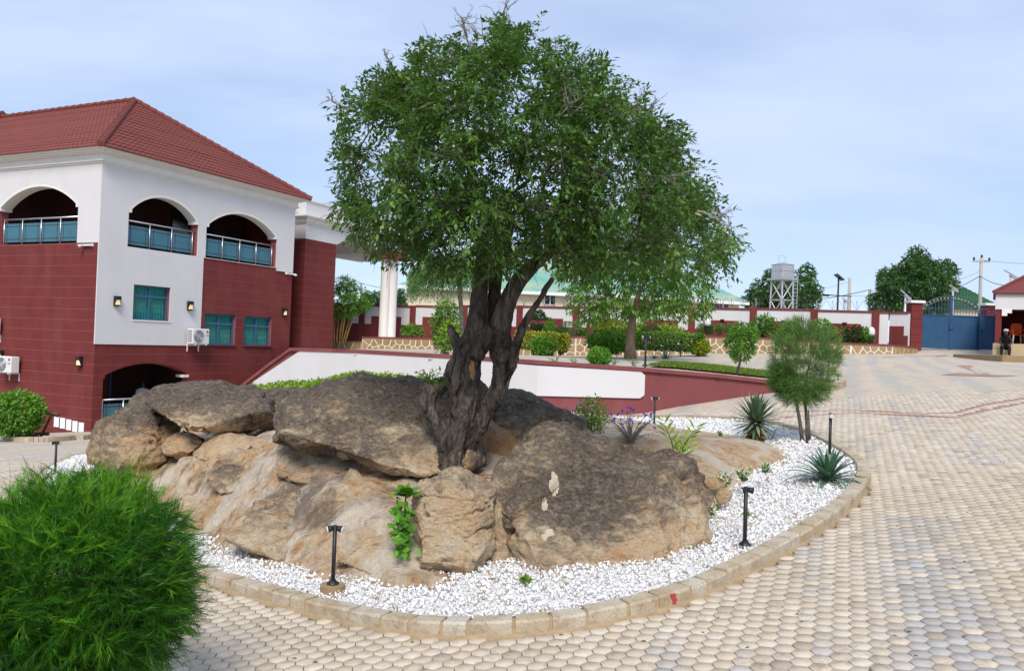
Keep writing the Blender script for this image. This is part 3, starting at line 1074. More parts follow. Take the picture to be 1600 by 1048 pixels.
def boulder(name, outline, d_top, d_bot, front, back, label, crust=(.0, .6), ochre=0.0, seed=1, e=.62, nth=290, nph=170, rough=1.0, tilt=0.0, spots=(), strata=1.0, facets=13, pits=1.0):
    """a rock with the outline seen in the photo, swelling towards and away from it; crust = (bottom, top) weathering"""
    po = np.array(outline, float)
    cpx = np.array([(po[:, 0].min() + po[:, 0].max()) / 2, (po[:, 1].min() + po[:, 1].max()) / 2])
    y0, y1 = po[:, 1].min(), po[:, 1].max()
    dense = catmull(po, 12)
    an = np.unwrap(np.arctan2(dense[:, 1] - cpx[1], dense[:, 0] - cpx[0]))
    if an[-1] < an[0]:
        dense, an = dense[::-1], np.unwrap(np.arctan2(dense[::-1][:, 1] - cpx[1], dense[::-1][:, 0] - cpx[0]))
    th = np.linspace(0, 2 * np.pi, nth, endpoint=False)
    rr = np.hypot(*(dense - cpx).T)
    o_ = np.argsort(an % (2 * np.pi))
    Rr = np.interp(th, (an % (2 * np.pi))[o_], rr[o_], period=2 * np.pi)

    def dep(py):
        return d_top + (d_bot - d_top) * (py - y0) / (y1 - y0)
    O3 = np.array([at(cpx[0] + r * math.cos(t), cpx[1] + r * math.sin(t), dep(cpx[1] + r * math.sin(t))) for t, r in zip(th, Rr)])
    C = at(cpx[0], cpx[1], dep(cpx[1]))
    ph = np.linspace(-np.pi / 2, np.pi / 2, nph)
    fwd = np.array([C[0], C[1], 0]) / np.hypot(C[0], C[1])
    cs = np.cos(ph) ** e
    sn = np.sign(ph) * np.abs(np.sin(ph)) ** e
    dpt = np.where(ph > 0, back, front) * sn
    V = C[None, None] + (O3 - C)[None] * cs[:, None, None] + dpt[:, None, None] * fwd[None, None]
    V[:, :, 2] += tilt * dpt[:, None]
    # flat breaks: slice the swelling shape with random planes
    rs = np.random.default_rng(seed * 101 + 3)
    ext = np.abs(V - C).reshape(-1, 3).max(0) + 1e-6
    for _ in range(facets):
        nd = rs.normal(size=3) * np.array([1, 1, .8])
        nd /= np.linalg.norm(nd)
        pr = ((V - C) / ext) @ nd
        lim = np.quantile(pr, rs.uniform(.88, .965))
        V = V - (np.maximum(0, pr - lim) * .92)[..., None] * nd * ext
    rt = np.array([fwd[1], -fwd[0], 0])
    w_old = (O3 - C) @ rt
    w_new = (V - C) @ rt
    so = (np.where(w_new > 0, w_old.max() / w_new.max(), w_old.min() / w_new.min()) - 1) * w_new
    V = V + so[..., None] * rt
    h_old, h_new = O3[:, 2] - C[2], V[..., 2] - C[2]
    V[..., 2] = C[2] + h_new * np.where(h_new > 0, h_old.max() / h_new.max(), h_old.min() / h_new.min())
    # relief along the surface normal
    dth = np.roll(V, -1, 1) - np.roll(V, 1, 1)
    dph = np.gradient(V, axis=0)
    Nn = np.cross(dth, dph)
    Nn /= np.linalg.norm(Nn, axis=2)[:, :, None] + 1e-9
    out_s = np.sign((Nn * (V - C)).sum(-1).mean()) or 1
    Nn *= out_s
    Q = V.reshape(-1, 3)
    size = max(np.ptp(O3[:, 0]), np.ptp(O3[:, 2]))
    s = seed * 13.7
    fade = (np.cos(ph) ** .5).clip(.0, 1)[:, None].repeat(nth, 1).ravel()
    disp = .085 * size * fbm(Q / size * 1.9 + s, 3, seed) * .8
    q = Q + .08 * fbm(Q * 3 + s, 3, seed + 3)[:, None]
    disp += strata * .030 * size * fbm(q * np.array([.9, .9, 6.5]) / max(size, .6) + s, 4, seed + 5, ridged=True) * .8
    disp += .032 * size * fbm(q / size * 6 + s, 5, seed + 9, .55)
    disp += .035 * size * fbm(q / size * 2.6 + s, 3, seed + 12, ridged=True)
    crk = perlin(q / size * np.array([2.2, 2.2, 3.6]) + s, seed + 51) + .3 * perlin(q / size * 7 + s, seed + 52)
    disp -= .045 * size * np.exp(-(crk / .045) ** 2) * np.clip(.5 + 1.5 * perlin(q / size * 1.7 - s, seed + 53), 0, 1)
    pit = fbm(q * 7.5 + s, 2, seed + 21)
    disp -= pits * .045 * np.clip(pit - .34, 0, 1) * 3 * min(1, size)
    # bedding ledges: sharp-edged steps following slightly tilted layers
    lay = q[:, 2] * 1.0 + .10 * q[:, 0] + .05 * perlin(q * 1.3 + s, seed + 60)
    ph_ = lay / (.085 * (1 + .5 * perlin(q * np.array([.5, .5, 3.0]) + s, seed + 61)))
    saw = (ph_ - np.floor(ph_))
    disp += strata * .016 * (saw ** .35 - .7) * np.clip(.6 + perlin(q * 1.6 - s, seed + 62), 0, 1.2)
    disp -= np.percentile(disp, 60)
    V = V + (rough * disp * fade).reshape(V.shape[:2])[..., None] * Nn
    Q = V.reshape(-1, 3)
    i = np.arange(nph - 1)[:, None]
    j = np.arange(nth)[None]
    a = (i * nth + j).ravel()
    b = (i * nth + (j + 1) % nth).ravel()
    Fc = np.c_[a, b, b + nth, a + nth]
    if out_s < 0:
        Fc = Fc[:, ::-1]
    h = (Q[:, 2] - Q[:, 2].min()) / np.ptp(Q[:, 2])
    cru = crust[0] + (crust[1] - crust[0]) * h + .25 * fbm(Q * 1.5 + s, 3, seed + 31)
    spx = to_px(Q)
    for (cx, cy, rx, ry, k) in spots:
        cru = cru + k * np.exp(-((spx[:, 0] - cx) / rx) ** 2 - ((spx[:, 1] - cy) / ry) ** 2)
    och = ochre + .5 * fbm(Q * 1.8 + s, 2, seed + 41)
    V0 = Q.mean(0)
    V0[2] = Q[:, 2].min()
    o = link(name, np_mesh(name, Q - V0, Fc, True, {'crust': np.clip(cru, -.5, 1.3), 'ochre': np.clip(och, 0, 1)}), 'sandstone')
    o.location = V0
    tag(o, label, 'boulder' if name == 'boulder' else 'rock')
    return o


def md(px, py):
    return float(hit(px, py, surf_fn=z_m)[1])


BD = boulder('boulder', [(775, 840), (774, 770), (788, 726), (815, 694), (850, 671), (900, 669), (950, 674), (990, 681), (1022, 694), (1046, 724), (1062, 748), (1092, 768), (1112, 800), (1104, 828), (1060, 855), (1000, 890), (930, 902), (850, 909), (795, 902)],
             7.75, 6.95, .62, .9, 'largest dark grey boulder with pale patches, rising from the gravel beside the slim lamp', (.36, .82), .1, 3, rough=1.4,
             spots=[(900, 780, 100, 60, .35), (1010, 870, 70, 28, -.7), (1090, 830, 40, 30, -.6), (800, 870, 50, 40, -.35), (865, 715, 60, 20, -.15)])
BC = boulder('boulder', [(630, 850), (640, 806), (658, 772), (688, 752), (718, 735), (748, 743), (772, 766), (777, 806), (772, 852), (764, 890), (736, 910), (690, 905), (650, 884)],
             7.05, 6.75, .30, .42, 'small tan pitted boulder wedged in front of the tree trunk', (-.2, .34), .0, 5, rough=1.25, pits=2.2, spots=[(720, 755, 40, 14, .25), (755, 790, 20, 40, .2)])
BC2 = boulder('rock', [(762, 800), (776, 780), (790, 800), (800, 850), (806, 900), (780, 908), (758, 902)], 7.1, 6.95, .12, .3,
              'narrow grey stone filling the gap between the tan boulder and the largest boulder', (.2, .5), 0, 8, nth=90, nph=50)
BB = boulder('boulder', [(427, 690), (431, 668), (462, 640), (502, 616), (545, 593), (592, 587), (640, 591), (690, 602), (735, 618), (765, 645), (762, 700), (745, 738), (700, 756), (650, 752), (600, 741), (550, 731), (500, 722), (455, 708)],
             9.4, 8.45, .75, 1.0, 'broad dark slab-like boulder overhanging the sand to the side of the tree trunk', (.55, 1.0), .0, 11, rough=1.25, spots=[(560, 735, 90, 14, -.4), (620, 672, 40, 10, -.35), (690, 720, 30, 30, -.25)], strata=1.5)
BB2 = boulder('rock', [(482, 722), (540, 722), (620, 738), (700, 748), (712, 780), (650, 794), (590, 782), (530, 762), (495, 742)], 8.75, 8.45, .35, .6,
              'orange tan sandstone ledge beneath the broad dark slab', (-.5, .1), .75, 14, nth=150, nph=70, strata=2.0)
BE = boulder('boulder', [(735, 640), (745, 612), (800, 608), (850, 622), (890, 642), (918, 662), (908, 684), (860, 696), (800, 690), (755, 680)], 10.4, 9.6, .6, .9,
             'flat grey slab behind the tree trunk above the orange hollow', (.45, .95), .0, 17, nth=160, nph=80, strata=1.6)
BF = boulder('rock', [(700, 690), (720, 655), (790, 652), (830, 680), (830, 730), (790, 752), (740, 756), (700, 750)], 9.5, 9.1, .3, .6,
             'orange sandstone face in the hollow behind the tree trunk', (-.5, .15), .8, 19, nth=130, nph=60, strata=1.8)
BA = boulder('boulder', [(226, 640), (236, 612), (262, 603), (300, 599), (345, 600), (395, 606), (420, 620), (428, 645), (420, 668), (395, 680), (350, 680), (300, 668), (262, 676), (236, 668)], 11.7, 10.9, .7, 1.0,
             'flat-topped weathered boulder crowning the rock pile nearest the house', (.5, 1.05), .2, 23, nth=170, nph=80, spots=[(290, 665, 40, 16, -.5), (350, 672, 30, 8, -.3)], strata=1.7)
BA1 = boulder('boulder', [(138, 735), (143, 690), (163, 655), (198, 634), (228, 612), (262, 612), (285, 650), (276, 690), (250, 712), (226, 722), (196, 716), (172, 728), (155, 745)], 11.6, 11.1, .5, .8,
              'ragged brown boulder at the house end of the rock pile beside a short lamp', (.2, .95), .35, 27, nth=150, nph=70, rough=1.4, spots=[(250, 700, 40, 20, -.5), (160, 720, 20, 20, .2)], strata=1.8)
BA3 = boulder('boulder', [(396, 630), (404, 612), (445, 607), (500, 611), (520, 640), (490, 668), (445, 678), (410, 668)], 12.4, 11.8, .5, .8,
              'low grey boulder in the gap behind the broad dark slab', (.3, .9), .5, 29, nth=120, nph=60, strata=1.4)
for k, (ol, dt, db, lb) in enumerate([
        ([(252, 690), (275, 674), (305, 676), (320, 692), (304, 714), (268, 716)], 11.1, 10.85, 'small tan ledge stone under the flat-topped boulder, nearest the house'),
        ([(304, 700), (318, 680), (372, 676), (404, 690), (396, 708), (345, 719), (314, 715)], 10.75, 10.35, 'long layered tan ledge stone under the flat-topped boulder'),
        ([(392, 690), (408, 684), (420, 692), (412, 700), (396, 700)], 10.5, 10.3, 'tiny brown ledge stone beneath the end of the flat-topped boulder')]):
    boulder('rock', ol, dt, db, .28, .6, lb, (-.2, .3), .25, 31 + k, nth=90, nph=44, strata=2.2)
boulder('rock', [(358, 838), (396, 804), (450, 776), (512, 762), (560, 772), (582, 800), (540, 846), (490, 878), (430, 868), (385, 856)], md(470, 775) + .1, md(470, 865), .16, .6,
        'low dark-stained rock swelling out of the bedrock behind the garden lamp', (.25, .55), .0, 51, nth=200, nph=110, strata=1.2)
boulder('rock', [(160, 752), (198, 724), (250, 712), (300, 716), (332, 738), (306, 776), (262, 796), (205, 780)], md(250, 720) + .1, md(250, 785), .2, .7,
        'ragged ochre rock shelf below the brown boulder near the feathery bush', (-.1, .35), .45, 52, nth=180, nph=90, strata=2.2, rough=1.4)
boulder('rock', [(524, 858), (585, 836), (640, 850), (694, 884), (700, 908), (640, 908), (580, 902), (532, 890)], md(610, 845) + .05, md(610, 900), .08, .4,
        'smooth tan toe of rock running into the gravel beside the tan pitted boulder', (-.3, .1), .0, 53, nth=150, nph=80, strata=1.4)
for k, (ol, lb, cr_) in enumerate([
        ([(430, 725), (470, 716), (520, 722), (548, 738), (530, 756), (480, 754), (440, 744)], 'thin grey-brown shelf of rock on the sand under the broad dark slab', (.2, .5)),
        ([(330, 742), (380, 726), (430, 732), (452, 752), (420, 775), (365, 772), (335, 760)], 'dark lichen-stained hump of bedrock below the ledge stones', (.45, .7)),
        ([(560, 790), (610, 780), (640, 800), (630, 830), (590, 838), (560, 820)], 'smooth reddish hump of rock behind the broad-leaved plant', (-.2, .15)),
        ([(272, 790), (320, 778), (360, 800), (372, 832), (330, 836), (290, 815)], 'tan rock shelf at the gravel near the feathery bush', (.0, .4))]):
    boulder('rock', ol, md(ol[1][0], ol[1][1]) + .05, md(ol[-2][0], ol[-2][1]) - .06, .16, .4, lb, cr_, .2, 61 + k, nth=150, nph=80, strata=2.2, rough=1.2)
# loose stones beside the tan soil and by the plants on the gravel side
for k, (ol, d, lb) in enumerate([
        ([(1118, 772), (1132, 762), (1143, 770), (1141, 785), (1124, 788)], 8.1, 'rounded brown stone on the soil beside the yellow-green seedling'),
        ([(1098, 752), (1120, 744), (1138, 752), (1130, 763), (1104, 764)], 8.5, 'flat brown stone below the small flowering plants')]):
    boulder('rock', ol, d, d, .07, .1, lb, (.0, .3), .3, 41 + k, nth=50, nph=26, strata=.5)

# pale bare patches on the largest boulder: spalled scars standing on its face
m, nt, out = new_mat('bare_scar')
principled(nt, out, mixc(nt, noise_n(nt, coords(nt), 30, 5), (.52, .45, .35), (.36, .30, .22)), .9, .2)
dgs = bpy.context.evaluated_depsgraph_get()
dgs.update()
for cx, cy, rx, ry, sd in ((866, 757, 7, 17, 1), (851, 788, 5, 10, 2), (858, 832, 8, 6, 3), (851, 838, 5, 6, 4), (1018, 713, 15, 9, 5)):
    n, rings_ = 40, 5
    inv = Matrix.Translation(-Vector(BD.location))
    o_ = inv @ Vector((0, 0, CAM_Z))
    vs, ok = [], True
    tl = .5 if cx > 1000 else 0
    for q in range(rings_ + 1):
        for k in range(n if q else 1):
            a = 2 * math.pi * k / n
            w = 1 + .38 * mnoise.noise(Vector((math.cos(a) * 1.6 + sd * 7, math.sin(a) * 1.6, sd))) + .3 * mnoise.noise(Vector((math.cos(a) * 5 + sd * 3, math.sin(a) * 5, sd)))
            w *= q / rings_
            r = Vector(ray(cx + rx * w * math.cos(a), cy + ry * w * math.sin(a) + tl * rx * w * math.cos(a))).normalized()
            hitq, loc, nrm, fi = BD.ray_cast(o_, r)
            ok &= hitq
            vs.append(loc - r * .006 if hitq else Vector())
    if ok:
        fs = [(0, 1 + k, 1 + (k + 1) % n) for k in range(n)]
        for q in range(1, rings_):
            fs += [(1 + (q - 1) * n + k, 1 + q * n + k, 1 + q * n + (k + 1) % n, 1 + (q - 1) * n + (k + 1) % n) for k in range(n)]
        MB().add(vs, fs).build('bare_patch', 'bare_scar', BD)

# gravel chips, thick where the bedrock does not cover them
ncand = 190000
bx0, bx1, by0, by1 = KERB[:, 0].min(), KERB[:, 0].max(), KERB[:, 1].min(), KERB[:, 1].max()
gx_, gy_ = rng.uniform(bx0, bx1, ncand * 3), rng.uniform(by0, by1, ncand * 3)
k = in_poly(gx_, gy_, offset_poly(KERB, KERB_W + .004)) & ~in_poly(gx_, gy_, offset_poly(ecat, .12))
gx_, gy_ = gx_[k], gy_[k]
gz_ = z_gr(gx_, gy_)
s_ = to_px(np.c_[gx_, gy_, gz_])
k = (s_[:, 0] > -30) & (s_[:, 0] < 1640) & (s_[:, 1] < 1060) & ~((s_[:, 0] > 180) & (s_[:, 0] < 900) & (gy_ > 11.5))
# thin with distance: far chips are smaller than a pixel
k &= rng.random(len(gx_)) < np.clip(1.3 - gy_ / 14, .35, 1)
gx_, gy_, gz_ = gx_[k], gy_[k], gz_[k]
nG = len(gx_)
OCT = np.array([(1, 0, 0), (-1, 0, 0), (0, 1, 0), (0, -1, 0), (0, 0, 1), (0, 0, -1.0)])
OF = np.array([(0, 2, 4), (2, 1, 4), (1, 3, 4), (3, 0, 4), (2, 0, 5), (1, 2, 5), (3, 1, 5), (0, 3, 5)])
sc = rng.lognormal(-.05, .33, nG)[:, None, None] * .0088 * (1 + .05 * gy_)[:, None, None]
v = OCT[None] * sc * np.stack([rng.uniform(.8, 1.5, nG), rng.uniform(.6, 1.1, nG), rng.uniform(.5, .95, nG)], 1)[:, None]
v += rng.normal(0, .30, (nG, 6, 3)) * sc
ax = rng.normal(size=(nG, 4))
ax /= np.linalg.norm(ax, axis=1)[:, None]
w_, x_, y_, z_ = ax.T
RM = np.stack([1 - 2 * (y_ ** 2 + z_ ** 2), 2 * (x_ * y_ - z_ * w_), 2 * (x_ * z_ + y_ * w_), 2 * (x_ * y_ + z_ * w_), 1 - 2 * (x_ ** 2 + z_ ** 2), 2 * (y_ * z_ - x_ * w_), 2 * (x_ * z_ - y_ * w_), 2 * (y_ * z_ + x_ * w_), 1 - 2 * (x_ ** 2 + y_ ** 2)], 1).reshape(nG, 3, 3)
v = np.einsum('nij,nkj->nki', RM, v)
v += np.stack([gx_, gy_, gz_ + rng.uniform(-.014, .012, nG)], 1)[:, None]
tint = np.repeat(rng.random(nG), 6)
gv = link('gravel', np_mesh('gravel', v.reshape(-1, 3), (OF[None] + (np.arange(nG) * 6)[:, None, None]).reshape(-1, 3), False, {'tint': tint}), 'gravel_white')
tag(gv, 'white marble gravel spread between the kerb and the rocks', 'gravel', kind='stuff')
print('chips', nG, 'pavers', len(PX))

# ------------------------------------------------------------------ the house
BYAW = R(25.88)
UX = np.array([math.sin(BYAW), math.cos(BYAW), 0])
UY = np.array([-math.cos(BYAW), math.sin(BYAW), 0])
C0 = at(155, 380, 29.0)
GZ = -2.7
house = thing('house', 'large maroon and white two-storey house with red tiled hip roof and arched balconies', 'house', (C0[0], C0[1], GZ), math.atan2(UX[1], UX[0]))
Z = lambda w: w - GZ


def arc(x0, x1, zs, zt, n=20):
    """points of a segmental arch from (x1,zs) over the crown to (x0,zs)"""
    w, h = (x1 - x0) / 2, zt - zs
    r = (w * w + h * h) / (2 * h)
    cx, cz = (x0 + x1) / 2, zt - r
    a = math.asin(min(1, w / r))
    if h > w:
        a = math.pi - a
    return [(cx + r * math.sin(a - 2 * a * k / n), cz + r * math.cos(a - 2 * a * k / n)) for k in range(n + 1)]


def arch_poly(x0, x1, zf, zs, zt):
    return [(x0, zf), (x1, zf)] + arc(x0, x1, zs, zt)


ARCH_R = [(1.12, 4.37, 4.82, 6.16, 6.93), (4.78, 8.88, 4.82, 6.16, 6.95)]
ARCH_G = (.38, 4.22, -1.70, .16, .64)
ARCH_L = [(1.11, 5.60, 4.82, 6.20, 7.02), (6.9, 11.4, 4.82, 6.20, 7.02)]
WIN = [(1.47, 3.13, 2.20, 3.48), (4.93, 6.62, 1.34, 2.60), (7.11, 8.78, 1.34, 2.58)]
BL = 17.0        # how far the house runs back along the face towards the frame edge


def cutter(poly, face, y0=-.6, y1=.36):
    return MB().prism([(a, Z(b)) for a, b in poly], y0, y1, axis='y' if face == 'R' else 'x')


cut_R = [cutter(arch_poly(*a), 'R') for a in ARCH_R] + [cutter(arch_poly(*ARCH_G), 'R')] + [cutter([(a, c), (b, c), (b, d), (a, d)], 'R') for a, b, c, d in WIN]
cut_L = [cutter(arch_poly(*a), 'L') for a in ARCH_L]
wr = cut(MB().box(0, 10, 0, .35, 0, Z(7.62)).build('wall', 'maroon_joint', house), cut_R)
wl = cut(MB().box(0, .35, .352, BL, 0, Z(7.62)).build('wall', 'maroon_joint', house), cut_L)
# white render standing a little proud of the maroon
wf = cut(MB().prism([(0, Z(1.28)), (4.7, Z(1.28)), (4.7, Z(4.80)), (8.92, Z(4.80)), (8.92, Z(4.68)), (10, Z(4.68)), (10, Z(7.63)), (0, Z(7.63))], -.045, -.001).build('white_render', 'white_plaster', house), cut_R)
wf2 = cut(MB().box(-.045, -.001, -.045, BL, Z(4.82), Z(7.63)).build('white_render', 'white_plaster', house), cut_L)
MB().box(-.046, -.001, -.045, .0, Z(1.28), Z(4.82)).build('white_corner', 'white_plaster', house)


def split_loose(o):
    """give each separate piece of a cut course its own object"""
    bm = bmesh.new()
    bm.from_mesh(o.data)
    bm.verts.ensure_lookup_table()
    left = set(bm.verts)
    isl_ = []
    while left:
        st_ = [left.pop()]
        comp = set(st_)
        while st_:
            v_ = st_.pop()
            for e_ in v_.link_edges:
                w_ = e_.other_vert(v_)
                if w_ in left:
                    left.discard(w_)
                    comp.add(w_)
                    st_.append(w_)
        isl_.append(comp)
    if len(isl_) > 1:
        for comp in isl_:
            fs_ = {f for v_ in comp for f in v_.link_faces}
            vl = list(comp)
            ix = {v_: k for k, v_ in enumerate(vl)}
            MB().add([v_.co for v_ in vl], [tuple(ix[v_] for v_ in f.verts) for f in fs_]).build(o.name.split('.')[0], o.data.materials[0], o.parent)
        bm.free()
        bpy.data.objects.remove(o)
        return
    bm.free()


# maroon courses
ch, z0 = .385, 4.80 - 20 * .385
for k in range(20):
    a, b = z0 + k * ch + .013, z0 + (k + 1) * ch - .013
    zl, zh = Z(max(a, GZ)), Z(b)
    if zh <= .02:
        continue
    cut(MB().box(-.020, -.001, -.02 if b < 1.3 else 0, BL, zl, zh).build('course', 'maroon_plaster', house), []) if False else MB().box(-.006, -.001, -.006 if b < 1.28 else .001, BL, zl, zh).build('course', 'maroon_plaster', house)
    x0 = 0 if b < 1.29 else 4.702
    hh = min(zh, Z(1.278)) if (a < 1.28 < b) else zh
    segs = [(x0, 10.0, zl, zh)] if not (a < 1.28 < b) else [(0, 10.0, zl, hh), (4.702, 10, Z(1.28), zh)]
    for (s0, s1, l, h_) in segs:
        if h_ - l < .02:
            continue
        o = MB().box(s0, s1, -.006, -.001, l, h_).build('course', 'maroon_plaster', house)
        cl = [c for c, (a0, a1, c0, c1) in zip(cut_R, [(q[0], q[1], q[2], q[4]) for q in ARCH_R] + [(ARCH_G[0], ARCH_G[1], ARCH_G[2], ARCH_G[4])] + WIN) if Z(c0) < h_ and Z(c1) > l and a1 > s0]
        if cl:
            split_loose(cut(o, cl))


def arch_band(x0, x1, zs, zt, face, mat='white_trim', depth=.40, wdt=.10, fy=-.049):
    """white lining of an arch, its feet standing in from the jambs"""
    o_ = arc(x0 + .002, x1 - .002, zs, zt - .002)
    i_ = arc(x0 + wdt, x1 - wdt, zs, zt - wdt)
    mb = MB()
    ax = (lambda a, y, b: (a, y, Z(b))) if face == 'R' else (lambda a, y, b: (y, a, Z(b)))
    for k in range(len(o_) - 1):
        q = [o_[k], o_[k + 1], i_[k + 1], i_[k]]
        vs = [ax(a, fy, b) for a, b in q] + [ax(a, depth, b) for a, b in q]
        mb.add(vs, [(0, 1, 2, 3), (7, 6, 5, 4), (0, 4, 5, 1), (2, 6, 7, 3)] + ([(0, 3, 7, 4)] if k == 0 else []) + ([(1, 5, 6, 2)] if k == len(o_) - 2 else []))
    for xx in ((x0 + .002, x0 + wdt + .03), (x1 - wdt - .03, x1 - .002)):
        if face == 'R':
            mb.box(xx[0], xx[1], fy - .001, depth, Z(zs - .10), Z(zs + .02))
        else:
            mb.box(-.05, depth, xx[0], xx[1], Z(zs - .10), Z(zs + .02))
    return mb.build('arch_lining', mat, house)


for a in ARCH_R:
    arch_band(a[0], a[1], a[3], a[4], 'R')
for a in ARCH_L:
    arch_band(a[0], a[1], a[3], a[4], 'L')
arch_band(ARCH_G[0], ARCH_G[1], ARCH_G[3], ARCH_G[4], 'R', 'maroon_plaster', wdt=.05, fy=.002)
MB().box(ARCH_G[1] - .30, ARCH_G[1] - .004, -.03, .36, Z(ARCH_G[3] - .12), Z(ARCH_G[3] - .02)).build('impost', 'white_trim', house)
# inside of the balconies and the porch
MB().box(.36, 9.98, .36, BL, Z(4.55), Z(4.78)).build('balcony_floor', 'concrete', house)
MB().box(.36, 9.98, .36, BL, Z(7.45), Z(7.6)).build('balcony_ceiling', 'maroon_in_shade', house)
MB().box(2.5, 9.98, 2.5, 2.7, Z(4.79), Z(7.44)).build('inner_wall', 'maroon_in_shade', house)
MB().box(2.3, 2.5, 2.5, BL, Z(4.79), Z(7.44)).build('inner_wall', 'maroon_in_shade', house)
MB().box(9.66, 10, .36, 8, Z(-1.7), Z(7.60)).build('side_wall', 'maroon_plaster', house)
MB().box(2.24, 2.30, 3.1, 4.0, Z(4.80), Z(6.9)).build('balcony_door', 'dark_glass', house)
MB().box(5.3, 7.6, 2.44, 2.50, Z(4.80), Z(6.9)).build('balcony_door', 'dark_glass', house)
MB().box(.36, 5.2, 2.6, 2.8, Z(-1.74), Z(1.2)).box(4.6, 4.8, .36, 2.6, Z(-1.74), Z(1.2)).box(.36, 4.6, .36, 2.6, Z(.95), Z(1.15)).build('porch_wall', 'maroon_in_shade', house)
dr = MB().box(1.55, 2.65, 2.54, 2.60, Z(-1.2), Z(.62)).build('door', 'wood_brown', house)
for s in (0, 1):
    MB().box(1.47 + s * 1.18, 1.55 + s * 1.18, 2.50, 2.60, Z(-1.2), Z(.70)).build('door_frame', 'blue_frame', dr)
MB().lathe([(.05, 0), (.05, .03)], 10, (1.0, 2.56, Z(.2))).build('alarm_bell', 'logo_red', house)
MB().box(.36, 4.6, .36, 2.6, Z(-1.75), Z(-1.25)).build('porch_floor', 'concrete', house)
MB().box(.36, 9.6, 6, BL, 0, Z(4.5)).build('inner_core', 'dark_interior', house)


def railing(x0, x1, zf, face, h=.96, off=.12, post0=True):
    r = bpy.data.objects.new('railing', None)
    col.objects.link(r)
    r.parent = house
    r.empty_display_size = .1
    P = (lambda a, y, z: (a, y, Z(z))) if face == 'R' else (lambda a, y, z: (y, a, Z(z)))
    MB().tube([P(x0, off, zf + h), P(x1, off, zf + h)], .032, 10).build('handrail', 'steel', r, True)
    n = max(2, round((x1 - x0) / 1.03))
    xsr = np.linspace(x0 + .06, x1 - .14, n + 1)
    for x in xsr:
        MB().tube([P(x, off, zf), P(x, off, zf + h - .02)], .026, 8).build('post', 'steel', r, True)
    for a, b in zip(xsr[:-1], xsr[1:]):
        g = MB()
        bx = lambda u0, u1, z0, z1, t0, t1: g.box(*((u0, u1, t0, t1) if face == 'R' else (t0, t1, u0, u1)), Z(z0), Z(z1))
        bx(a + .06, b - .06, zf + .10, zf + .80, off - .005, off + .005)
        g.build('glass_panel', 'rail_glass', r)
        g = MB()
        for u in (a + .17, b - .17):
            bx(u - .008, u + .008, zf + .10, zf + .80, off - .010, off - .006)
        for z in (zf + .22, zf + .70):
            bx(a + .06, b - .06, z - .008, z + .008, off - .0145, off - .0105)
        g.build('etched_line', 'pole_dark', r)
    return r


for a in ARCH_R:
    railing(a[0], a[1], a[2], 'R')
for a in ARCH_L:
    railing(a[0], a[1], a[2], 'L')
railing(ARCH_G[0] + .05, ARCH_G[1] - .1, -1.65, 'R', .95)
for (a, b, c, d) in WIN:
    w = MB()
    y0, y1 = .10, .16
    t = .06
    zt = d - .40
    for q in ((a, a + t, c, d), (b - t, b, c, d), (a + t, b - t, c, c + t), (a + t, b - t, d - t, d), (a + t, b - t, zt - .035, zt + .035)):
        w.box(q[0], q[1], y0, y1, Z(q[2]), Z(q[3]))
    mid = (a + b) / 2
    w.box(mid - .035, mid + .035, y0 + .002, y1 - .002, Z(c + t), Z(d - t))
    wo = w.build('window', 'blue_frame', house)
    for u0, u1 in ((a + t, mid - .035), (mid + .035, b - t)):
        for v0, v1 in ((c + t, zt - .035), (zt + .035, d - t)):
            MB().box(u0, u1, .128, .134, Z(v0), Z(v1)).build('pane', 'teal_pane', wo)
    cu = MB()
    n = 60
    us = np.linspace(a - .02, b + .02, n)
    vs = []
    for u in us:
        yy = .30 + .03 * math.sin(u * 42) + .012 * math.sin(u * 97)
        vs += [(u, yy, Z(c - .02)), (u, yy, Z(d + .02))]
    cu.add(vs, [(2 * k, 2 * k + 2, 2 * k + 3, 2 * k + 1) for k in range(n - 1)])
    cu.build('curtain', 'teal_curtain', wo, True)
    br = MB()
    for u0, u1 in ((a + t, mid - .035), (mid + .035, b - t)):
        nb_ = 6
        for k in range(nb_):
            u = u0 + (k + .5) * (u1 - u0) / nb_
            br.box(u - .012, u + .012, .20, .215, Z(c), Z(d))
        for k in range(nb_ - 1):
            ua, ub = u0 + (k + .5) * (u1 - u0) / nb_, u0 + (k + 1.5) * (u1 - u0) / nb_
            for zz in (c + .25, c + .45, c + .65):
                for (p, q) in ((ua, ub), (ub, ua)):
                    br.tube([(p, .222, Z(zz)), (q, .222, Z(zz + .2))], .011, 4)
    br.build('security_grille', 'teal_bars', wo)
    MB().box(a - .03, b + .03, -.075, .12, Z(c - .05), Z(c)).build('window_sill', 'white_trim' if a < 4 else 'maroon_trim', wo)

# cornice: stacked mouldings round the eaves
cb = MB()
for (za, zb, p) in ((7.60, 7.66, .09), (7.66, 7.70, .15), (7.70, 7.92, .11), (7.92, 7.97, .22), (7.97, 8.02, .34), (8.02, 8.10, .46)):
    cb.box(-p, 10 + p, -p, BL, Z(za), Z(zb))
cb.build('cornice', 'white_trim', house, bevel=.008)

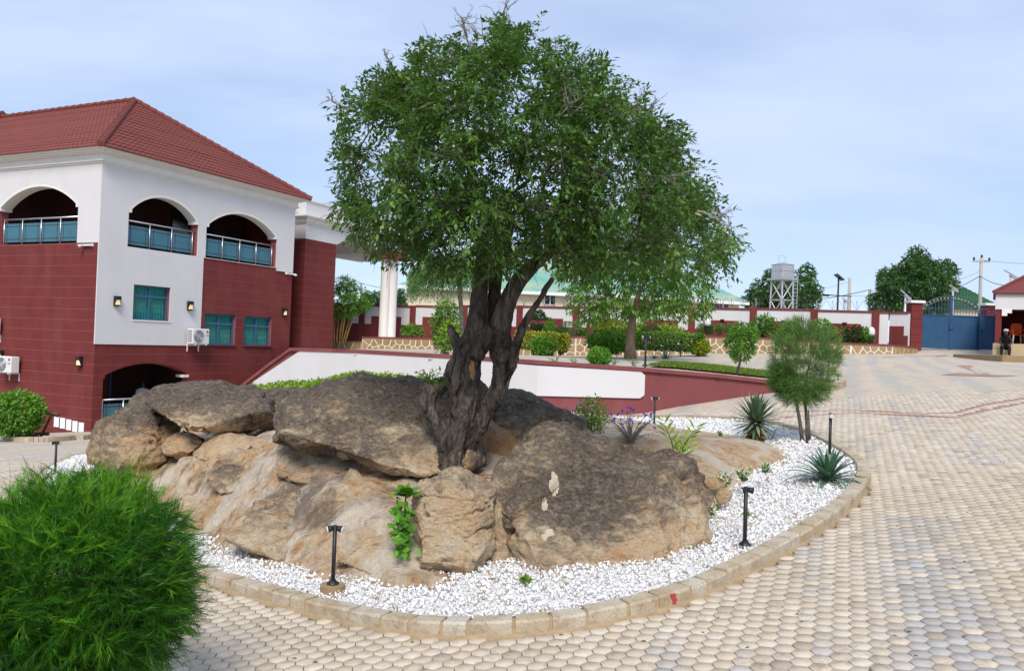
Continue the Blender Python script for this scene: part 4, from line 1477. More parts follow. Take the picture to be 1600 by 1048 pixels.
m, nt, out = new_mat('roof_tile')
v = coords(nt)
n1 = noise_n(nt, v, 1.6, 6, .65)
n2 = noise_n(nt, v, 14, 4, .6)
n3 = noise_n(nt, N(nt, 'ShaderNodeMapping', {0: v, 'Scale': (.25, .25, 5)}).outputs[0], 2.0, 4, .6)
cc = mixc(nt, n2, (.235, .064, .051), (.165, .046, .039))
cc = mixc(nt, N(nt, 'ShaderNodeMapRange', {0: n1, 1: .45, 2: .75, 3: 0.0, 4: .55}).outputs[0], cc, (.14, .045, .038))
cc = mixc(nt, N(nt, 'ShaderNodeMapRange', {0: n3, 1: .62, 2: .74, 3: 0.0, 4: .6}).outputs[0], cc, (.07, .035, .035))
principled(nt, out, cc, .75, .3, 0, bump(nt, n2, .3, .01))


def tiled_slope(parent, e0, e1, t0, t1, name='roof_tiles', courses=19, tw=.24, mat='roof_tile', wav=.014, stp=.028):
    """tile courses over a slope with eave e0-e1 and top t0-t1"""
    e0, e1, t0, t1 = map(np.array, (e0, e1, t0, t1))
    nrm = np.cross(e1 - e0, (t0 + t1) / 2 - (e0 + e1) / 2)
    nrm = nrm / np.linalg.norm(nrm)
    if nrm[2] < 0:
        nrm = -nrm
    VV, FF = [], []
    o = 0
    dirx = (e1 - e0) / np.linalg.norm(e1 - e0)
    for k in range(courses):
        f0, f1 = k / courses, (k + 1) / courses
        a0, b0 = e0 + (t0 - e0) * f0, e1 + (t1 - e1) * f0
        a1, b1 = e0 + (t0 - e0) * f1, e1 + (t1 - e1) * f1
        L = np.linalg.norm(b0 - a0)
        n = max(2, int(L / tw * 5))
        s = np.linspace(0, 1, n)
        lo = a0 + (b0 - a0) * s[:, None]
        hi = a1 + (b1 - a1) * s[:, None]
        ph = (lo @ dirx) / tw * 2 * np.pi + (k % 2) * np.pi
        w = wav * np.sin(ph)
        jit = stp * (1 + .25 * rng.standard_normal())
        pts = np.stack([lo + nrm * (-.02), lo + nrm * (jit + w)[:, None], hi + nrm * (.0 + w * .6)[:, None]], 0)
        VV.append(pts.reshape(-1, 3))
        i = np.arange(n - 1)
        for r in range(2):
            FF.append(np.c_[o + r * n + i, o + r * n + i + 1, o + (r + 1) * n + i + 1, o + (r + 1) * n + i])
        o += 3 * n
    ob = link(name, np_mesh(name, np.vstack(VV), np.vstack(FF)), mat, parent)
    ob['kind'] = 'stuff'
    return ob


RZ, EZ, OV = Z(11.6), Z(8.08), .52
roof = MB().add([(-OV, -OV, EZ), (10 + OV, -OV, EZ), (10 + OV, BL, EZ), (-OV, BL, EZ), (5, 4.7, RZ - .05), (5, BL, RZ - .05)],
                [(0, 1, 4), (0, 4, 5, 3), (1, 2, 5, 4), (0, 3, 2, 1)]).build('roof', 'guard_roof', house)
tiled_slope(roof, (-OV, -OV, EZ), (10 + OV, -OV, EZ), (5, 4.7, RZ), (5.001, 4.7, RZ))
tiled_slope(roof, (-OV, BL, EZ), (-OV, -OV, EZ), (5, BL, RZ), (5, 4.7, RZ))
rc = MB()
for p, q in (((-OV, -OV, EZ), (5, 4.7, RZ)), ((10 + OV, -OV, EZ), (5, 4.7, RZ)), ((5, 4.7, RZ), (5, BL, RZ))):
    p, q = Vector(p), Vector(q)
    n = 26
    for k in range(n):
        a, b = p.lerp(q, k / n), p.lerp(q, (k + 1.08) / n)
        rc.tube([a + Vector((0, 0, .05)), b + Vector((0, 0, .03))], [.125, .105], 8)
rc.build('ridge_caps', 'roof_tile', roof)
# higher back part of the roof, its ridge stepping up near the frame edge
roof2 = MB().add([(.6, 13.6, Z(9.0)), (9.4, 13.6, Z(9.0)), (9.4, 22, Z(9.0)), (.6, 22, Z(9.0)), (5, 13.6, Z(11.95)), (5, 22, Z(11.95))],
                 [(0, 1, 4), (0, 4, 5, 3), (1, 2, 5, 4), (3, 5, 2)]).build('roof', 'roof_tile', house)

# portico at the far end: maroon pier, white entablature with an arch, clustered columns
px0, py0 = 11.5, .57
ent = MB().box(px0, 22, py0, 5.2, Z(6.47), Z(7.20)).box(px0 + .25, 22, py0 + .25, 5, Z(7.60), Z(8.32)).build('entablature', 'white_plaster', house)
cut(ent, [MB().prism([(13.85, Z(6.2)), (17.7, Z(6.2))] + [(a, Z(b)) for a, b in arc(13.85, 17.7, 6.46, 6.84)], py0 - .5, py0 + 3.2)])
pc = MB()
for za, zb, p in ((7.20, 7.28, .06), (7.28, 7.42, .12), (7.42, 7.50, .22), (7.50, 7.60, .30)):
    pc.box(px0 - p, 22, py0 - p, 5.2, Z(za), Z(zb))
pc.box(px0 + .19, 22, py0 + .19, 5, Z(8.32), Z(8.40))
pc.build('cornice', 'white_trim', house, bevel=.006)
MB().box(px0 + .01, 13.84, py0 + .01, 3.2, 0, Z(6.465)).build('pier', 'maroon_joint', house)
for k in range(24):
    a, b = 6.46 - (k + 1) * .385 + .013, 6.46 - k * .385 - .013
    if b < GZ + .1:
        break
    MB().box(px0 + .004, 13.846, py0 + .004, 3.206, Z(a), Z(b)).build('course', 'maroon_plaster', house)
MB().box(10.001, px0 + .01, 2.6, 3.0, 0, Z(6.46)).build('link_wall', 'maroon_trim', house)
MB().box(10.001, px0 - .01, 1.2, 3.0, Z(6.47), Z(8.05)).build('link_wall', 'white_plaster', house)
cpos = at(602, 543, 45.5)
cd = cpos - np.array([C0[0], C0[1], 0])
cu_, cw_ = float(cd @ UX), float(cd @ UY)
for dx_, dy_ in ((-.30, -.05), (.05, -.28), (.32, .1)):
    cl = MB().lathe([(.31, 0), (.31, .12), (.27, .16), (.262, 2.4), (.255, 4.7), (.29, 4.78), (.29, 4.86)], 24, (cu_ + dx_, cw_ + dy_, Z(cpos[2]) - .05)).build('column', 'column_white', house, True)
MB().box(cu_ - .8, cu_ + .85, cw_ - .72, cw_ + .6, Z(cpos[2]) + 4.81, Z(cpos[2]) + 5.25).build('column_capital', 'maroon_trim', house, bevel=.02)
MB().box(cu_ - .62, cu_ + .65, cw_ - .6, cw_ + .42, Z(cpos[2]) - .5, Z(cpos[2]) - .04).build('column_base', 'concrete', house)


def onR(u, z, off=0.0):
    p = np.array([C0[0], C0[1], 0]) + UX * u - UY * off
    return (p[0], p[1], z)


def onL(y, z, off=0.0):
    p = np.array([C0[0], C0[1], 0]) + UY * y - UX * off
    return (p[0], p[1], z)


ROT_R = math.atan2(UX[1], UX[0])                # local x along the face, -y outwards
ROT_L = math.atan2(-UY[1], -UY[0])


def wall_lamp(name, loc, rot, label):
    t = thing('wall_lamp', label, 'lamp', loc, rot, 'wall lamps on the house')
    MB().prism([(0, -.17), (-.02, -.17), (-.02, .17), (0, .17)], -.1, .1, axis='x').box(-.105, .105, -.15, 0, .15, .19).prism([(-.02, .15), (-.15, .15), (-.15, .06), (-.06, -.15), (-.02, -.15)], -.105, -.09, axis='x').prism([(-.02, .15), (-.15, .15), (-.15, .06), (-.06, -.15), (-.02, -.15)], .09, .105, axis='x').box(-.09, .09, -.148, -.02, .06, .149).box(-.105, .105, -.15, -.02, -.17, -.15).build('housing', 'black_metal', t)
    MB().box(-.086, .086, -.125, -.022, -.12, .06).build('diffuser', 'lamp_glow', t, bevel=.01)
    return t


for u, z, lb in ((.74, 2.81, 'black wall lamp glowing at the house corner side of the upper white window'), (4.05, 2.83, 'black wall lamp glowing above the white air conditioner unit'), (9.53, 2.86, 'black wall lamp glowing beside the maroon portico pier')):
    wall_lamp('l', onR(u, z, .047 if u < 5 else .008), ROT_R, lb)
for y, z, lb in ((5.04, .67, 'black wall lamp glowing at the picture edge next to an air conditioner'), (.66, .63, 'black wall lamp glowing low on the maroon wall above the white papers')):
    wall_lamp('l', onL(y, z, .008), ROT_L, lb)


def ac_unit(loc, rot, label):
    t = thing('air_conditioner', label, 'air conditioner', loc, rot, 'outdoor air conditioner units')
    MB().box(-.42, .42, -.44, -.12, -.30, .30).build('casing', 'ac_white', t, bevel=.02)
    fan = MB()
    for k in range(7):
        r = .245 - k * .032
        pts = [(-.12 + r * math.cos(a), -.455, r * math.sin(a)) for a in np.linspace(0, 2 * math.pi, 25)]
        fan.tube(pts, .006, 4, cap=False)
    for k in range(8):
        a = k * math.pi / 8
        fan.tube([(-.12 + .25 * math.cos(a), -.457, .25 * math.sin(a)), (-.12 - .25 * math.cos(a), -.457, -.25 * math.sin(a))], .004, 4)
    fan.build('fan_grille', 'zinc', t)
    MB().tube([(-.12, -.4405, 0), (-.12, -.4455, 0)], .25, 28).build('fan_opening', 'ac_dark', t)
    MB().tube([(.31, -.441, .19), (.31, -.449, .19)], .05, 16).build('emblem', 'logo_red', t)
    MB().box(.235, .385, -.449, -.441, .03, .075).build('lettering', 'zinc', t)
    lv = MB()
    for k in range(7):
        lv.box(-.4235, -.4205, -.40, -.16, -.22 + k * .07, -.185 + k * .07)
    lv.build('side_louvre', 'ac_dark', t)
    br = MB()
    for s in (-.28, .28):
        br.box(s - .02, s + .02, -.46, 0, -.345, -.305).box(s - .02, s + .02, -.03, 0, -.6, -.345)
    br.build('bracket', 'ac_white', t)
    return t


ac_unit(onR(4.32, 1.66, .046), ROT_R, 'white outdoor air conditioner unit at the lower edge of the white wall')
ac_unit(onL(4.26, .37, .008), ROT_L, 'white outdoor air conditioner unit above the round green bush')
ac_unit(onL(5.45, 1.75, .008), ROT_L, 'white outdoor air conditioner unit cut off by the picture edge')


def cctv(loc, rot, label, flip=1):
    t = thing('security_camera', label, 'security camera', loc, rot, 'white security cameras on the house')
    MB().box(-.05, .05, -.06, 0, -.05, .05).build('mount', 'ac_white', t, bevel=.008)
    MB().box(-.03, .47 * flip if flip > 0 else .03, -.11, -.05, -.03, .03).build('arm', 'ac_white', t) if flip > 0 else MB().box(-.47, .03, -.11, -.05, -.03, .03).build('arm', 'ac_white', t)
    MB().tube([(.42 * flip, -.12, -.02), (.42 * flip, -.28, -.06)], .05, 12).build('camera_body', 'ac_white', t, True)
    MB().tube([(.42 * flip, -.281, -.06), (.42 * flip, -.287, -.0615)], .036, 12).build('lens', 'dark_glass', t)
    return t


cctv(onL(.30, 4.73, .008), ROT_L, 'white security camera at the house corner below the balcony', -1)
cctv(onR(9.55, 4.62, .022), ROT_R, 'white security camera under the white pier of the second arch')

for k in range(5):
    o = MB().box(-.135, .135, -.006, 0, -.19, .19).build('paper_notice', 'paper')
    o.location = onL(1.82 - k * .33, -1.56 - .03 * k, .0085)
    o.rotation_euler = (0, 0, ROT_L)
    tag(o, ['blank white sheet on the maroon wall, first of five from the wooden bench', 'blank white sheet on the maroon wall, second of five from the wooden bench', 'blank white sheet on the maroon wall, middle one of five',
            'blank white sheet on the maroon wall, fourth of five from the wooden bench', 'blank white sheet on the maroon wall, nearest the house corner'][k], 'paper', 'sheets pasted on the maroon wall')

# ------------------------------------------------------------------ retaining wall, terrace
_wp = [(376, 603, 23.2), (420, 569, 22.5), (456, 543, 21.9), (557, 546, 20.5), (720, 555, 19.0), (841, 563, 18.1), (1010, 574.5, 18.1), (1120, 584, 18.8), (1200, 593, 19.4), (1244, 598, 19.7)]
WP = np.array([at(*p) for p in _wp])
wall = thing('retaining_wall', 'low retaining wall with long white panel and maroon border behind the rocks', 'wall', (WP[6][0], WP[6][1], float(z_g(WP[6][0], WP[6][1])[0])))
WINV = Matrix.Translation(-Vector(wall.location))


def ribbon(name, P, T, zlo, zhi, off0, off1, mat, parent, inv):
    """upright strip following points P (n,2): bottom zlo, top zhi, from off0 to off1 behind the face"""
    P = np.asarray(P)
    T = np.gradient(P, axis=0)
    T /= np.linalg.norm(T, axis=1)[:, None]
    Nn = np.c_[-T[:, 1], T[:, 0]]
    if T[:, 0].sum() < 0:
        Nn = -Nn
    a, b = P + Nn * off0, P + Nn * off1
    n = len(P)
    vs = [tuple(inv @ Vector((*p, z))) for p, z in zip(a, zlo)] + [tuple(inv @ Vector((*p, z))) for p, z in zip(a, zhi)] + [tuple(inv @ Vector((*p, z))) for p, z in zip(b, zhi)] + [tuple(inv @ Vector((*p, z))) for p, z in zip(b, zlo)]
    fs = []
    for i in range(n - 1):
        for r in range(4):
            r2 = (r + 1) % 4
            fs.append((r * n + i, r * n + i + 1, r2 * n + i + 1, r2 * n + i))
    fs += [(0, n, 2 * n, 3 * n), (n - 1, 4 * n - 1, 3 * n - 1, 2 * n - 1)]
    o = MB().add(vs, fs).build(name, mat, parent)
    bm = bmesh.new(); bm.from_mesh(o.data); bmesh.ops.recalc_face_normals(bm, faces=bm.faces); bm.to_mesh(o.data); bm.free()
    return o


def along(P, n):
    P = np.asarray(P)
    L = np.r_[0, np.cumsum(np.linalg.norm(np.diff(P[:, :2], axis=0), axis=1))]
    s = np.linspace(0, L[-1], n)
    s = np.unique(np.r_[s, L])
    return np.stack([np.interp(s, L, P[:, k]) for k in range(P.shape[1])], 1)


wq = along(WP, 40)
ribbon('wall_body', wq[:, :2], None, z_g(wq[:, 0], wq[:, 1]) - 1.2, wq[:, 2] - .02, 0, .26, 'maroon_faded', wall, WINV)
ribbon('coping', wq[:, :2], None, wq[:, 2] - .085, wq[:, 2], -.06, .30, 'maroon_faded', wall, WINV)
# white panel with clipped corners
_pn = [(398, 596, 604, 22.9), (470, 548.5, 606, 21.7), (557, 550, 610, 20.5), (720, 560, 614, 19.0), (841, 571, 618, 18.1), (1001, 580.5, 622, 18.1), (1007.5, 586, 617, 18.1)]
top = np.array([at(a, b, d) for a, b, c_, d in _pn])
bot = np.array([at(a, c_, d) for a, b, c_, d in _pn])
ribbon('white_panel', top[:, :2], None, bot[:, 2], top[:, 2], -.045, -.001, 'white_plaster', wall, WINV)

_tb = [(z_, ) for z_ in ()]
tpts = [(p[0], p[1] + .3, p[2] - .13) for p in WP[2:8]] + [(WP[9][0], WP[9][1] + .3, WP[9][2] - .04)]
for f in np.linspace(0, 1, 6):
    a, b = hit(1322, 604)[:2], at(1335, 552, 37.5)[:2]
    q = a + (b - a) * f
    tpts.append((q[0], q[1], float(z_g(q[0], q[1])[0]) - .012))
tpts += [tuple(at(*p)) for p in ((520, 546, 44.5), (602, 544, 45), (720, 547, 43), (830, 556, 41.5), (900, 555, 41), (1000, 555, 40.2), (1110, 552, 39.3), (1210, 552.5, 38.5), (1280, 552.5, 38))]
tpts += [(-11, 38, 1.25), (-10, 30, 1.3), (-6, 50, 1.5), (18, 46, 2.2), (0, 33, 1.42)]
z_t = TPS(tpts, .05)
bpoly = [tuple(p[:2] + np.array([0, .1])) for p in WP[2:10]] + [tuple(hit(1322, 604)[:2] + np.array([.15, 0])), tuple(at(1340, 552, 39)[:2]), (18, 60), (-25, 60), (-12, 42), (-9.9, 38.2)]
terr = link('terrace', grid_sheet('terrace', np.linspace(-26, 18, 160), np.linspace(16, 60, 160), z_t, lambda x, y: in_poly(x, y, bpoly), {'near': lambda V: V[:, 0] * 0}), 'paving_far')
structure(terr)

# grass verge above the maroon end of the wall, closed by a stub of stone kerb
lawn_px = [(1012, 574), (1060, 577), (1120, 583), (1225, 594), (1290, 597), (1318, 600), (1306, 592), (1240, 588), (1180, 582), (1100, 572.5), (1040, 568.5)]
lp = np.array([hit(a, b, surf_fn=z_t) if a < 1300 else np.array([*hit(1316, 604)[:2] - [.1, -.35 if b < 598 else .0], 0]) for a, b in lawn_px])[:, :2]
lx0, lx1, ly0, ly1 = lp[:, 0].min(), lp[:, 0].max(), lp[:, 1].min(), lp[:, 1].max()
lawn = link('lawn', grid_sheet('lawn', np.linspace(lx0, lx1, 60), np.linspace(ly0, ly1, 40), lambda x, y: z_t(x, y) + .05, lambda x, y: in_poly(x, y, lp)), surf('lawn_soil', (.14, .17, .035), (.20, .17, .06), .95, scale=3, var=1))
structure(lawn)

# stub of kerb blocks round the end of the verge
ek = bpy.data.objects.new('kerb', None)
col.objects.link(ek)
structure(ek)
ek.empty_display_size = .1
ekp = np.array([hit(1238, 611), hit(1262, 612.5), hit(1288, 612), hit(1310, 609), hit(1322, 604), hit(1318, 597)])
ek.location = ekp[2]
ekq = catmull(ekp, 3, closed=False)
EKI = Matrix.Translation(-Vector(ek.location))
for a, b_ in zip(ekq[:-1], ekq[1:]):
    a2, b2 = a + (b_ - a) * .05, b_ - (b_ - a) * .05
    ribbon('kerb_block', np.array([a2[:2], b2[:2]]), None, [a2[2] - .1, b2[2] - .1], [a2[2] + .16, b2[2] + .16], 0, .16, 'kerb_stone', ek, EKI)

# ------------------------------------------------------------------ boundary wall with planter in front
PWA, PWB = at(485, 540, 49.5), at(1385, 550, 40.4)
bw = thing('boundary_wall', 'long white boundary wall with maroon pillars and stepped maroon panels', 'wall', (PWA[0], PWA[1], 1.0))
dv = (PWB - PWA)[:2]
WLEN = float(np.linalg.norm(dv))
bw.rotation_euler = (0, 0, math.atan2(dv[1], dv[0]))
BROT = math.atan2(dv[1], dv[0])
dvn = dv / WLEN


def bw_s(px):
    """distance along the boundary wall of a photo column"""
    r = ray(px, 500)
    # (PWA + s*dvn) parallel to r
    A = np.array([[dvn[0], -r[0]], [dvn[1], -r[1]]])
    return float(np.linalg.solve(A, -PWA[:2])[0])


def bw_z(px, py):
    r = ray(px, py)
    s_ = bw_s(px)
    p = PWA[:2] + dvn * s_
    return CAM_Z + r[2] * p[1] / r[1]


pil = [486, 565.5, 645, 726, 812, 900, 988, 1081, 1177, 1272, 1368]
topy = {486: 476, 565.5: 478, 645: 480.5, 726: 480, 812: 480.5, 900: 482, 988: 483, 1081: 484, 1177: 483, 1272: 486.5, 1368: 489, 1388: 490}
Zb = lambda z: z - 1.0
prev = None
for i, p in enumerate(pil + [1388]):
    s_ = bw_s(p)
    zt = bw_z(p, topy[p])
    if prev is not None:
        s0, zt0, p0 = prev
        zt_ = (zt + zt0) / 2
        if p != 1388:
            pass
        MB().box(s0 + .17, s_ - .17 if p != 1388 else s_, 0, .2, Zb(.6), Zb(zt_)).build('wall_panel', 'white_plaster', bw)
        MB().box(s0 + .172, s_ - .172 if p != 1388 else s_, -.05, .25, Zb(zt_ + .001), Zb(zt_ + .10)).build('coping', 'maroon_trim', bw)
        if p != 1388:
            w = s_ - s0
            a, b = s0 + .171, s_ - .171
            z1, z2 = zt_ - 1.02, zt_ - .56
            MB().prism([(a, Zb(.6)), (b, Zb(.6)), (b, Zb(z1)), (b - w * .17, Zb(z1)), (b - w * .17, Zb(z2)), (a + w * .14, Zb(z2)), (a + w * .14, Zb(z1)), (a, Zb(z1))], -.04, -.001).build('maroon_panel', 'maroon_plaster', bw)
            lm = MB().box((a + b) / 2 - .1, (a + b) / 2 + .1, -.12, -.041, Zb(z2 - .03), Zb(z2 + .06)).build('bulkhead_light', 'black_metal', bw)
    if p != 1388:
        MB().box(s_ - .168, s_ + .168, -.09, .29, Zb(.6), Zb(zt + .12)).build('pillar', 'maroon_plaster', bw)
    prev = (s_, zt, p)
# angled end of the wall that meets the gate pillar
EA, EB = at(1388, 548, 40.35), at(1418, 548, 39.7)
zte = bw_z(1388, 490)
dv2 = (EB - EA)[:2]
l2 = float(np.linalg.norm(dv2))
Me = Matrix.Translation((0, 0, 0))
we = thing('boundary_wall', 'short white and maroon boundary wall return beside the blue gate', 'wall', (EA[0], EA[1], 1.0), math.atan2(dv2[1], dv2[0]))
MB().box(.01, l2, 0, .2, 0, Zb(zte)).build('wall_panel', 'white_plaster', we)
MB().box(.01, l2, -.05, .25, Zb(zte) + .001, Zb(zte) + .10).build('coping', 'maroon_trim', we)
MB().prism([(.02, 0), (l2, 0), (l2, Zb(zte - 1.05)), (l2 - .2, Zb(zte - 1.05)), (l2 - .2, Zb(zte - .6)), (.02, Zb(zte - .6))], -.04, -.001).build('maroon_panel', 'maroon_plaster', we)

# coil of razor wire along the top
rz = thing('razor_wire', 'coiled razor wire along the top of the boundary wall', 'razor wire', (PWA[0], PWA[1], 1.0), BROT)
for p0, p1 in ((735, 900), (900, 1081), (1081, 1177), (1177, 1272), (1272, 1386)):
    s0, s1 = bw_s(p0), bw_s(p1)
    za, zb_ = bw_z(p0, topy.get(p0, 480)) + .12, bw_z(p1, topy.get(p1, 490)) + .12
    n = int((s1 - s0) / .28 * 9)
    t = np.linspace(0, 1, n)
    an = t * (s1 - s0) / .28 * 2 * np.pi
    w = .008
    pts = np.c_[s0 + (s1 - s0) * t + .12 * np.sin(an * .5), .1 + .22 * np.sin(an), Zb(za + (zb_ - za) * t) + .24 + .22 * np.cos(an)]
    MB().tube([tuple(q) for q in pts], w, 3, cap=False).build('wire_coil', 'wire_grey', rz)
    for s_ in (s0 + .1, (s0 + s1) / 2):
        MB().tube([(s_, .1, Zb(za) - .1), (s_, .1, Zb(za) + .45)], .02, 5).build('stake', 'pole_grey', rz)


# stone-faced planter
def clip_poly(poly, n, d):
    """keep the side n.x <= d"""
    out_ = []
    for i in range(len(poly)):
        a, b = poly[i - 1], poly[i]
        da, db = a @ n - d, b @ n - d
        if da <= 0:
            out_.append(a)
        if da * db < 0:
            out_.append(a + (b - a) * da / (da - db))
    return out_


def shrink(poly, w):
    out_ = list(poly)
    c = np.mean(poly, 0)
    base = [np.array(p) for p in poly]
    for i in range(len(base)):
        a, b = base[i - 1], base[i]
        e = b - a
        L = np.linalg.norm(e)
        if L < 1e-6:
            continue
        n = np.array([e[1], -e[0]]) / L
        if n @ (c - a) > 0:
            n = -n
        out_ = clip_poly(out_, n, n @ a - w)
        if len(out_) < 3:
            return []
    return out_


surf('planter_stone', (.36, .235, .105), (.25, .15, .065), .85, scale=1.7, var=1, bs=.5, kind='Object')
_m = M['planter_stone']
_nt = _m.node_tree
_oi = N(_nt, 'ShaderNodeObjectInfo')
_pb = [n for n in _nt.nodes if n.type == 'BSDF_PRINCIPLED'][0]
_l = _pb.inputs['Base Color'].links[0].from_socket
_nt.links.new(mixc(_nt, N(_nt, 'ShaderNodeMath', {0: _oi.outputs['Random'], 1: .7}, operation='MULTIPLY').outputs[0], _l, (.42, .29, .15)), _pb.inputs['Base Color'])

PL = [(512, 534, 546, 45.2), (565, 534, 546, 44.8), (566, 527.5, 546, 44.2), (720, 531, 548, 42.6), (830, 529, 556, 41.4), (900, 527, 555.5, 40.8), (1000, 528, 555.5, 40), (1110, 526.5, 553.5, 39.2), (1210, 530, 553.5, 38.4), (1330, 538, 553.5, 37.6), (1395, 540.5, 553, 37.5), (1434, 544, 551.5, 38.6)]
plant = thing('stone_planter', 'raised planter bed faced with tan crazy-paved stones in white mortar', 'planter', tuple(at(1110, 553.5, 39.2)))
PINV = Matrix.Translation(-Vector(plant.location))
nstone = 0
for (a, b) in zip(PL[:-1], PL[1:]):
    if a[0] == 565:
        continue
    ta, tb_ = at(a[0], a[1], a[3]), at(b[0], b[1], b[3])
    ba, bb_ = at(a[0], a[2], a[3]), at(b[0], b[2], b[3])
    e = (tb_ - ta)[:2]
    L = float(np.linalg.norm(e))
    u = np.array([*(e / L), 0])
    nrm = np.array([u[1], -u[0], 0])
    zlo0, zlo1, zh0, zh1 = ba[2] - .1, bb_[2] - .1, ta[2], tb_[2]
    P0 = np.array([ta[0], ta[1], 0])

    def W(s, z, o):
        return tuple(PINV @ Vector(P0 + u * s + nrm * o + np.array([0, 0, z])))
    MB().add([W(0, zlo0, 0), W(L, zlo1, 0), W(L, zh1, 0), W(0, zh0, 0), W(0, zlo0, -.3), W(L, zlo1, -.3), W(L, zh1, -.3), W(0, zh0, -.3)],
             [(0, 1, 2, 3), (7, 6, 5, 4), (3, 2, 6, 7), (1, 5, 6, 2), (0, 3, 7, 4)]).build('mortar_face', 'mortar_white', plant)
    MB().add([W(-.01, zh0, .06), W(L + .01, zh1, .06), W(L + .01, zh1, -.3), W(-.01, zh0, -.3), W(-.01, zh0 + .07, .06), W(L + .01, zh1 + .07, .06), W(L + .01, zh1 + .07, -.3), W(-.01, zh0 + .07, -.3)],
             [(0, 1, 5, 4), (4, 5, 6, 7), (1, 2, 6, 5), (0, 4, 7, 3), (3, 2, 1, 0)]).build('coping', 'maroon_trim', plant)
    cell = .36
    rows = max(1, round((zh0 - zlo0) / cell))
    pts = []
    ncol = max(1, round(L / cell))
    for r in range(rows):
        for c_ in range(ncol):
            pts.append(np.array([(c_ + .5 + .5 * (r % 2) - .25 + random.uniform(-.3, .3)) * L / ncol, (r + .5 + random.uniform(-.28, .28)) / rows]))
    H = lambda s: zlo0 + .0 + (zlo1 - zlo0) * s / L
    Ht = lambda s: zh0 + (zh1 - zh0) * s / L
    hm = (zh0 - zlo0 + zh1 - zlo1) / 2
    pts = [np.array([p[0], p[1] * hm]) for p in pts]
    for i, p in enumerate(pts):
        poly = [np.array(q, float) for q in ((0.01, 0), (L - .01, 0), (L - .01, hm), (0.01, hm))]
        for j, q in enumerate(pts):
            if i == j or np.linalg.norm(p - q) > 1.5:
                continue
            n_ = (q - p) / np.linalg.norm(q - p)
            poly = clip_poly(poly, n_, n_ @ ((p + q) / 2))
            if len(poly) < 3:
                break
        poly = shrink(poly, .030) if len(poly) >= 3 else []
        if len(poly) < 3:
            continue
        tz = lambda q: H(q[0]) + q[1] / hm * (Ht(q[0]) - H(q[0]))
        cpt = np.mean(poly, 0)
        n_ = len(poly)
        fr = [W(q[0], tz(q), .001) for q in poly]
        ft = [W(*(lambda r_: (r_[0], tz(r_)))(q + (cpt - q) * .06), .030) for q in poly]
        mb = MB().add(fr + ft, [tuple(range(n_, 2 * n_))] + [(k, (k + 1) % n_, n_ + (k + 1) % n_, n_ + k) for k in range(n_)])
        mb.build('stone', 'planter_stone', plant)
        nstone += 1
# soil behind the planter face
pt = [at(a, b, d) for a, b, c_, d in PL]
vs = [(p[0], p[1] + .15, p[2] - .04) for p in pt] + [(p[0] * 1.06, p[1] + 4.2, p[2] + .05) for p in pt]
n = len(pt)
so = MB().add([tuple(PINV @ Vector(v)) for v in vs], [(i, i + 1, n + i + 1, n + i) for i in range(n - 1)]).build('planter_soil', 'soil', plant)
print('stones', nstone)

# ------------------------------------------------------------------ gate
GY_ = 41.0
gp = at(1484, 546, GY_)
k1 = GY_ / F_PX
gate = thing('gate', 'blue sheet-metal double gate with arched barred top and gold studs', 'gate', tuple(gp))


def G(px, py):
    p = at(px, py, GY_) - gp
    return p[0], p[2]


xl, _ = G(1436, 546)
xr, _ = G(1530, 546)
zs = 1.70
for s, (a, b) in enumerate(((xl, -.055), (.055, xr))):
    lf = MB().box(a, b, -.02, .02, .03, zs).build('gate_leaf', 'gate_blue', gate)
    fr = MB()
    for q in ((a, a + .05, .03, zs), (b - .05, b, .03, zs)):
        fr.box(q[0], q[1], -.045, .035, q[2], q[3])
    fr.box(a + .05, b - .05, -.045, .035, .03, .08).box(a + .05, b - .05, -.045, .035, zs - .05, zs)
    fr.build('leaf_frame', 'gate_blue', lf)
    w = b - a
    hgt = .92

    def top_z(x, r=1.0):
        t = (x - a) / w if s else (b - x) / w
        return zs + hgt * r * math.sqrt(max(0, 1 - t ** 1.9))
    for off in (0, .17):
        pth = [(x, 0, max(zs, top_z(x) - off)) for x in np.linspace(a + .02, b - .02, 26)]
        MB().tube(pth, .024, 5).build('arch_bar', 'gate_blue', lf)
    MB().tube([(a + .02, 0, zs + .30), (b - .02, 0, zs + .30)], .016, 5).build('cross_bar', 'gate_blue', lf)
    for x in np.linspace(a + .1, b - .1, 9):
        if top_z(x) - .17 > zs + .06:
            MB().tube([(x, 0, zs), (x, 0, top_z(x) - .17)], .014, 5).build('bar', 'gate_blue', lf)
    for x in np.linspace(a + .12, b - .12, 8):
        MB().lathe([(0.0, -.045), (.04, -.02), (.04, .02), (0.0, .045)], 8, (x, -.01, top_z(x) - .085), cap=False).build('stud', 'gold_paint', lf)
MB().box(-.054, .054, -.06, .06, 0, 2.66).build('meeting_post', 'gate_blue', gate)
MB().box(-.09, .09, -.10, -.061, 1.0, 1.25).build('lock_box', 'gate_blue', gate)
sd = thing('side_gate', 'narrow blue metal side door next to the double gate', 'door', tuple(at(1541, 547.5, 40.6)), R(-6))
MB().box(-.36, .36, -.02, .02, .03, 1.70).build('door_sheet', 'gate_blue', sd)
fr = MB().box(-.36, -.31, -.045, .035, .03, 2.05).box(.31, .36, -.045, .035, .03, 2.05).box(-.31, .31, -.045, .035, 1.65, 1.70).box(-.31, .31, -.04, .03, 2.0, 2.05)
fr.build('door_frame', 'gate_blue', sd)
for x in (-.18, .0, .18):
    MB().tube([(x, 0, 1.7), (x, 0, 2.0)], .014, 5).build('bar', 'gate_blue', sd)
MB().box(-.30, -.26, -.09, -.021, .92, 1.0).build('handle', 'black_metal', sd)
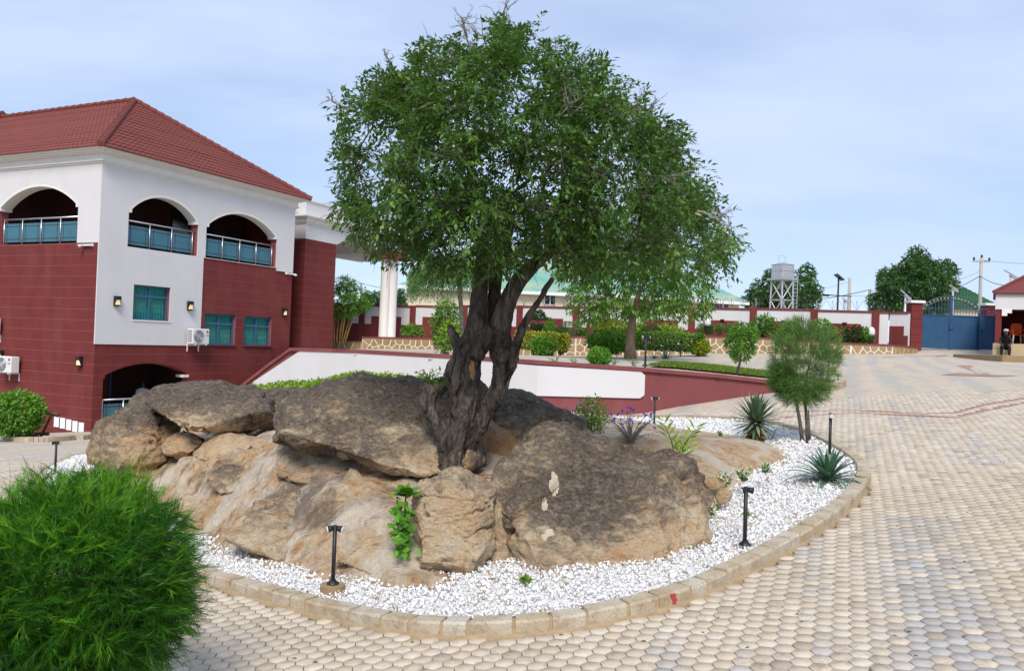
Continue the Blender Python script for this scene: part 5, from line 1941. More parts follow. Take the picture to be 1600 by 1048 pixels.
for (pa, pb2, pt_, pbt, Yp, lb) in ((1418, 1435.5, 474, 547, 40.3, 'maroon gate pillar with white cap at the planter side of the gate'), (1534, 1552, 478, 548, 42.3, 'maroon gate pillar with white cap behind the side door')):
    c0_ = at((pa + pb2) / 2, pbt, Yp)
    w = (pb2 - pa) / 2 * Yp / F_PX
    h = at((pa + pb2) / 2, pt_, Yp)[2] - c0_[2]
    t = thing('gate_pillar', lb, 'pillar', tuple(c0_), 0, 'gate pillars')
    nk = 6
    for k in range(nk):
        MB().box(-w, w, -w, w, h * k / nk + .012, h * (k + 1) / nk - .0).build('block_course', 'maroon_plaster', t, bevel=.006)
    MB().box(-w + .02, w - .02, -w + .02, w - .02, -.3, h - .02).build('core', 'maroon_joint', t)
    MB().box(-w - .09, w + .09, -w - .09, w + .09, h, h + .13).build('cap', 'white_trim', t, bevel=.015)

# ------------------------------------------------------------------ guard house
g0 = at(1553, 547, 36.0)
kk = 36.0 / F_PX
gh = thing('guard_house', 'small guard house with red roof, white fascia and open maroon porch', 'building', tuple(g0), R(-30))


GR = np.array([[math.cos(R(-30)), -math.sin(R(-30)), 0], [math.sin(R(-30)), math.cos(R(-30)), 0], [0, 0, 1]])


def Q(px, py, Y=36.0):
    p = at(px, py, Y) - g0
    return p[0], p[2]


zf0, zf1 = Q(1553, 483)[1], Q(1553, 457)[1]
MB().box(0, 6.5, 0, 4.5, zf0, zf1).build('fascia', 'white_plaster', gh)
MB().box(.08, 2.4, 2.7, 2.9, -.2, zf0 - .001).build('inner_wall', 'maroon_plaster', gh)
MB().box(.02, .25, .05, 2.7, -.2, zf0 - .001).build('side_wall', 'maroon_plaster', gh)
MB().box(1.10, 1.5, .05, .4, -.2, zf0 - .001).build('pillar', 'maroon_plaster', gh)
MB().box(2.4, 2.6, .4, 2.9, -.2, zf0 - .001).build('partition', 'dark_interior', gh)
MB().box(.26, 2.4, .1, 2.7, zf0 - .05, zf0 - .002).build('porch_ceiling', 'dark_interior', gh)
MB().prism([(.25, zf0), (.25, zf0 - .28), (.45, zf0 - .28), (.45, zf0 - .16), (.62, zf0 - .16), (.62, zf0)], -.03, .12).build('bracket', 'white_trim', gh)
ev = .10
rf = MB().add([(-ev, -ev, zf1), (7, -ev, zf1), (7, 5, zf1), (-ev, 5, zf1), (2.6, 2.2, zf1 + 1.75), (7, 2.2, zf1 + 1.75)], [(0, 1, 5, 4), (0, 4, 3), (4, 5, 2, 3), (3, 2, 1, 0)]).build('roof', 'guard_roof', gh)
MB().tube([(-ev, -ev, zf1 - .02), (7, -ev, zf1 - .02)], .05, 6).build('gutter', 'guard_roof', rf)
MB().tube([(-ev, -ev, zf1 + .02), (2.6, 2.2, zf1 + 1.78)], .07, 6).build('hip_cap', 'guard_roof', rf)
# tiled steps in front
for k, (za, d0) in enumerate(((-.24, -1.05), (.03, -.62), (.30, -.2))):
    MB().box(-.30 if k == 0 else -.05, 1.9, d0, 2.7, za - .27 - (.3 if k == 0 else 0), za).build('step', 'step_tile', gh, bevel=.01)
kb = at(1566, 566, 31.5)
pf = MB().prism([(0, 0), (4.5, -2.6), (6, 0), (6, 4), (.35, 4.2)], 0, .38, axis='z').build('platform', 'tan_concrete', None, bevel=.02)
pf.location = (kb[0], kb[1], float(z_g(kb[0], kb[1])[0]) - .12)
tag(pf, 'raised concrete kerb platform in front of the guard house', 'platform')

# orange plastic chairs inside the porch
ch0 = thing('plastic_chair', 'orange plastic armchair on the guard house step, nearer the seated man', 'chair', tuple(g0 + GR @ np.array([.86, 1.0, .30])), R(170), 'orange plastic chairs')
MB().box(-.24, .24, -.22, .22, .40, .44).build('seat', 'orange_plastic', ch0, bevel=.015)
MB().prism([(-.25, .44), (.25, .44), (.22, .84), (.12, .90), (-.12, .90), (-.22, .84)], -.25, -.22, Matrix.Rotation(R(-8), 4, 'X')).build('backrest', 'orange_plastic', ch0, bevel=.01)
for sx_ in (-1, 1):
    MB().tube([(sx_ * .25, .22, .62), (sx_ * .27, 0, .65), (sx_ * .25, -.24, .66)], .025, 6).build('armrest', 'orange_plastic', ch0)
    MB().tube([(sx_ * .25, .20, .42), (sx_ * .25, .22, .62)], .022, 6).build('arm_post', 'orange_plastic', ch0)
    for sy in (-1, 1):
        MB().tube([(sx_ * .21, sy * .19, .40), (sx_ * .26, sy * .24, 0)], [.03, .022], 6).build('leg', 'ac_white', ch0)
dup(ch0, tuple(g0 + GR @ np.array([1.45, .95, .30])), R(140), 'orange plastic armchair on the guard house step, partly behind the porch pillar')

# ------------------------------------------------------------------ things beyond the wall
m, nt, out = new_mat('sheet_roof')
v = coords(nt)
n1 = noise_n(nt, v, .5, 5, .6)
cc = mixc(nt, N(nt, 'ShaderNodeMapRange', {0: n1, 1: .35, 2: .65, 3: 0.0, 4: 1.0}).outputs[0], (.14, .40, .33), (.40, .46, .30))
principled(nt, out, cc, .5, .4, .2)
hb = thing('long_building', 'long cream building with pale green metal roof beyond the boundary wall', 'building', tuple(at(618, 520, 62)))
h0 = at(618, 520, 62)


def HB(px, py, Y=62):
    return at(px, py, Y) - h0


ex0, ex1 = HB(618, 447), HB(1168, 472)
ez = ex0[2] + .1
ez1 = ex1[2]
L = ex1[0] - ex0[0]
MB().add([(.6, .6, -3), (L - .6, .6, -3), (L - .6, 9, -3), (.6, 9, -3), (.6, .6, ez), (L - .6, .6, ez1), (L - .6, 9, ez1), (.6, 9, ez)], [(0, 1, 5, 4), (1, 2, 6, 5), (2, 3, 7, 6), (3, 0, 4, 7)]).build('wall', 'cream_plaster', hb)
rh = 2.6
n = int(L / .45)
VV, FFc = [], []
for k in range(n * 2 + 1):
    x = L * k / (n * 2)
    zb_ = ez + (ez1 - ez) * x / L
    f = min(1, x / 4.5, (L - x) / 4.5)
    up = .05 if k % 2 else 0
    VV += [(x, 0, zb_ + up), (x, 4.8 * f, zb_ + rh * f + up)]
FFc = [(2 * k, 2 * k + 2, 2 * k + 3, 2 * k + 1) for k in range(n * 2)]
rfo = MB().add(VV, FFc).build('roof', 'sheet_roof', hb)
MB().add([(0, 0, ez - .22), (L, 0, ez1 - .22), (L, 0, ez1 - .02), (0, 0, ez - .02), (0, -.05, ez - .22), (L, -.05, ez1 - .22), (L, -.05, ez1 - .02), (0, -.05, ez - .02)], [(4, 5, 6, 7), (0, 1, 5, 4), (3, 7, 6, 2)]).build('fascia_board', 'white_trim', rfo)
for px_, py_ in ((860, 468), (1118, 478), (1133, 480), (1000, 472), (770, 466)):
    p = HB(px_, py_)
    wd = MB()
    wd.box(p[0] - .45, p[0] + .45, .52, .59, p[2] - .38, p[2] + .38)
    wo = wd.build('window', 'white_trim', hb)
    for sx_ in (-1, 1):
        MB().box(p[0] + sx_ * .21 - .17, p[0] + sx_ * .21 + .17, .49, .519, p[2] - .32, p[2] + .32).build('pane', 'dark_glass', wo)
p = HB(641, 436, 62)
MB().box(p[0] - .45, p[0] + .45, 1.2, 2.2, p[2] - .5, p[2] + .38).build('chimney', 'concrete', rfo)
MB().box(p[0] - .5, p[0] + .5, 1.1, 2.3, p[2] + .381, p[2] + .45).build('chimney_cap', 'concrete', rfo)

wt = thing('water_tower', 'galvanised square water tank on a braced steel tower', 'water tower', tuple(at(1222, 500, 58)))
w0 = at(1222, 500, 58)
WT = lambda px, py: at(px, py, 58) - w0
tl, br = WT(1205, 411), WT(1241, 436)
tw = (br[0] - tl[0]) / 2
ztk0, ztk1 = br[2], tl[2] - .1
cxw = (tl[0] + br[0]) / 2
MT = Matrix.Translation((cxw, 0, 0)) @ Matrix.Rotation(R(28), 4, 'Z')
tws = tw / 1.55
for k in range(3):
    for s in range(4):
        Ms = MT @ Matrix.Rotation(R(90 * s), 4, 'Z')
        a = -tws + k * 2 * tws / 3
        MB().box(a + .02, a + 2 * tws / 3 - .02, -tws - .03, -tws + .02, ztk0 + .03, (ztk0 + ztk1) / 2 - .02, Ms).build('tank_panel', 'zinc', wt, bevel=.012)
        MB().box(a + .02, a + 2 * tws / 3 - .02, -tws - .03, -tws + .02, (ztk0 + ztk1) / 2 + .02, ztk1 - .02, Ms).build('tank_panel', 'zinc', wt, bevel=.012)
MB().box(-tws, tws, -tws, tws, ztk0, ztk1 - .01, MT).build('tank_core', 'zinc', wt)
MB().add([tuple(MT @ Vector(q)) for q in ((-tws - .05, -tws - .05, ztk1), (tws + .05, -tws - .05, ztk1), (tws + .05, tws + .05, ztk1), (-tws - .05, tws + .05, ztk1), (0, 0, ztk1 + .22))], [(0, 1, 4), (1, 2, 4), (2, 3, 4), (3, 0, 4), (3, 2, 1, 0)]).build('tank_lid', 'zinc', wt)
MB().box(-tws - .2, tws + .2, -tws - .2, tws + .2, ztk0 - .12, ztk0 - .001, MT).build('platform', 'zinc', wt)
for sx_ in (-1, 1):
    for sy in (-1, 1):
        MB().tube([MT @ Vector((sx_ * tws * .95, sy * tws * .95, ztk0 - .1)), MT @ Vector((sx_ * tws * 1.1, sy * tws * 1.1, -2))], .06, 6).build('leg', 'zinc', wt)
for s in range(4):
    Ms = MT @ Matrix.Rotation(R(90 * s), 4, 'Z')
    for za, zb_ in ((ztk0 - .15, ztk0 - 1.5), (ztk0 - 1.5, ztk0 - 2.9)):
        MB().tube([Ms @ Vector((-tws, -tws, za)), Ms @ Vector((tws, -tws, zb_))], .03, 5).build('brace', 'zinc', wt)
        MB().tube([Ms @ Vector((tws, -tws, za)), Ms @ Vector((-tws, -tws, zb_))], .03, 5).build('brace', 'zinc', wt)
        MB().tube([Ms @ Vector((-tws, -tws, zb_)), Ms @ Vector((tws, -tws, zb_))], .035, 5).build('strut', 'zinc', wt)
ld = MB()
for x in (-.16, .16):
    ld.tube([(cxw + tw * .72 + x, -tw - .1, ztk0 + .2), (cxw + tw * .72 + x, -tw - .1, -2)], .025, 5)
for k in range(14):
    ld.tube([(cxw + tw * .72 - .16, -tw - .1, ztk0 - k * .25), (cxw + tw * .72 + .16, -tw - .1, ztk0 - k * .25)], .018, 5)
ld.build('ladder', 'zinc', wt)
MB().tube([(cxw - .3, 0, ztk1 + .1), (cxw - .3, 0, ztk1 + .62), (cxw + .15, 0, ztk1 + .62), (cxw + .15, 0, ztk1 + .1)], .025, 5).build('pipe', 'zinc', wt)

# green-roofed house behind the gate
gb = at(1495, 500, 66)
gr = thing('green_roof_house', 'cream house with dark green pyramid roof behind the blue gate', 'house', tuple(gb))
GG = lambda px, py: at(px, py, 66) - gb
a, b, c_ = GG(1492, 481), GG(1556, 481), GG(1525, 445)
zr = a[2]
x0, x1, xm = a[0] - .2, b[0] + 1.0, c_[0]
MB().box(x0 + .4, x1 - .4, .4, 3.6, -3, zr).build('wall', 'cream_plaster', gr)
rr_ = MB().add([(x0, 0, zr), (x1, 0, zr), (x1, 4, zr), (x0, 4, zr), (xm, 2, c_[2])], [(0, 1, 4), (1, 2, 4), (2, 3, 4), (3, 0, 4), (3, 2, 1, 0)]).build('roof', 'green_tile', gr)
tiled_slope(rr_, (x0, 0, zr), (x1, 0, zr), (xm, 2, c_[2]), (xm + .01, 2, c_[2]), courses=10, tw=.3, mat='green_tile', wav=.01, stp=.05)


def pole(name, px, ptop, pbot, Y, r, label, cat, mat, arms=(), lean=0.0):
    b = at(px, pbot, Y)
    t = at(px, ptop, Y)
    h = t[2] - b[2]
    o = thing(name, label, cat, tuple(b))
    MB().tube([(0, 0, -2), (lean * h, 0, h)], [r * 1.25, r * .8], 8).build('pole', mat, o, True)
    return o, h


def utility(px, ptop, pbot, Y, label, arm=.8, lean=0.0, r=.13):
    o, h = pole('utility_pole', px, ptop, pbot, Y, r, label, 'pole', 'pole_grey', lean=lean)
    o['group'] = 'concrete utility poles'
    if arm:
        MB().box(lean * h - arm, lean * h + arm, -.12, -.0, h - .32, h - .2).build('crossarm', 'pole_grey', o)
        for x in (-arm * .92, 0, arm * .92):
            MB().lathe([(.04, 0), (.09, .06), (.06, .12), (.09, .18), (.03, .24)], 8, (lean * h + x, -.06, h - .2 if x else h)).build('insulator', 'pole_dark', o)
    return o, h


utility(1531, 403, 500, 62, 'tall concrete utility pole with crossarm behind the blue gate', .62, -.012)
utility(1357.5, 452, 500, 60, 'short plain concrete post just beyond the boundary wall near the dense tree', 0)
utility(1326, 434, 500, 60, 'plain concrete utility pole between the solar lamp and the dense tree', 0, -.01)
utility(541, 428, 500, 80, 'thin far utility pole above the bamboo seen between pier and columns', 0, r=.09)


def solar(px, ptop, pbot, Y, tilt, label, mat='pole_dark', L=1.3, arm=False):
    o, h = pole('solar_lamp', px, ptop, pbot, Y, .07, label, 'street lamp', mat)
    o['group'] = 'solar street lamps'
    Mx = Matrix.Translation((0, 0, h)) @ Matrix.Rotation(tilt, 4, 'Y')
    MB().box(-L / 2, L / 2, -.3 if mat == 'pole_dark' else -.06, .3 if mat == 'pole_dark' else .06, .02, .09 if mat == 'pole_dark' else .06, Mx).build('solar_panel', 'solar_panel' if mat == 'pole_dark' else 'zinc', o)
    if arm:
        MB().tube([(-.9, 0, h - 1.15), (.9, 0, h - 1.2)], .035, 5).build('crossbar', mat, o)
        MB().box(-.95, -.6, -.1, .1, h - 1.25, h - 1.12).build('lamp_head', mat, o)
    else:
        MB().box(-.02, .35, -.1, .1, -.08, -.02, Mx).build('lamp_head', mat, o)
    return o


solar(1308, 434, 500, 55, R(38), 'dark solar street lamp standing in front of the dense tree beyond the wall', L=.62, arm=True)
solar(1413.5, 461, 500, 46, R(38), 'pale solar lamp with slanted panel next to the gate pillar', 'zinc', L=.75)
solar(1487.5, 450, 500, 48, R(28), 'pale solar lamp with slanted panel behind the middle of the gate', 'zinc', L=.55)
solar(1578, 429, 470, 44, R(28), 'pale solar lamp with slanted panel above the guard house roof', 'zinc', L=.85)
solar(1318, 468, 500, 50, R(30), 'small low lamp post just above the razor wire', 'zinc', L=.4)


def cable(p, q, sag, label, r=.02, n=14):
    p, q = Vector(p), Vector(q)
    pts = [tuple(p.lerp(q, t) - Vector((0, 0, sag * 4 * t * (1 - t)))) for t in np.linspace(0, 1, n)]
    b = pts[0]
    mb = MB().tube([tuple(Vector(x) - Vector(b)) for x in pts], r, 4)
    o = mb.build('power_line', 'pole_dark')
    o.location = b
    tag(o, label, 'cable', 'overhead power lines')


cable(at(1531, 406, 62), at(1640, 412, 60), .1, 'overhead line leaving the tall utility pole towards the picture edge', .012)
cable(at(1531, 431, 62), at(1420, 460, 60), .5, 'overhead line dropping from the tall pole to the dense tree', .022)
cable(at(1531, 431, 62), at(1572, 446, 58), .15, 'overhead line dropping from the tall pole to the guard house', .022)
cable(at(1531, 424, 62), at(1330, 462, 60), .6, 'thin line strung from the tall pole past the dense tree', .010)
cable(at(1357, 453, 60), at(1240, 470, 58), .15, 'overhead line from the short post to the water tower', .022)
cable(at(1357, 453, 60), at(1500, 448, 62), .4, 'thin line from the short post behind the dense tree', .012)
cable(at(1326, 440, 60), at(1200, 452, 62), .4, 'thin line from the plain utility pole behind the water tower', .010)
cable(at(541, 433, 80), at(630, 452, 70), .3, 'thin line from the far pole passing behind the columns', .02)
cable(at(541, 433, 80), at(440, 452, 78), .3, 'thin line from the far pole passing behind the pier', .02)

# ------------------------------------------------------------------ garden lamps
def garden_lamp(px, ptop, pbot, Y, label, rot=0.0, lean=0.0, base=False, heads=2):
    b = at(px, pbot, Y)
    h = (at(px, ptop, Y) - b)[2]
    t = thing('garden_lamp', label, 'garden lamp', tuple(b), rot, 'black twin-head garden lamps')
    s = h / .5
    top = Vector((lean * h, 0, h - .035 * s))
    MB().tube([(0, 0, -.15), tuple(top + Vector((0, 0, .02 * s)))], .017 * s, 10).build('post', 'black_metal', t, True)
    MB().lathe([(.052 * s, 0), (.052 * s, .008 * s), (.035 * s, .022 * s), (.022 * s, .04 * s)], 14, (0, 0, .0)).build('flange', 'black_metal', t, True)
    for k in range(heads):
        sg = -1 if k == 0 else 1
        a = top + Vector((sg * .012 * s, -.005, 0))
        b_ = top + Vector((sg * .056 * s, -.012, -.012 * s))
        hd = MB().tube([tuple(a), tuple(a.lerp(b_, .5)), tuple(b_)], [.017 * s, .025 * s, .028 * s], 14).build('lamp_head', 'black_metal', t, True)
        MB().tube([tuple(b_), tuple(b_ + (b_ - a).normalized() * .008)], .026 * s, 14).build('lens', 'lens_white', hd)
    if base:
        MB().lathe([(.095, -.2), (.095, .0), (.085, .004)], 20, (0, 0, -.002)).build('concrete_base', 'tan_concrete', t)
    return t


g1 = hit(520, 912, .125)
garden_lamp(520, 817, 912, g1[1], 'black garden lamp on a round concrete foot in the gravel below the tan bedrock', R(8), base=True)
g2 = hit(1164, 851, .08)
garden_lamp(1164, 757, 851, g2[1], 'black garden lamp in the gravel beside the largest boulder', R(15), lean=-.02)
g3 = hit(1022, 664, .06)
garden_lamp(1022, 618, 664, g3[1], 'black garden lamp in front of the white panel end of the retaining wall', R(0))
g4 = hit(1296, 712, .07)
garden_lamp(1296, 643, 712, g4[1], 'black garden lamp leaning behind the spiky blue-green agave', R(70), lean=.10, heads=1)
g5 = hit(86, 741, .06)
garden_lamp(86, 687, 741, g5[1], 'black garden lamp at the house end of the gravel bed', R(10))
g6 = hit(122, 782, .06)
garden_lamp(122, 736, 782, g6[1], 'short dark lamp just above the round feathery bush', R(30))
garden_lamp(1008, 522, 572, 20.5, 'black garden lamp on the terrace above the white wall panel', R(5))
garden_lamp(1063, 530, 560, 36, 'small black garden lamp at the end of the clipped hedge', R(5))
garden_lamp(873, 541, 556, 38, 'tiny black garden lamp beside the yellow hedge by the tree trunk', R(5))
garden_lamp(1294, 562, 588, 20.6, 'dark garden lamp hidden behind the feathery sapling', R(5))


def bollard_light(px, py, Y, label):
    b = at(px, py, Y)
    t = thing('bollard_light', label, 'lamp', tuple(b), 0, 'white dome garden lights')
    MB().lathe([(.09, -.1), (.09, .30), (.12, .31), (.12, .34)], 12).build('stand', 'black_metal', t)
    MB().lathe([(.13, .341), (.16, .45), (.15, .62), (.09, .72), (.01, .76)], 14).build('dome', 'lens_white', t, True)


bollard_light(930, 523, 41.5, 'white dome light in the planter beside the tree trunk')
bollard_light(1105, 520, 40.2, 'white dome light in the planter above the crazy-paved stones')
bollard_light(1361, 536, 38.6, 'white dome light in the planter near the gate wall')

# ------------------------------------------------------------------ foliage helpers
def unit(a):
    return a / (np.linalg.norm(a, axis=-1, keepdims=True) + 1e-9)


def leaf_obj(name, C, D, U, L, W, tint, mat, parent=None, fold=.18, origin=None):
    """one mesh of leaf blades: base C, direction D, upper side U"""
    n = len(C)
    D = unit(D)
    S = unit(np.cross(D, U))
    U = np.cross(S, D)
    L = np.broadcast_to(np.asarray(L, float), (n,))[:, None]
    W = np.broadcast_to(np.asarray(W, float), (n,))[:, None]
    mid = C + D * L * .45
    V = np.stack([C, mid + S * W * .5 + U * W * fold, C + D * L - U * L * .06, mid - S * W * .5 + U * W * fold], 1)
    if origin is None and parent is not None:
        origin = np.array(parent.location)
    if origin is not None:
        V = V - np.asarray(origin)[None, None]
    Fc = np.arange(n * 4).reshape(n, 4)
    return link(name, np_mesh(name, V.reshape(-1, 3), Fc, False, {'tint': np.repeat(np.clip(tint, 0, 1), 4)}), mat, parent)


def rand_dirs(n, up=0.0):
    d = rng.normal(size=(n, 3))
    d[:, 2] += up
    return unit(d)


def pinnate(S, D, length, k, lL, lW, droop=.25, spread=.85, jitter=.35):
    """leaves set alternately along twigs: S starts, D directions"""
    m = len(S)
    t = np.linspace(.12, 1.0, k)
    T = np.tile(t, m)
    SS, DD = np.repeat(S, k, 0), np.repeat(unit(D), k, 0)
    LL = np.repeat(np.broadcast_to(length, (m,)), k)
    side = unit(np.cross(DD, np.array([0, 0, 1.0]) + .3 * rng.normal(size=(m * k, 3))))
    sg = np.tile(np.where(np.arange(k) % 2, 1.0, -1.0), m)
    C = SS + DD * (T * LL)[:, None]
    C[:, 2] -= droop * LL * T ** 2
    ld = DD * (.35 + .55 * T[:, None]) + side * (sg * spread)[:, None] * (1.15 - .7 * T[:, None]) + jitter * rng.normal(size=C.shape) - np.array([0, 0, .25])
    up = np.array([0, 0, 1.0]) + .55 * rng.normal(size=C.shape)
    n = m * k
    return C, ld, up, lL * rng.uniform(.7, 1.2, n), lW * rng.uniform(.75, 1.2, n), SS


def ellipsoid_pts(n, c, r, inner=.45):
    d = rand_dirs(n)
    rad = (inner ** 3 + (1 - inner ** 3) * rng.random(n)) ** (1 / 3)
    return np.asarray(c) + d * rad[:, None] * np.asarray(r), d


def bush(name, label, cat, px, ptop, pbot, hw, Y, mat, n, lL, lW, group=None, inner=.55, shape='ball', lump=.22, stem='twig', depth=1.0, up=.15, tint0=None, flowers=None, stems=5):
    """shrub from its place and extent in the photo"""
    b, t = at(px, pbot, Y), at(px, ptop, Y)
    h = t[2] - b[2]
    rx = hw * Y / F_PX
    o = thing(name, label, cat, tuple(b), 0, group)
    c = np.array([b[0], b[1], b[2] + h * .52])
    if shape == 'ball':
        P, d = ellipsoid_pts(n, c, (rx, rx * depth, h * .52), inner)
    elif shape == 'box':
        q = rng.uniform(-1, 1, (n, 3))
        ax_ = rng.integers(0, 3, n)
        face = rng.random(n) < .75
        q[np.arange(n)[face], ax_[face]] = np.sign(q[np.arange(n)[face], ax_[face]]) * rng.uniform(.85, 1, face.sum())
        P = c + q * np.array([rx, rx * depth, h * .5])
        d = unit(q)
    elif shape == 'cone':
        zt_ = 1 - np.sqrt(rng.random(n))
        an = rng.uniform(0, 2 * np.pi, n)
        rr = rx * (1 - zt_) ** .8 * np.sqrt(rng.uniform(.35, 1, n))
        P = np.c_[b[0] + rr * np.cos(an), b[1] + rr * np.sin(an) * depth, b[2] + h * (.08 + .92 * zt_)]
        d = unit(np.c_[np.cos(an), np.sin(an), .5 + 0 * an])
    elif shape == 'dome':
        P, d = ellipsoid_pts(n, c - np.array([0, 0, h * .3]), (rx, rx * depth, h * .82), inner)
        k = P[:, 2] > b[2] + h * .12
        P, d = P[k], d[k]
    m = len(P)
    lum = fbm((P - c) / rx * 2.3 + px, 3, 5)
    P = P + d * (lum * lump * rx)[:, None]
    dirs = d * .7 + .7 * rng.normal(size=(m, 3)) + np.array([0, 0, up])
    tint = .38 + .5 * lum + .28 * rng.random(m) + .18 * (P[:, 2] - c[2]) / (h * .5)
    leaf_obj('foliage', P, dirs, d + .5 * rng.normal(size=(m, 3)) + np.array([0, 0, .6]), lL * rng.uniform(.7, 1.25, m), lW * rng.uniform(.7, 1.25, m), tint, mat, o)
    mb = MB()
    for k in range(stems):
        a = rng.uniform(0, 2 * math.pi)
        e = np.array([math.cos(a) * rx * .55, math.sin(a) * rx * .55 * depth, h * .7])
        mb.tube([(math.cos(a) * rx * .08, math.sin(a) * rx * .08, -.05), tuple(e * np.array([.5, .5, .6])), tuple(e)], [.02 * max(h, .3) + .004, .014 * max(h, .3) + .003, .004], 5)
    mb.build('stem', stem, o)
    if flowers:
        fm, nf, fs = flowers
        Pf, df = ellipsoid_pts(nf, c, (rx * 1.03, rx * depth * 1.03, h * .54), .95)
        Pf, df = Pf[(Pf[:, 2] > c[2] - h * .15)], df[(Pf[:, 2] > c[2] - h * .15)]
        q = 5
        Cc = np.repeat(Pf, q, 0)
        dd = np.repeat(df, q, 0) * .5 + unit(rng.normal(size=Cc.shape))
        leaf_obj('blossoms', Cc, dd, np.repeat(df, q, 0), fs, fs * .7, rng.random(len(Cc)), fm, o)
    return o


def grow(nodes, targets, jitter=.12, seg=5):
    """join every target to the nearest earlier node; returns paths of node indices"""
    P = [np.array(p, float) for p in nodes]
    par = [-1] * len(P)
    order_ = sorted(range(len(targets)), key=lambda i: min(np.linalg.norm(targets[i] - p) for p in P))
    for i in order_:
        t = targets[i]
        A = np.array(P)
        dist = np.linalg.norm(A - t, axis=1) + .45 * np.maximum(0, A[:, 2] - t[2])
        k = int(np.argmin(dist))
        a = A[k]
        L = np.linalg.norm(t - a)
        m = max(1, int(L / .16)) if L < 3 else max(1, int(L / .4))
        mid = rng.normal(size=3) * L * jitter + np.array([0, 0, .12 * L])
        last = k
        for q in range(1, m + 1):
            f = q / m
            P.append(a + (t - a) * f + mid * 4 * f * (1 - f) * .5)
            par.append(last)
            last = len(P) - 1
    return np.array(P), par


def branch_mesh(P, par, tip=.004, expo=2.3, rmax=.2, sides=5, skip=0):
    n = len(P)
    w = np.zeros(n)
    nch = np.zeros(n, int)
    for i in range(n):
        if par[i] >= 0:
            nch[par[i]] += 1
    w[nch == 0] = tip ** expo
    for i in range(n - 1, -1, -1):
        if par[i] >= 0:
            w[par[i]] += w[i]
    r = np.minimum(w ** (1 / expo), rmax)
    mb = MB()
    seen = set()
    kids = {}
    for i in range(n):
        kids.setdefault(par[i], []).append(i)
    starts = [i for i in range(n) if par[i] >= 0 and (nch[par[i]] > 1 or par[par[i]] == -1)]
    for s in starts:
        path = [par[s], s]
        while nch[path[-1]] == 1:
            path.append(kids[path[-1]][0])
        # follow the thickest child further for a continuous look
        rad = [min(r[path[0]], r[s] * 1.25)] + [r[i] for i in path[1:]]
        mb.tube([P[i] for i in path], rad, sides, cap=False)
    return mb


# ------------------------------------------------------------------ the old tree among the rocks
TD = 8.25
t0 = at(704, 752, 8.1)
tree = thing('gnarled_tree', 'old gnarled dark-barked tree with dense leafy crown growing out of the boulders', 'tree', tuple(t0))
TO = np.array(t0)


def tp(px, py, d=0.0):
    return at(px, py, TD + d) - TO


stems_ = [
    [(702, 775, -0.1, 0.156), (703, 745, -0.1, 0.133), (706, 712, -0.08, 0.118), (715, 675, -0.05, 0.107), (724, 640, -0.02, 0.101), (729, 600, 0, 0.096), (734, 565, 0, 0.101), (741, 535, 0, 0.107), (746, 508, 0, 0.103), (748, 480, 0.02, 0.090), (750, 450, 0.05, 0.077), (752, 415, 0.08, 0.067), (756, 370, 0.1, 0.056)],
    [(712, 742, 0.02, 0.083), (722, 705, 0.03, 0.092), (742, 670, 0.04, 0.084), (764, 636, 0.05, 0.081), (781, 604, 0.04, 0.076), (787, 574, 0.02, 0.077), (783, 545, -0.01, 0.095), (780, 520, -0.03, 0.103), (786, 495, -0.05, 0.096), (795, 468, -0.07, 0.084), (808, 442, -0.09, 0.076), (826, 422, -0.11, 0.065), (850, 402, -0.12, 0.055), (884, 376, -0.1, 0.043)],
    [(764, 545, 0.1, 0.07), (767, 505, 0.12, 0.07), (772, 468, 0.14, 0.065), (775, 428, 0.15, 0.064), (787, 384, 0.2, 0.052), (800, 345, 0.25, 0.043)],
    [(794, 580, 0, 0.043), (804, 550, -0.05, 0.036), (812, 522, -0.1, 0.033), (826, 494, -0.14, 0.031), (842, 470, -0.18, 0.026), (852, 452, -0.2, 0.022), (863, 436, -0.22, 0.017)],
    [(712, 715, -0.1, 0.078), (695, 688, -0.13, 0.065), (680, 660, -0.15, 0.058), (670, 632, -0.15, 0.057), (673, 602, -0.15, 0.055)],
    [(718, 655, -0.1, 0.043), (707, 628, -0.13, 0.036), (712, 596, -0.13, 0.031), (720, 565, -0.1, 0.034), (732, 535, -0.06, 0.043)],
    [(714, 612, 0.02, 0.030), (700, 588, 0, 0.031), (712, 560, 0.02, 0.031), (728, 532, 0.02, 0.043)],
    [(742, 556, -0.1, 0.060), (755, 532, -0.12, 0.086), (770, 516, -0.11, 0.077)],
    [(722, 545, 0, 0.052), (708, 522, 0.02, 0.030), (702, 508, 0.02, 0.017)],
    [(690, 780, -0.25, 0.074), (698, 745, -0.19, 0.074), (707, 712, -0.13, 0.074)],
]
mb = MB()
for st_ in stems_:
    P_ = np.array([[*tp(a, b, c_), r] for a, b, c_, r in st_])
    Q_ = catmull(P_, 5, closed=False)
    mb.tube([q[:3] for q in Q_], list(Q_[:, 3]), 14)
trunk = mb.build('trunk', 'bark_dark', tree)


def _rm(o):
    m_ = o.modifiers.new('r', 'REMESH')
    m_.mode = 'VOXEL'
    m_.voxel_size = .013


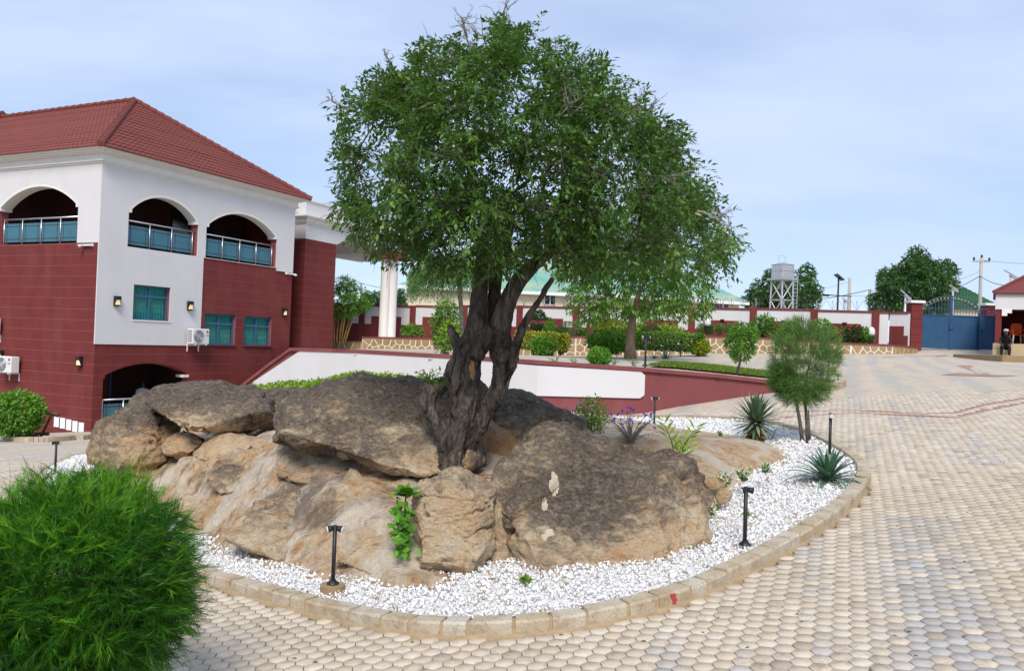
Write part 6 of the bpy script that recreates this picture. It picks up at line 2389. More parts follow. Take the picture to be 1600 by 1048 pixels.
baked(trunk, _rm)
me = trunk.data
nv = len(me.vertices)
co = np.empty(nv * 3, np.float32)
me.vertices.foreach_get('co', co)
co = co.reshape(-1, 3).astype(float)
nn = np.empty(nv * 3, np.float32)
me.vertices.foreach_get('normal', nn)
nn = nn.reshape(-1, 3)
sw = co.copy()
an = np.arctan2(co[:, 1], co[:, 0])
sw[:, 0] += .15 * np.sin(co[:, 2] * 3)
dsp = 0.036 * fbm(sw * np.array([5, 5, 2.2]), 3, 61) + .030 * fbm(sw * np.array([15, 15, 3.6]), 3, 67, ridged=True) + .012 * fbm(sw * 30, 2, 71)
thin = np.clip((1.9 - co[:, 2]) / .6, .35, 1)
co += nn * (dsp * thin)[:, None]
me.vertices.foreach_set('co', co.astype(np.float32).ravel())
me.update()
me.shade_smooth()
if not me.materials:
    me.materials.append(M['bark_dark'])
# bare wood scars
for (cx, cy, rx, ry, mt) in ((737, 578, 4, 15, 'sawn_wood'), (747, 590, 4, 18, 'pole_dark')):
    ring = []
    inv = Matrix.Translation(-Vector(tree.location))
    bpy.context.evaluated_depsgraph_get().update()
    for k in range(14):
        a = 2 * math.pi * k / 14
        w = 1 + .3 * mnoise.noise(Vector((math.cos(a) * 2, math.sin(a) * 2, cx)))
        hq, loc, nr_, fi = trunk.ray_cast(inv @ Vector((0, 0, CAM_Z)), Vector(ray(cx + rx * w * math.cos(a), cy + ry * w * math.sin(a))).normalized())
        if hq:
            ring.append(loc + nr_ * .012)
    if len(ring) > 8:
        cc_ = sum(ring, Vector()) / len(ring)
        MB().add([cc_ + Vector((0, -.02, 0))] + ring, [(0, 1 + k, 1 + (k + 1) % len(ring)) for k in range(len(ring))]).build('bare_wood', mt, tree)
sc_ = tp(675, 601, -.14)
MB().lathe([(.078, -.02), (.070, .012), (.0, .016)], 14, tuple(sc_), cap=False).build('cut_stump', 'sawn_wood', tree)

CROWN = [(528, 172), (552, 150), (585, 128), (640, 108), (658, 78), (700, 70), (748, 82), (762, 48), (800, 34), (838, 36), (856, 70), (900, 92), (950, 108), (1000, 122), (1030, 150), (1038, 190), (1062, 214), (1072, 250), (1104, 276), (1118, 318), (1140, 342), (1162, 356),
         (1158, 398), (1142, 428), (1116, 432), (1080, 418), (1040, 405), (1000, 398), (960, 402), (915, 420), (880, 414), (850, 398), (820, 404), (792, 415), (740, 424), (700, 430), (650, 406), (600, 396), (560, 376), (534, 342), (540, 300), (530, 250), (545, 215)]
CR = np.array(CROWN, float)
ncand = 9000
cx_, cy_ = rng.uniform(515, 1165, ncand), rng.uniform(30, 455, ncand)
bd = poly_dist(cx_, cy_, CR)
ok = in_poly(cx_, cy_, CR) & (bd > 10)
cx_, cy_, bd = cx_[ok], cy_[ok], bd[ok]
hn = fbm(np.c_[cx_ / 62, cy_ / 62, cx_ * 0], 3, 91)
ok = rng.random(len(cx_)) < np.clip(.46 + 2.3 * hn, .02, 1)
cx_, cy_, bd = cx_[ok], cy_[ok], bd[ok]
half = 1.7 * np.sqrt(1 - (1 - np.clip(bd / 130, 0, 1)) ** 2)
tt = rng.uniform(-1, 1, len(cx_))
tt = np.sign(tt) * np.abs(tt) ** .55
dep = tt * half
pts, pick = [], []
B = np.array([at(a, b, TD + .1 + d_) for a, b, d_ in zip(cx_, cy_, dep)])
for i in range(len(B)):
    if len(pts) >= 520:
        break
    if not pts or np.min(np.linalg.norm(np.array(pts) - B[i], axis=1)) > .155:
        pts.append(B[i])
        pick.append(i)
B = np.array(pts)
cen = at(830, 260, TD + .1)
nodes = [TO + tp(*q) for q in ((757, 380, .1), (800, 350, .25), (880, 380, -.1), (863, 436, -.22), (786, 388, .2))]
PN, PR = grow(nodes, list(B), .10)
branch_mesh(PN - TO, PR, .0042, 2.35, .075).build('branches', 'bark_dark', tree, True)
# leafy twigs round every branch end
per = 12
S = np.repeat(B, per, 0) + rng.normal(0, .055, (len(B) * per, 3))
outw = unit(S - cen)
D = unit(outw * .55 + .8 * rng.normal(size=S.shape) + np.array([0, 0, -.05]))
Lt = rng.uniform(.12, .36, len(S))
C, ld, up_, LL_, WW_, SS = pinnate(S, D, Lt, 11, .066, .027)
spx = to_px(C)
lum = fbm(C * 1.7, 3, 95)
tint = np.clip(.40 + .6 * lum + .24 * np.repeat(rng.normal(size=len(S)), 11) * .7 + .12 * rng.normal(size=len(C)), 0, 1)
low = np.clip((spx[:, 0] - 930) / 150, 0, 1) * np.clip((spx[:, 1] - 330) / 80, 0, 1)
tint = np.clip(tint + .2 * low, 0, 1)
inp = in_poly(spx[:, 0], spx[:, 1], CR) | (poly_dist(spx[:, 0], spx[:, 1], CR) < 20)
k = inp
leaf_obj('crown', C[k], ld[k], up_[k], LL_[k], WW_[k], tint[k], 'leaf_tree', tree)
tw = MB()
for a, d_, l in zip(S[::3], D[::3], Lt[::3]):
    tw.tube([a - TO, a - TO + d_ * l * .6, a - TO + d_ * l - np.array([0, 0, .2 * l])], [.004, .003, .0015], 3, cap=False)
tw.build('leaf_twigs', 'twig', tree)
# dead grey twigs standing out of the crown
dead = [MB()]


def dead_twig(p, d, l, r, lev):
    p, d = np.array(p), unit(np.array(d, float))
    q = p
    pth, rad = [p - TO], [r]
    n = 5
    for k in range(n):
        d = unit(d + rng.normal(0, .22, 3))
        q = q + d * l / n
        pth.append(q - TO)
        rad.append(r * (1 - .75 * (k + 1) / n))
        if lev > 0 and k > 0:
            for _ in range(2 if lev > 1 else 1):
                dead_twig(q, d + rng.normal(0, .75, 3), l * rng.uniform(.3, .6), r * .55, lev - 1)
    dead[0].tube(pth, rad, 4, cap=False)


for (a, b, dd_, l) in ((760, 80, (-.15, 0, 1), .35), (775, 75, (.1, -.2, 1), .38), (735, 78, (-.4, 0, .8), .33), (640, 130, (-.9, -.1, .45), .42), (615, 105, (-.7, 0, .7), .15), (905, 110, (.2, -.2, 1), .18), (545, 168, (-1, -.1, .15), .22),
                       (880, 200, (.8, -.9, .1), .45), (930, 230, (.3, -1, -.2), .4), (960, 190, (.6, -.8, .4), .4), (870, 250, (-.2, -1, -.6), .35), (690, 150, (-.1, -.4, .9), .5), (1000, 270, (.5, -.9, -.3), .35), (840, 300, (.1, -1, -.5), .3), (1090, 330, (.8, -.5, -.2), .3), (730, 60, (-.3, 0, .9), .2)):
    inner_d = -1.0 if b > 180 else 0
    dead[0] = MB()
    dead_twig(at(a, b, TD + inner_d), dd_, l, .011, 2)
    dead[0].build('dead_twig', 'twig_pale', tree)

# fresh shoots on the cut stump
def sprig(name, label, cat, px, py, Y, h, n, lL, lW, mat, spread=.5, nst=5, group=None, k=8, stem='twig', petals=None):
    b = at(px, py, Y)
    o = thing(name, label, cat, tuple(b), 0, group)
    D = unit(np.c_[rng.normal(0, spread, nst), rng.normal(0, spread, nst), np.ones(nst)])
    Ls = h * rng.uniform(.65, 1.1, nst)
    S = b + rng.normal(0, .012, (nst, 3)) * np.array([1, 1, 0])
    C, ld, up_, LL_, WW_, SS = pinnate(S, D, Ls, k, lL, lW, droop=.15)
    leaf_obj('foliage', C, ld, up_, LL_, WW_, .45 + .3 * rng.normal(size=len(C)), mat, o)
    mb = MB()
    for s, d_, l in zip(S, D, Ls):
        mb.tube([s - b, s - b + d_ * l * .5, s - b + d_ * l - np.array([0, 0, .15 * l])], [.006 * h / .3, .004 * h / .3, .002], 4)
    mb.build('stem', stem, o)
    if petals:
        T = S + D * Ls[:, None] * rng.uniform(.75, 1.1, nst)[:, None]
        q = 6
        Cc = np.repeat(T, q, 0)
        leaf_obj('blossoms', Cc, unit(rng.normal(size=Cc.shape)), np.tile([0, -.6, .8], (len(Cc), 1)), petals[1], petals[1] * .8, rng.random(len(Cc)), petals[0], o)
    return o


sprig('shoot', 'fresh green shoots sprouting from the sawn stump of the old tree', 'shoots', 672, 604, 8.1, .24, 0, .055, .022, 'leaf_bright', .55, 11, k=9)

# ------------------------------------------------------------------ round feathery bush in front
fb0 = at(112, 1010, 4.2)
fb = thing('feathery_bush', 'big round bright green feathery bush close to the camera', 'bush', tuple(fb0))
fc = at(112, 925, 4.25)
fr_ = np.array([.62, .60, .58])
nb_ = 8600
P, d = ellipsoid_pts(nb_, fc, fr_ * .93, .40)
P = P + d * (.11 * fbm((P - fc) * 2.6, 4, 14, .6) - .005)[:, None]
k = P[:, 2] > fc[2] - .55
P, d = P[k], d[k]
m_b = len(P)
ln = rng.uniform(.07, .145, m_b) * np.where(rng.random(m_b) > .97, 1.6, 1)
dm = unit(d * .8 + .55 * rng.normal(size=d.shape) + np.array([0, 0, .30]))
curl = .35 * rng.normal(size=d.shape) + np.array([0, 0, -.22])
per = 22
t_ = np.tile(np.linspace(.05, 1, per), m_b)[:, None]
Pr, Dr, Cr, Lr = np.repeat(P, per, 0), np.repeat(dm, per, 0), np.repeat(curl, per, 0), np.repeat(ln, per)[:, None]
base = Pr + Dr * Lr * t_ + Cr * Lr * t_ ** 2 * .6
tang = unit(Dr + Cr * 1.2 * t_)
nS = len(base)
dirs = unit(tang + .42 * unit(rng.normal(size=(nS, 3))))
LN = rng.uniform(.045, .085, nS)
sidev = unit(np.cross(dirs, rng.normal(size=(nS, 3))))
V = np.stack([base - sidev * .0016, base + sidev * .0016, base + dirs * LN[:, None]], 1) - fb0
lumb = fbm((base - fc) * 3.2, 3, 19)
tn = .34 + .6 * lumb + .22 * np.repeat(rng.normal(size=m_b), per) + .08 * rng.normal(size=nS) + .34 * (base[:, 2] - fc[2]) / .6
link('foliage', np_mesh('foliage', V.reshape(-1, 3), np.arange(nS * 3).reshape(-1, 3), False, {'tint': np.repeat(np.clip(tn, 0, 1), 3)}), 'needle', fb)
mb = MB()
for k in range(26):
    dd_ = unit(rng.normal(size=3) + np.array([0, 0, .4]))
    e = fc - fb0 + dd_ * fr_ * .85
    mb.tube([(0, 0, -.1), tuple((fc - fb0) * .6 + dd_ * .1), tuple(e)], [.014, .008, .003], 5)
mb.build('branch', 'twig', fb)

# tall loose grass stalks behind the bush
gs0 = hit(150, 790, .02)
def grass(name, label, cat, px0, px1, py, Y, h, n, mat, group=None, width=.0035, lean=.35, spreadY=.15, kind=None):
    b = at((px0 + px1) / 2, py, Y)
    hw = (px1 - px0) / 2 * Y / F_PX
    C = b + np.c_[rng.uniform(-hw, hw, n), rng.normal(0, spreadY, n), np.zeros(n)]
    D = unit(np.c_[rng.normal(0, lean, n), rng.normal(0, lean, n), np.ones(n)])
    H_ = h * rng.uniform(.45, 1.1, n)
    S_ = unit(np.cross(D, np.array([0, 1.0, 0]) + .3 * rng.normal(size=(n, 3))))
    bend = np.c_[rng.normal(0, .25, n), rng.normal(0, .25, n), -.08 * np.ones(n)]
    p1 = C + D * (H_ * .55)[:, None]
    p2 = C + (D + bend) * H_[:, None]
    V = np.stack([C - S_ * width, C + S_ * width, p1 + S_ * width * .8, p1 - S_ * width * .8, p2], 1) - b
    i5 = np.arange(n)[:, None] * 5
    Fq = np.concatenate([i5 + np.array([[0, 1, 2]]), i5 + np.array([[0, 2, 3]]), i5 + np.array([[3, 2, 4]])])
    o = link(name, np_mesh(name, V.reshape(-1, 3), Fq, False, {'tint': np.repeat(np.clip(.5 + .3 * rng.normal(size=n), 0, 1), 5)}), mat)
    o.location = b
    return tag(o, label, cat, group, kind)


grass('grass', 'loose green grass stalks rising behind the feathery bush', 'grass', 130, 225, 790, 7.2, .55, 90, 'grass_blade', kind='stuff', width=.0028, lean=.22)
grass('grass', 'thin grass stalks at the picture edge behind the feathery bush', 'grass', -20, 60, 800, 5.6, .36, 40, 'grass_blade', kind='stuff', width=.002, lean=.3)
# lawn blades
nL = 9000
gx2, gy2 = rng.uniform(lx0, lx1, nL * 3), rng.uniform(ly0, ly1, nL * 3)
k = in_poly(gx2, gy2, lp)
gx2, gy2 = gx2[k][:nL], gy2[k][:nL]
C = np.c_[gx2, gy2, z_t(gx2, gy2) + .04]
D = unit(np.c_[rng.normal(0, .5, len(C)), rng.normal(0, .5, len(C)), np.ones(len(C))])
lg = leaf_obj('grass', C, D, rng.normal(size=C.shape), .11, .02, .5 + .35 * rng.normal(size=len(C)), 'grass_blade')
tag(lg, 'short grass on the verge above the maroon wall end', 'grass', kind='stuff')

# ------------------------------------------------------------------ plants on the gravel island
def blade_plant(parent, base, specs, mat, segs=6, cup=.25, name='leaf'):
    """each spec: azimuth, elevation at the base, length, width, droop; every leaf is a part"""
    for az, el, L, w, dr in specs:
        d = np.array([math.cos(az) * math.cos(el), math.sin(az) * math.cos(el), math.sin(el)])
        p = np.array(base, float)
        e = el
        vs, tints = [], []
        for k in range(segs + 1):
            f = k / segs
            side = np.array([-math.sin(az), math.cos(az), 0])
            upv = np.array([-math.cos(az) * math.sin(e), -math.sin(az) * math.sin(e), math.cos(e)])
            wid = w * (math.sin(math.pi * min(1, .28 + .72 * f)) ** .8 if f < 1 else 0) * .5 + .0005
            vs += [p + side * wid + upv * wid * cup, p, p - side * wid + upv * wid * cup]
            e = el - dr * (f ** 1.4)
            p = p + np.array([math.cos(az) * math.cos(e), math.sin(az) * math.cos(e), math.sin(e)]) * L / segs
        Fq = []
        for k in range(segs):
            Fq += [(3 * k, 3 * k + 1, 3 * k + 4, 3 * k + 3), (3 * k + 1, 3 * k + 2, 3 * k + 5, 3 * k + 4)]
        tv = np.clip(.45 + .25 * rng.normal() + np.tile([.12, -.15, .12], segs + 1), 0, 1)
        link(name, np_mesh(name, np.array(vs), np.array(Fq), True, {'tint': tv}), mat, parent)


ag0 = hit(1293, 752, .07)
ag = thing('agave', 'spiky blue-green agave rosette in the gravel near the kerb corner', 'agave', tuple(ag0))
sp = []
for k in range(44):
    f = k / 44
    az = k * 2.39996
    el = R(78) - f * R(72) + rng.normal(0, .06)
    sp.append((az, el, .40 + .16 * f * (1 + .2 * rng.normal()), .06, .35 + .95 * f ** 1.2 * (1 + .2 * rng.normal())))
blade_plant(ag, (0, 0, .0), sp, 'agave_leaf')
MB().lathe([(.07, -.08), (.06, .04), (.02, .08)], 10).build('stem', 'soil', ag)

yu0 = hit(1180, 692, .05)
yu = thing('yucca', 'grey-green yucca with a spherical head of stiff pointed leaves', 'yucca', tuple(yu0))
kY = yu0[1] / F_PX
sp = []
for k in range(120):
    f = k / 120
    az = k * 2.39996
    el = R(86) - f * R(120)
    sp.append((az, el, kY * 50 * (.88 + .2 * rng.random()), kY * 5.0, .08 + .1 * rng.random()))
blade_plant(yu, (0, 0, kY * 32), sp, 'yucca_leaf', segs=3, cup=.3)
mb = MB()
nS = 180
C = np.c_[rng.normal(0, .02, nS), rng.normal(0, .02, nS), rng.uniform(kY * 2, kY * 28, nS)] + yu0
an = rng.uniform(0, 2 * np.pi, nS)
leaf_obj('dead_leaves', C, np.c_[np.cos(an) * .8, np.sin(an) * .8, -rng.uniform(.2, .8, nS)], rng.normal(size=C.shape), kY * 20, kY * 4, rng.random(nS), 'straw', yu)
MB().tube([(0, 0, -.1), (0, 0, kY * 32)], kY * 8, 10).build('stem', 'bark_grey', yu)
MB().tube([(kY * 22, -.02, -.05), (kY * 30, -.02, kY * 22)], .007, 5).build('support_stake', 'twig', yu)

# feathery sapling
fs0 = hit(1256, 692, .05)
fs = thing('feathery_sapling', 'slender sapling with feathery grey-green crown behind the agave', 'sapling', tuple(fs0))
kF = fs0[1] / F_PX
fl = lambda px, py, d=0: at(px, py, fs0[1] + d) - fs0
for pth, r in (([(1254, 692), (1250, 660), (1243, 620), (1238, 590), (1235, 560)], .03), ([(1262, 692), (1260, 650), (1257, 620), (1262, 580), (1268, 560)], .027), ([(1266, 690), (1265, 668), (1263, 640)], .012)):
    MB().tube([tuple(fl(*q)) for q in pth], [r, r * .85, r * .7, r * .5, r * .3][:len(pth)], 8).build('trunk', 'bark_grey', fs, True)
nF = 1450
cs = [((1240, 545), 36, 44), ((1262, 590), 44, 26), ((1290, 545), 22, 30), ((1222, 585), 18, 22), ((1250, 520), 26, 18), ((1275, 570), 34, 34), ((1232, 560), 28, 40), ((1248, 603), 40, 18), ((1228, 600), 20, 16), ((1244, 616), 30, 14), ((1266, 612), 26, 16)]
PP = []
for (c_, rx, rz) in cs:
    ctr = fs0 + fl(*c_)
    p, d = ellipsoid_pts(nF // len(cs), ctr, (rx * kF, 30 * kF, rz * kF), .2)
    PP.append(np.c_[p, d])
PP = np.vstack(PP)
P, d = PP[:, :3], PP[:, 3:]
per = 16
nS = len(P) * per
bs = np.repeat(P, per, 0) + rng.normal(0, .02, (nS, 3))
ctr = fs0 + fl(1252, 590)
gdir = unit(P - ctr)
dm = unit(gdir * .8 + .4 * rng.normal(size=d.shape) + np.array([0, 0, .45]))
dr_ = unit(np.repeat(dm, per, 0) + .32 * rng.normal(size=(nS, 3)))
leaf_obj('crown', bs, dr_, rng.normal(size=bs.shape), .135 * rng.uniform(.5, 1.2, nS), .0048, .45 + .5 * fbm(bs * 4, 2, 8) + .2 * rng.normal(size=nS), 'needle_grey', fs)
PN, PR = grow([fs0 + fl(1243, 610), fs0 + fl(1258, 615)], list(P[::12]), .08)
branch_mesh(PN - fs0, PR, .002, 2.3, .02, 4).build('branches', 'bark_grey', fs)

# spear-leaved plant, flowers and small plants
gp0 = at(1057, 724, 9.2)
gpl = thing('spear_leaf_plant', 'young plant with upright spear-shaped green leaves beside the largest boulder', 'plant', tuple(gp0))
for (tipx, tipy, nl) in ((1036, 658, 11), (1088, 668, 12), (1066, 692, 7), (1080, 705, 6)):
    tip = at(tipx, tipy, 9.2 + rng.uniform(-.1, .1)) - gp0
    MB().tube([(0, 0, -.02), tuple(tip * np.array([.4, .4, .55])), tuple(tip * .97)], [.009, .007, .003], 5).build('cane', 'leaf_bright', gpl)
    S_ = gp0 + np.array([tip * np.array([t ** 1.15, t ** 1.15, t ** .9]) for t in np.linspace(.25, 1, nl)])
    sgn = np.where(np.arange(nl) % 2, 1, -1)
    dd_ = unit(np.c_[sgn * .8 + tip[0] * 2, rng.normal(0, .3, nl), np.full(nl, .8)])
    leaf_obj('leaves', S_, dd_, np.tile([0, -.7, .7], (nl, 1)) + .2 * rng.normal(size=(nl, 3)), .15, .032, .55 + .3 * rng.random(nl), 'leaf_lime', gpl)
bush('flowering_bush', 'light green bush with tiny pale blossoms behind the largest boulder', 'bush', 922, 622, 680, 27, 11.3, 'leaf_lime', 900, .05, .025, None, .35, lump=.35, flowers=('petal_white', 60, .02))
sprig('violet_plant', 'leggy plant with violet flowers between the boulder and the short lamp', 'plant', 985, 692, 10.2, .50, 0, .035, .014, 'leaf_back', .6, 24, k=7, stem='twig_pale', petals=('petal_violet', .030))
sprig('violet_plant', 'small violet-flowered sprig peeping over the flat slab', 'plant', 898, 668, 11, .33, 0, .03, .010, 'leaf_dark', .4, 7, k=7, petals=('petal_violet', .018))
for (px_, py_, Y_, h_, ns, lb, mt, pet) in ((1132, 757, 8.5, .14, 13, 'low leafy plant with tiny white flowers, first beside the brown soil', 'leaf_bright', 'petal_white'), (1162, 752, 8.6, .16, 13, 'low leafy plant with tiny white flowers at the gravel edge', 'leaf_bright', 'petal_white'),
                                            (1196, 738, 8.9, .10, 9, 'small dark green tuft on the rim of the pale soil', 'leaf_back', None), (1115, 804, 7.7, .13, 9, 'yellow-green seedling at the corner of the largest boulder', 'leaf_lime', None),
                                            (820, 911, 6.2, .06, 9, 'bright green weed at the foot of the largest boulder', 'leaf_lime', None), (1126, 681, 11.0, .06, 7, 'tiny green tuft on the pale soil below the yucca', 'leaf_bright', None), (1166, 806, 7.2, .06, 3, 'tiny green sprout behind the slim lamp', 'leaf_bright', None)):
    sprig('small_plant', lb, 'plant', px_, py_, Y_, h_, 0, .042, .024, mt, .7, ns, k=6, petals=(pet, .016) if pet else None)
# broad-leaved plant between the tan boulder and the bedrock
bp0 = at(628, 852, 6.7)
bp = thing('broad_leaf_plant', 'broad-leaved green plant climbing beside the tan pitted boulder', 'plant', tuple(bp0))
tp_ = at(634, 775, 6.75)
MB().tube([(0, 0, -.05), tuple((tp_ - bp0) * np.array([.8, .6, .5])), tuple(tp_ - bp0)], [.012, .010, .006], 6).build('stem', 'leaf_bright', bp)
sp = [(az, el, .16, .115, .7) for az, el in zip(np.linspace(0, 2 * math.pi, 9, endpoint=False), [R(20), R(35), R(15), R(40), R(25), R(10), R(30), R(50), R(20)])] + [(1.0, R(75), .12, .08, .3), (3.6, R(70), .11, .07, .3)]
blade_plant(bp, tuple(tp_ - bp0), sp, 'leaf_bright', segs=4, cup=.15)
nS = 130
f = rng.random(nS)
C = bp0 + (tp_ - bp0) * f[:, None] * .85 + rng.normal(0, .036, (nS, 3)) + np.array([0, -.03, 0])
leaf_obj('foliage', C, unit(rng.normal(size=C.shape) + np.array([0, -.6, -.1])), np.tile([0, -.8, .6], (nS, 1)) + .4 * rng.normal(size=C.shape), .075, .05, .40 + .3 * rng.random(nS), 'leaf_bright', bp)
# reeds of yellow ground cover at the foot of the retaining wall
gcp = [(392, 606, 16.5), (440, 602, 16.3), (490, 598, 16), (530, 590, 15.8), (560, 586, 15.6), (600, 588, 15.4), (650, 594, 15.2), (690, 600, 15.2)]
gq = along(np.array([at(*p) for p in gcp]), 30)
gco = thing('ground_cover', 'lime green ground cover along the foot of the white wall behind the rocks', 'ground cover', tuple(gq[15]))
nS = 5200
idx = rng.uniform(0, len(gq) - 1.001, nS)
i0 = idx.astype(int)
fr2 = (idx - i0)[:, None]
C = gq[i0] * (1 - fr2) + gq[i0 + 1] * fr2
C[:, 1] += rng.normal(0, .45, nS)
C[:, 2] += -np.abs(rng.normal(0, .16, nS)) + .05 * fbm(C * 1.5, 2, 3) + .03
leaf_obj('foliage', C, rand_dirs(nS, .6), rand_dirs(nS, .8), .075, .042, .5 + .3 * rng.normal(size=nS), 'leaf_lime', gco)
mb = MB()
for k in range(1, 29, 3):
    p = gq[k] - np.array(gco.location)
    mb.tube([tuple(p - np.array([0, 0, 1.6])), tuple(p - np.array([0, 0, .1]))], .02, 5)
mb.build('stem', 'twig', gco)

# things left on the rocks: a blue cloth bundle, a red strap, a cable
o = MB().lathe([(.07, 0), (.09, .03), (.07, .09), (.03, .12), (.0, .125)], 12, cap=False).build('cloth_bundle', 'cloth_blue', smooth=True)
o.location = at(697, 602, 10.6)
tag(o, 'crumpled blue cloth bundle lying on the slab behind the tree trunk', 'cloth')
q0 = at(740, 746, 8.5)
pth = [tuple(at(a, b, 8.5) - q0) for a, b in ((740, 746), (755, 741), (775, 742), (795, 744), (812, 740))]
o = MB().tube(pth, .008, 6).build('cable', 'rubber_orange', smooth=True)
o.location = q0
tag(o, 'thin orange cable lying in the hollow beside the trunk', 'cable')

# ------------------------------------------------------------------ plants by the house
bush('round_bush', 'round bright green bush in front of the maroon house wall', 'bush', 24, 612, 682, 42, 24.5, 'leaf_bright', 3600, .12, .065, None, .5, lump=.2)
sb = at(58, 682, 25.2)
wb = thing('wooden_bench', 'broken brown wooden bench frame lying against the maroon wall', 'bench', tuple(sb), R(-20))
for a, b_ in (((-.55, 0, .05), (.35, .1, .10)), ((-.35, .1, .05), (.05, .15, .75)), ((.05, .1, .02), (.40, .15, .72))):
    MB().tube([a, b_], .05, 4).build('leg', 'wood_brown', wb)
MB().tube([(-.25, .15, .80), (.62, .18, .68)], .07, 4).build('seat_plank', 'wood_brown', wb)
MB().tube([(-.75, 0, .02), (.45, .05, -.06)], .06, 4).build('rail', 'wood_brown', wb)
# low kerb of the bed along the house
lk = [(-30, 684), (20, 690), (60, 691), (100, 689), (140, 684)]
lkp = np.array([hit(*p) for p in lk])
lkq = along(lkp, 2)
kb2 = bpy.data.objects.new('kerb', None)
col.objects.link(kb2)
kb2.location = lkp[2]
kb2.empty_display_size = .1
structure(kb2)
KI2 = Matrix.Translation(-Vector(kb2.location))
lkq = catmull(lkp, 5, closed=False)
for a, b_ in zip(lkq[:-1], lkq[1:]):
    a2, b2 = a + (b_ - a) * .04, b_ - (b_ - a) * .04
    ribbon('kerb_block', np.array([a2[:2], b2[:2]]), None, [a2[2] - .1, b2[2] - .1], [a2[2] + .14, b2[2] + .14], 0, .22, 'kerb_stone', kb2, KI2)
sbed = MB().add([tuple(p + np.array([0, .1, .06])) for p in lkp] + [(p[0] - 1.5, p[1] + 5.5, -2.05 + .02 * p[0]) for p in lkp], [(i, i + 1, 6 + i, 5 + i) for i in range(4)]).build('planting_bed', 'soil')
structure(sbed)

# ------------------------------------------------------------------ terrace trees and shrubs
def leafy_tree(name, label, poly, Y, thick, base_px, trunk, nblob, per, k, lL, lW, mat, bark, sep, droop=.25, tl=(.3, .6), spread=.85, tintb=.4, group=None, tipr=.008, edge=80, lowtint=0.0, bias=-.05):
    b = at(*base_px, Y)
    o = thing(name, label, 'tree', tuple(b), 0, group)
    PLY = np.array(poly, float)
    n = 5000
    x = rng.uniform(PLY[:, 0].min(), PLY[:, 0].max(), n)
    y = rng.uniform(PLY[:, 1].min(), PLY[:, 1].max(), n)
    bd_ = poly_dist(x, y, PLY)
    ok = in_poly(x, y, PLY) & (bd_ > edge * .06)
    x, y, bd_ = x[ok], y[ok], bd_[ok]
    hh = fbm(np.c_[x / edge, y / edge, x * 0 + Y], 3, int(Y) + len(poly))
    ok = rng.random(len(x)) < np.clip(.65 + 1.2 * hh, .1, 1)
    x, y, bd_ = x[ok], y[ok], bd_[ok]
    hf = thick * np.sqrt(1 - (1 - np.clip(bd_ / edge, 0, 1)) ** 2)
    q = rng.uniform(-1, 1, len(x))
    dp = np.sign(q) * np.abs(q) ** .6 * hf
    Bq = []
    for a, c_, d_ in zip(x, y, dp):
        p = at(a, c_, Y + d_)
        if len(Bq) >= nblob:
            break
        if not Bq or np.min(np.linalg.norm(np.array(Bq) - p, axis=1)) > sep:
            Bq.append(p)
    Bq = np.array(Bq)
    tpts_ = [at(a, c_, Y) - b for a, c_, r in trunk]
    mb = MB().tube([tuple(p) for p in tpts_], [r for _, _, r in trunk], 10)
    mb.build('trunk', bark, o, True)
    PN, PR = grow([b + tpts_[-1], b + tpts_[max(0, len(tpts_) - 2)]], list(Bq), .10)
    branch_mesh(PN - b, PR, tipr, 2.3, trunk[-1][2] * .8).build('branches', bark, o, True)
    S = np.repeat(Bq, per, 0) + rng.normal(0, sep * .35, (len(Bq) * per, 3))
    ctr = Bq.mean(0)
    D = unit(unit(S - ctr) * .5 + .8 * rng.normal(size=S.shape) + np.array([0, 0, bias]))
    Lt = rng.uniform(*tl, len(S))
    C, ld, up_, LL_, WW_, SS = pinnate(S, D, Lt, k, lL, lW, droop=droop, spread=spread)
    if lowtint:
        ld[:, 2] -= .5
    lum = fbm(C / sep * .35, 3, 5)
    sp2 = to_px(C)
    low = np.clip((sp2[:, 1] - PLY[:, 1].mean()) / (np.ptp(PLY[:, 1]) * .5), 0, 1)
    tint = tintb + .45 * lum + .18 * rng.normal(size=len(C)) + lowtint * low
    ki = in_poly(sp2[:, 0], sp2[:, 1], PLY) | (poly_dist(sp2[:, 0], sp2[:, 1], PLY) < edge * .12)
    leaf_obj('crown', C[ki], ld[ki], up_[ki], LL_[ki], WW_[ki], tint[ki], mat, o)
    return o


leafy_tree('shade_tree', 'leafy shade tree with pale trunk and drooping bright leaves on the terrace', [(866, 405), (880, 350), (930, 310), (1000, 295), (1060, 305), (1110, 345), (1124, 400), (1112, 452), (1102, 486), (1062, 496), (1012, 488), (965, 498), (922, 504), (893, 478), (878, 440)],
           30, 2.3, (985, 557), [(985, 560, .24), (985, 535, .17), (987, 505, .14), (992, 485, .11), (1000, 450, .08)], 260, 7, 8, .22, .065, 'leaf_back', 'bark_tan', .36, .3, (.3, .55), tintb=.45, lowtint=.35)
leafy_tree('neem_tree', 'dark green rounded tree spreading behind the water tower', [(1165, 462), (1182, 440), (1204, 424), (1232, 430), (1250, 425), (1262, 412), (1268, 418), (1272, 440), (1282, 452), (1276, 478), (1262, 492), (1180, 492), (1160, 480)],
           66, 3.0, (1225, 500), [(1225, 510, .3), (1225, 485, .22), (1226, 465, .15)], 150, 7, 9, .30, .14, 'leaf_neem', 'bark_grey', .55, .2, (.4, .8), group='trees beyond the wall', edge=30)
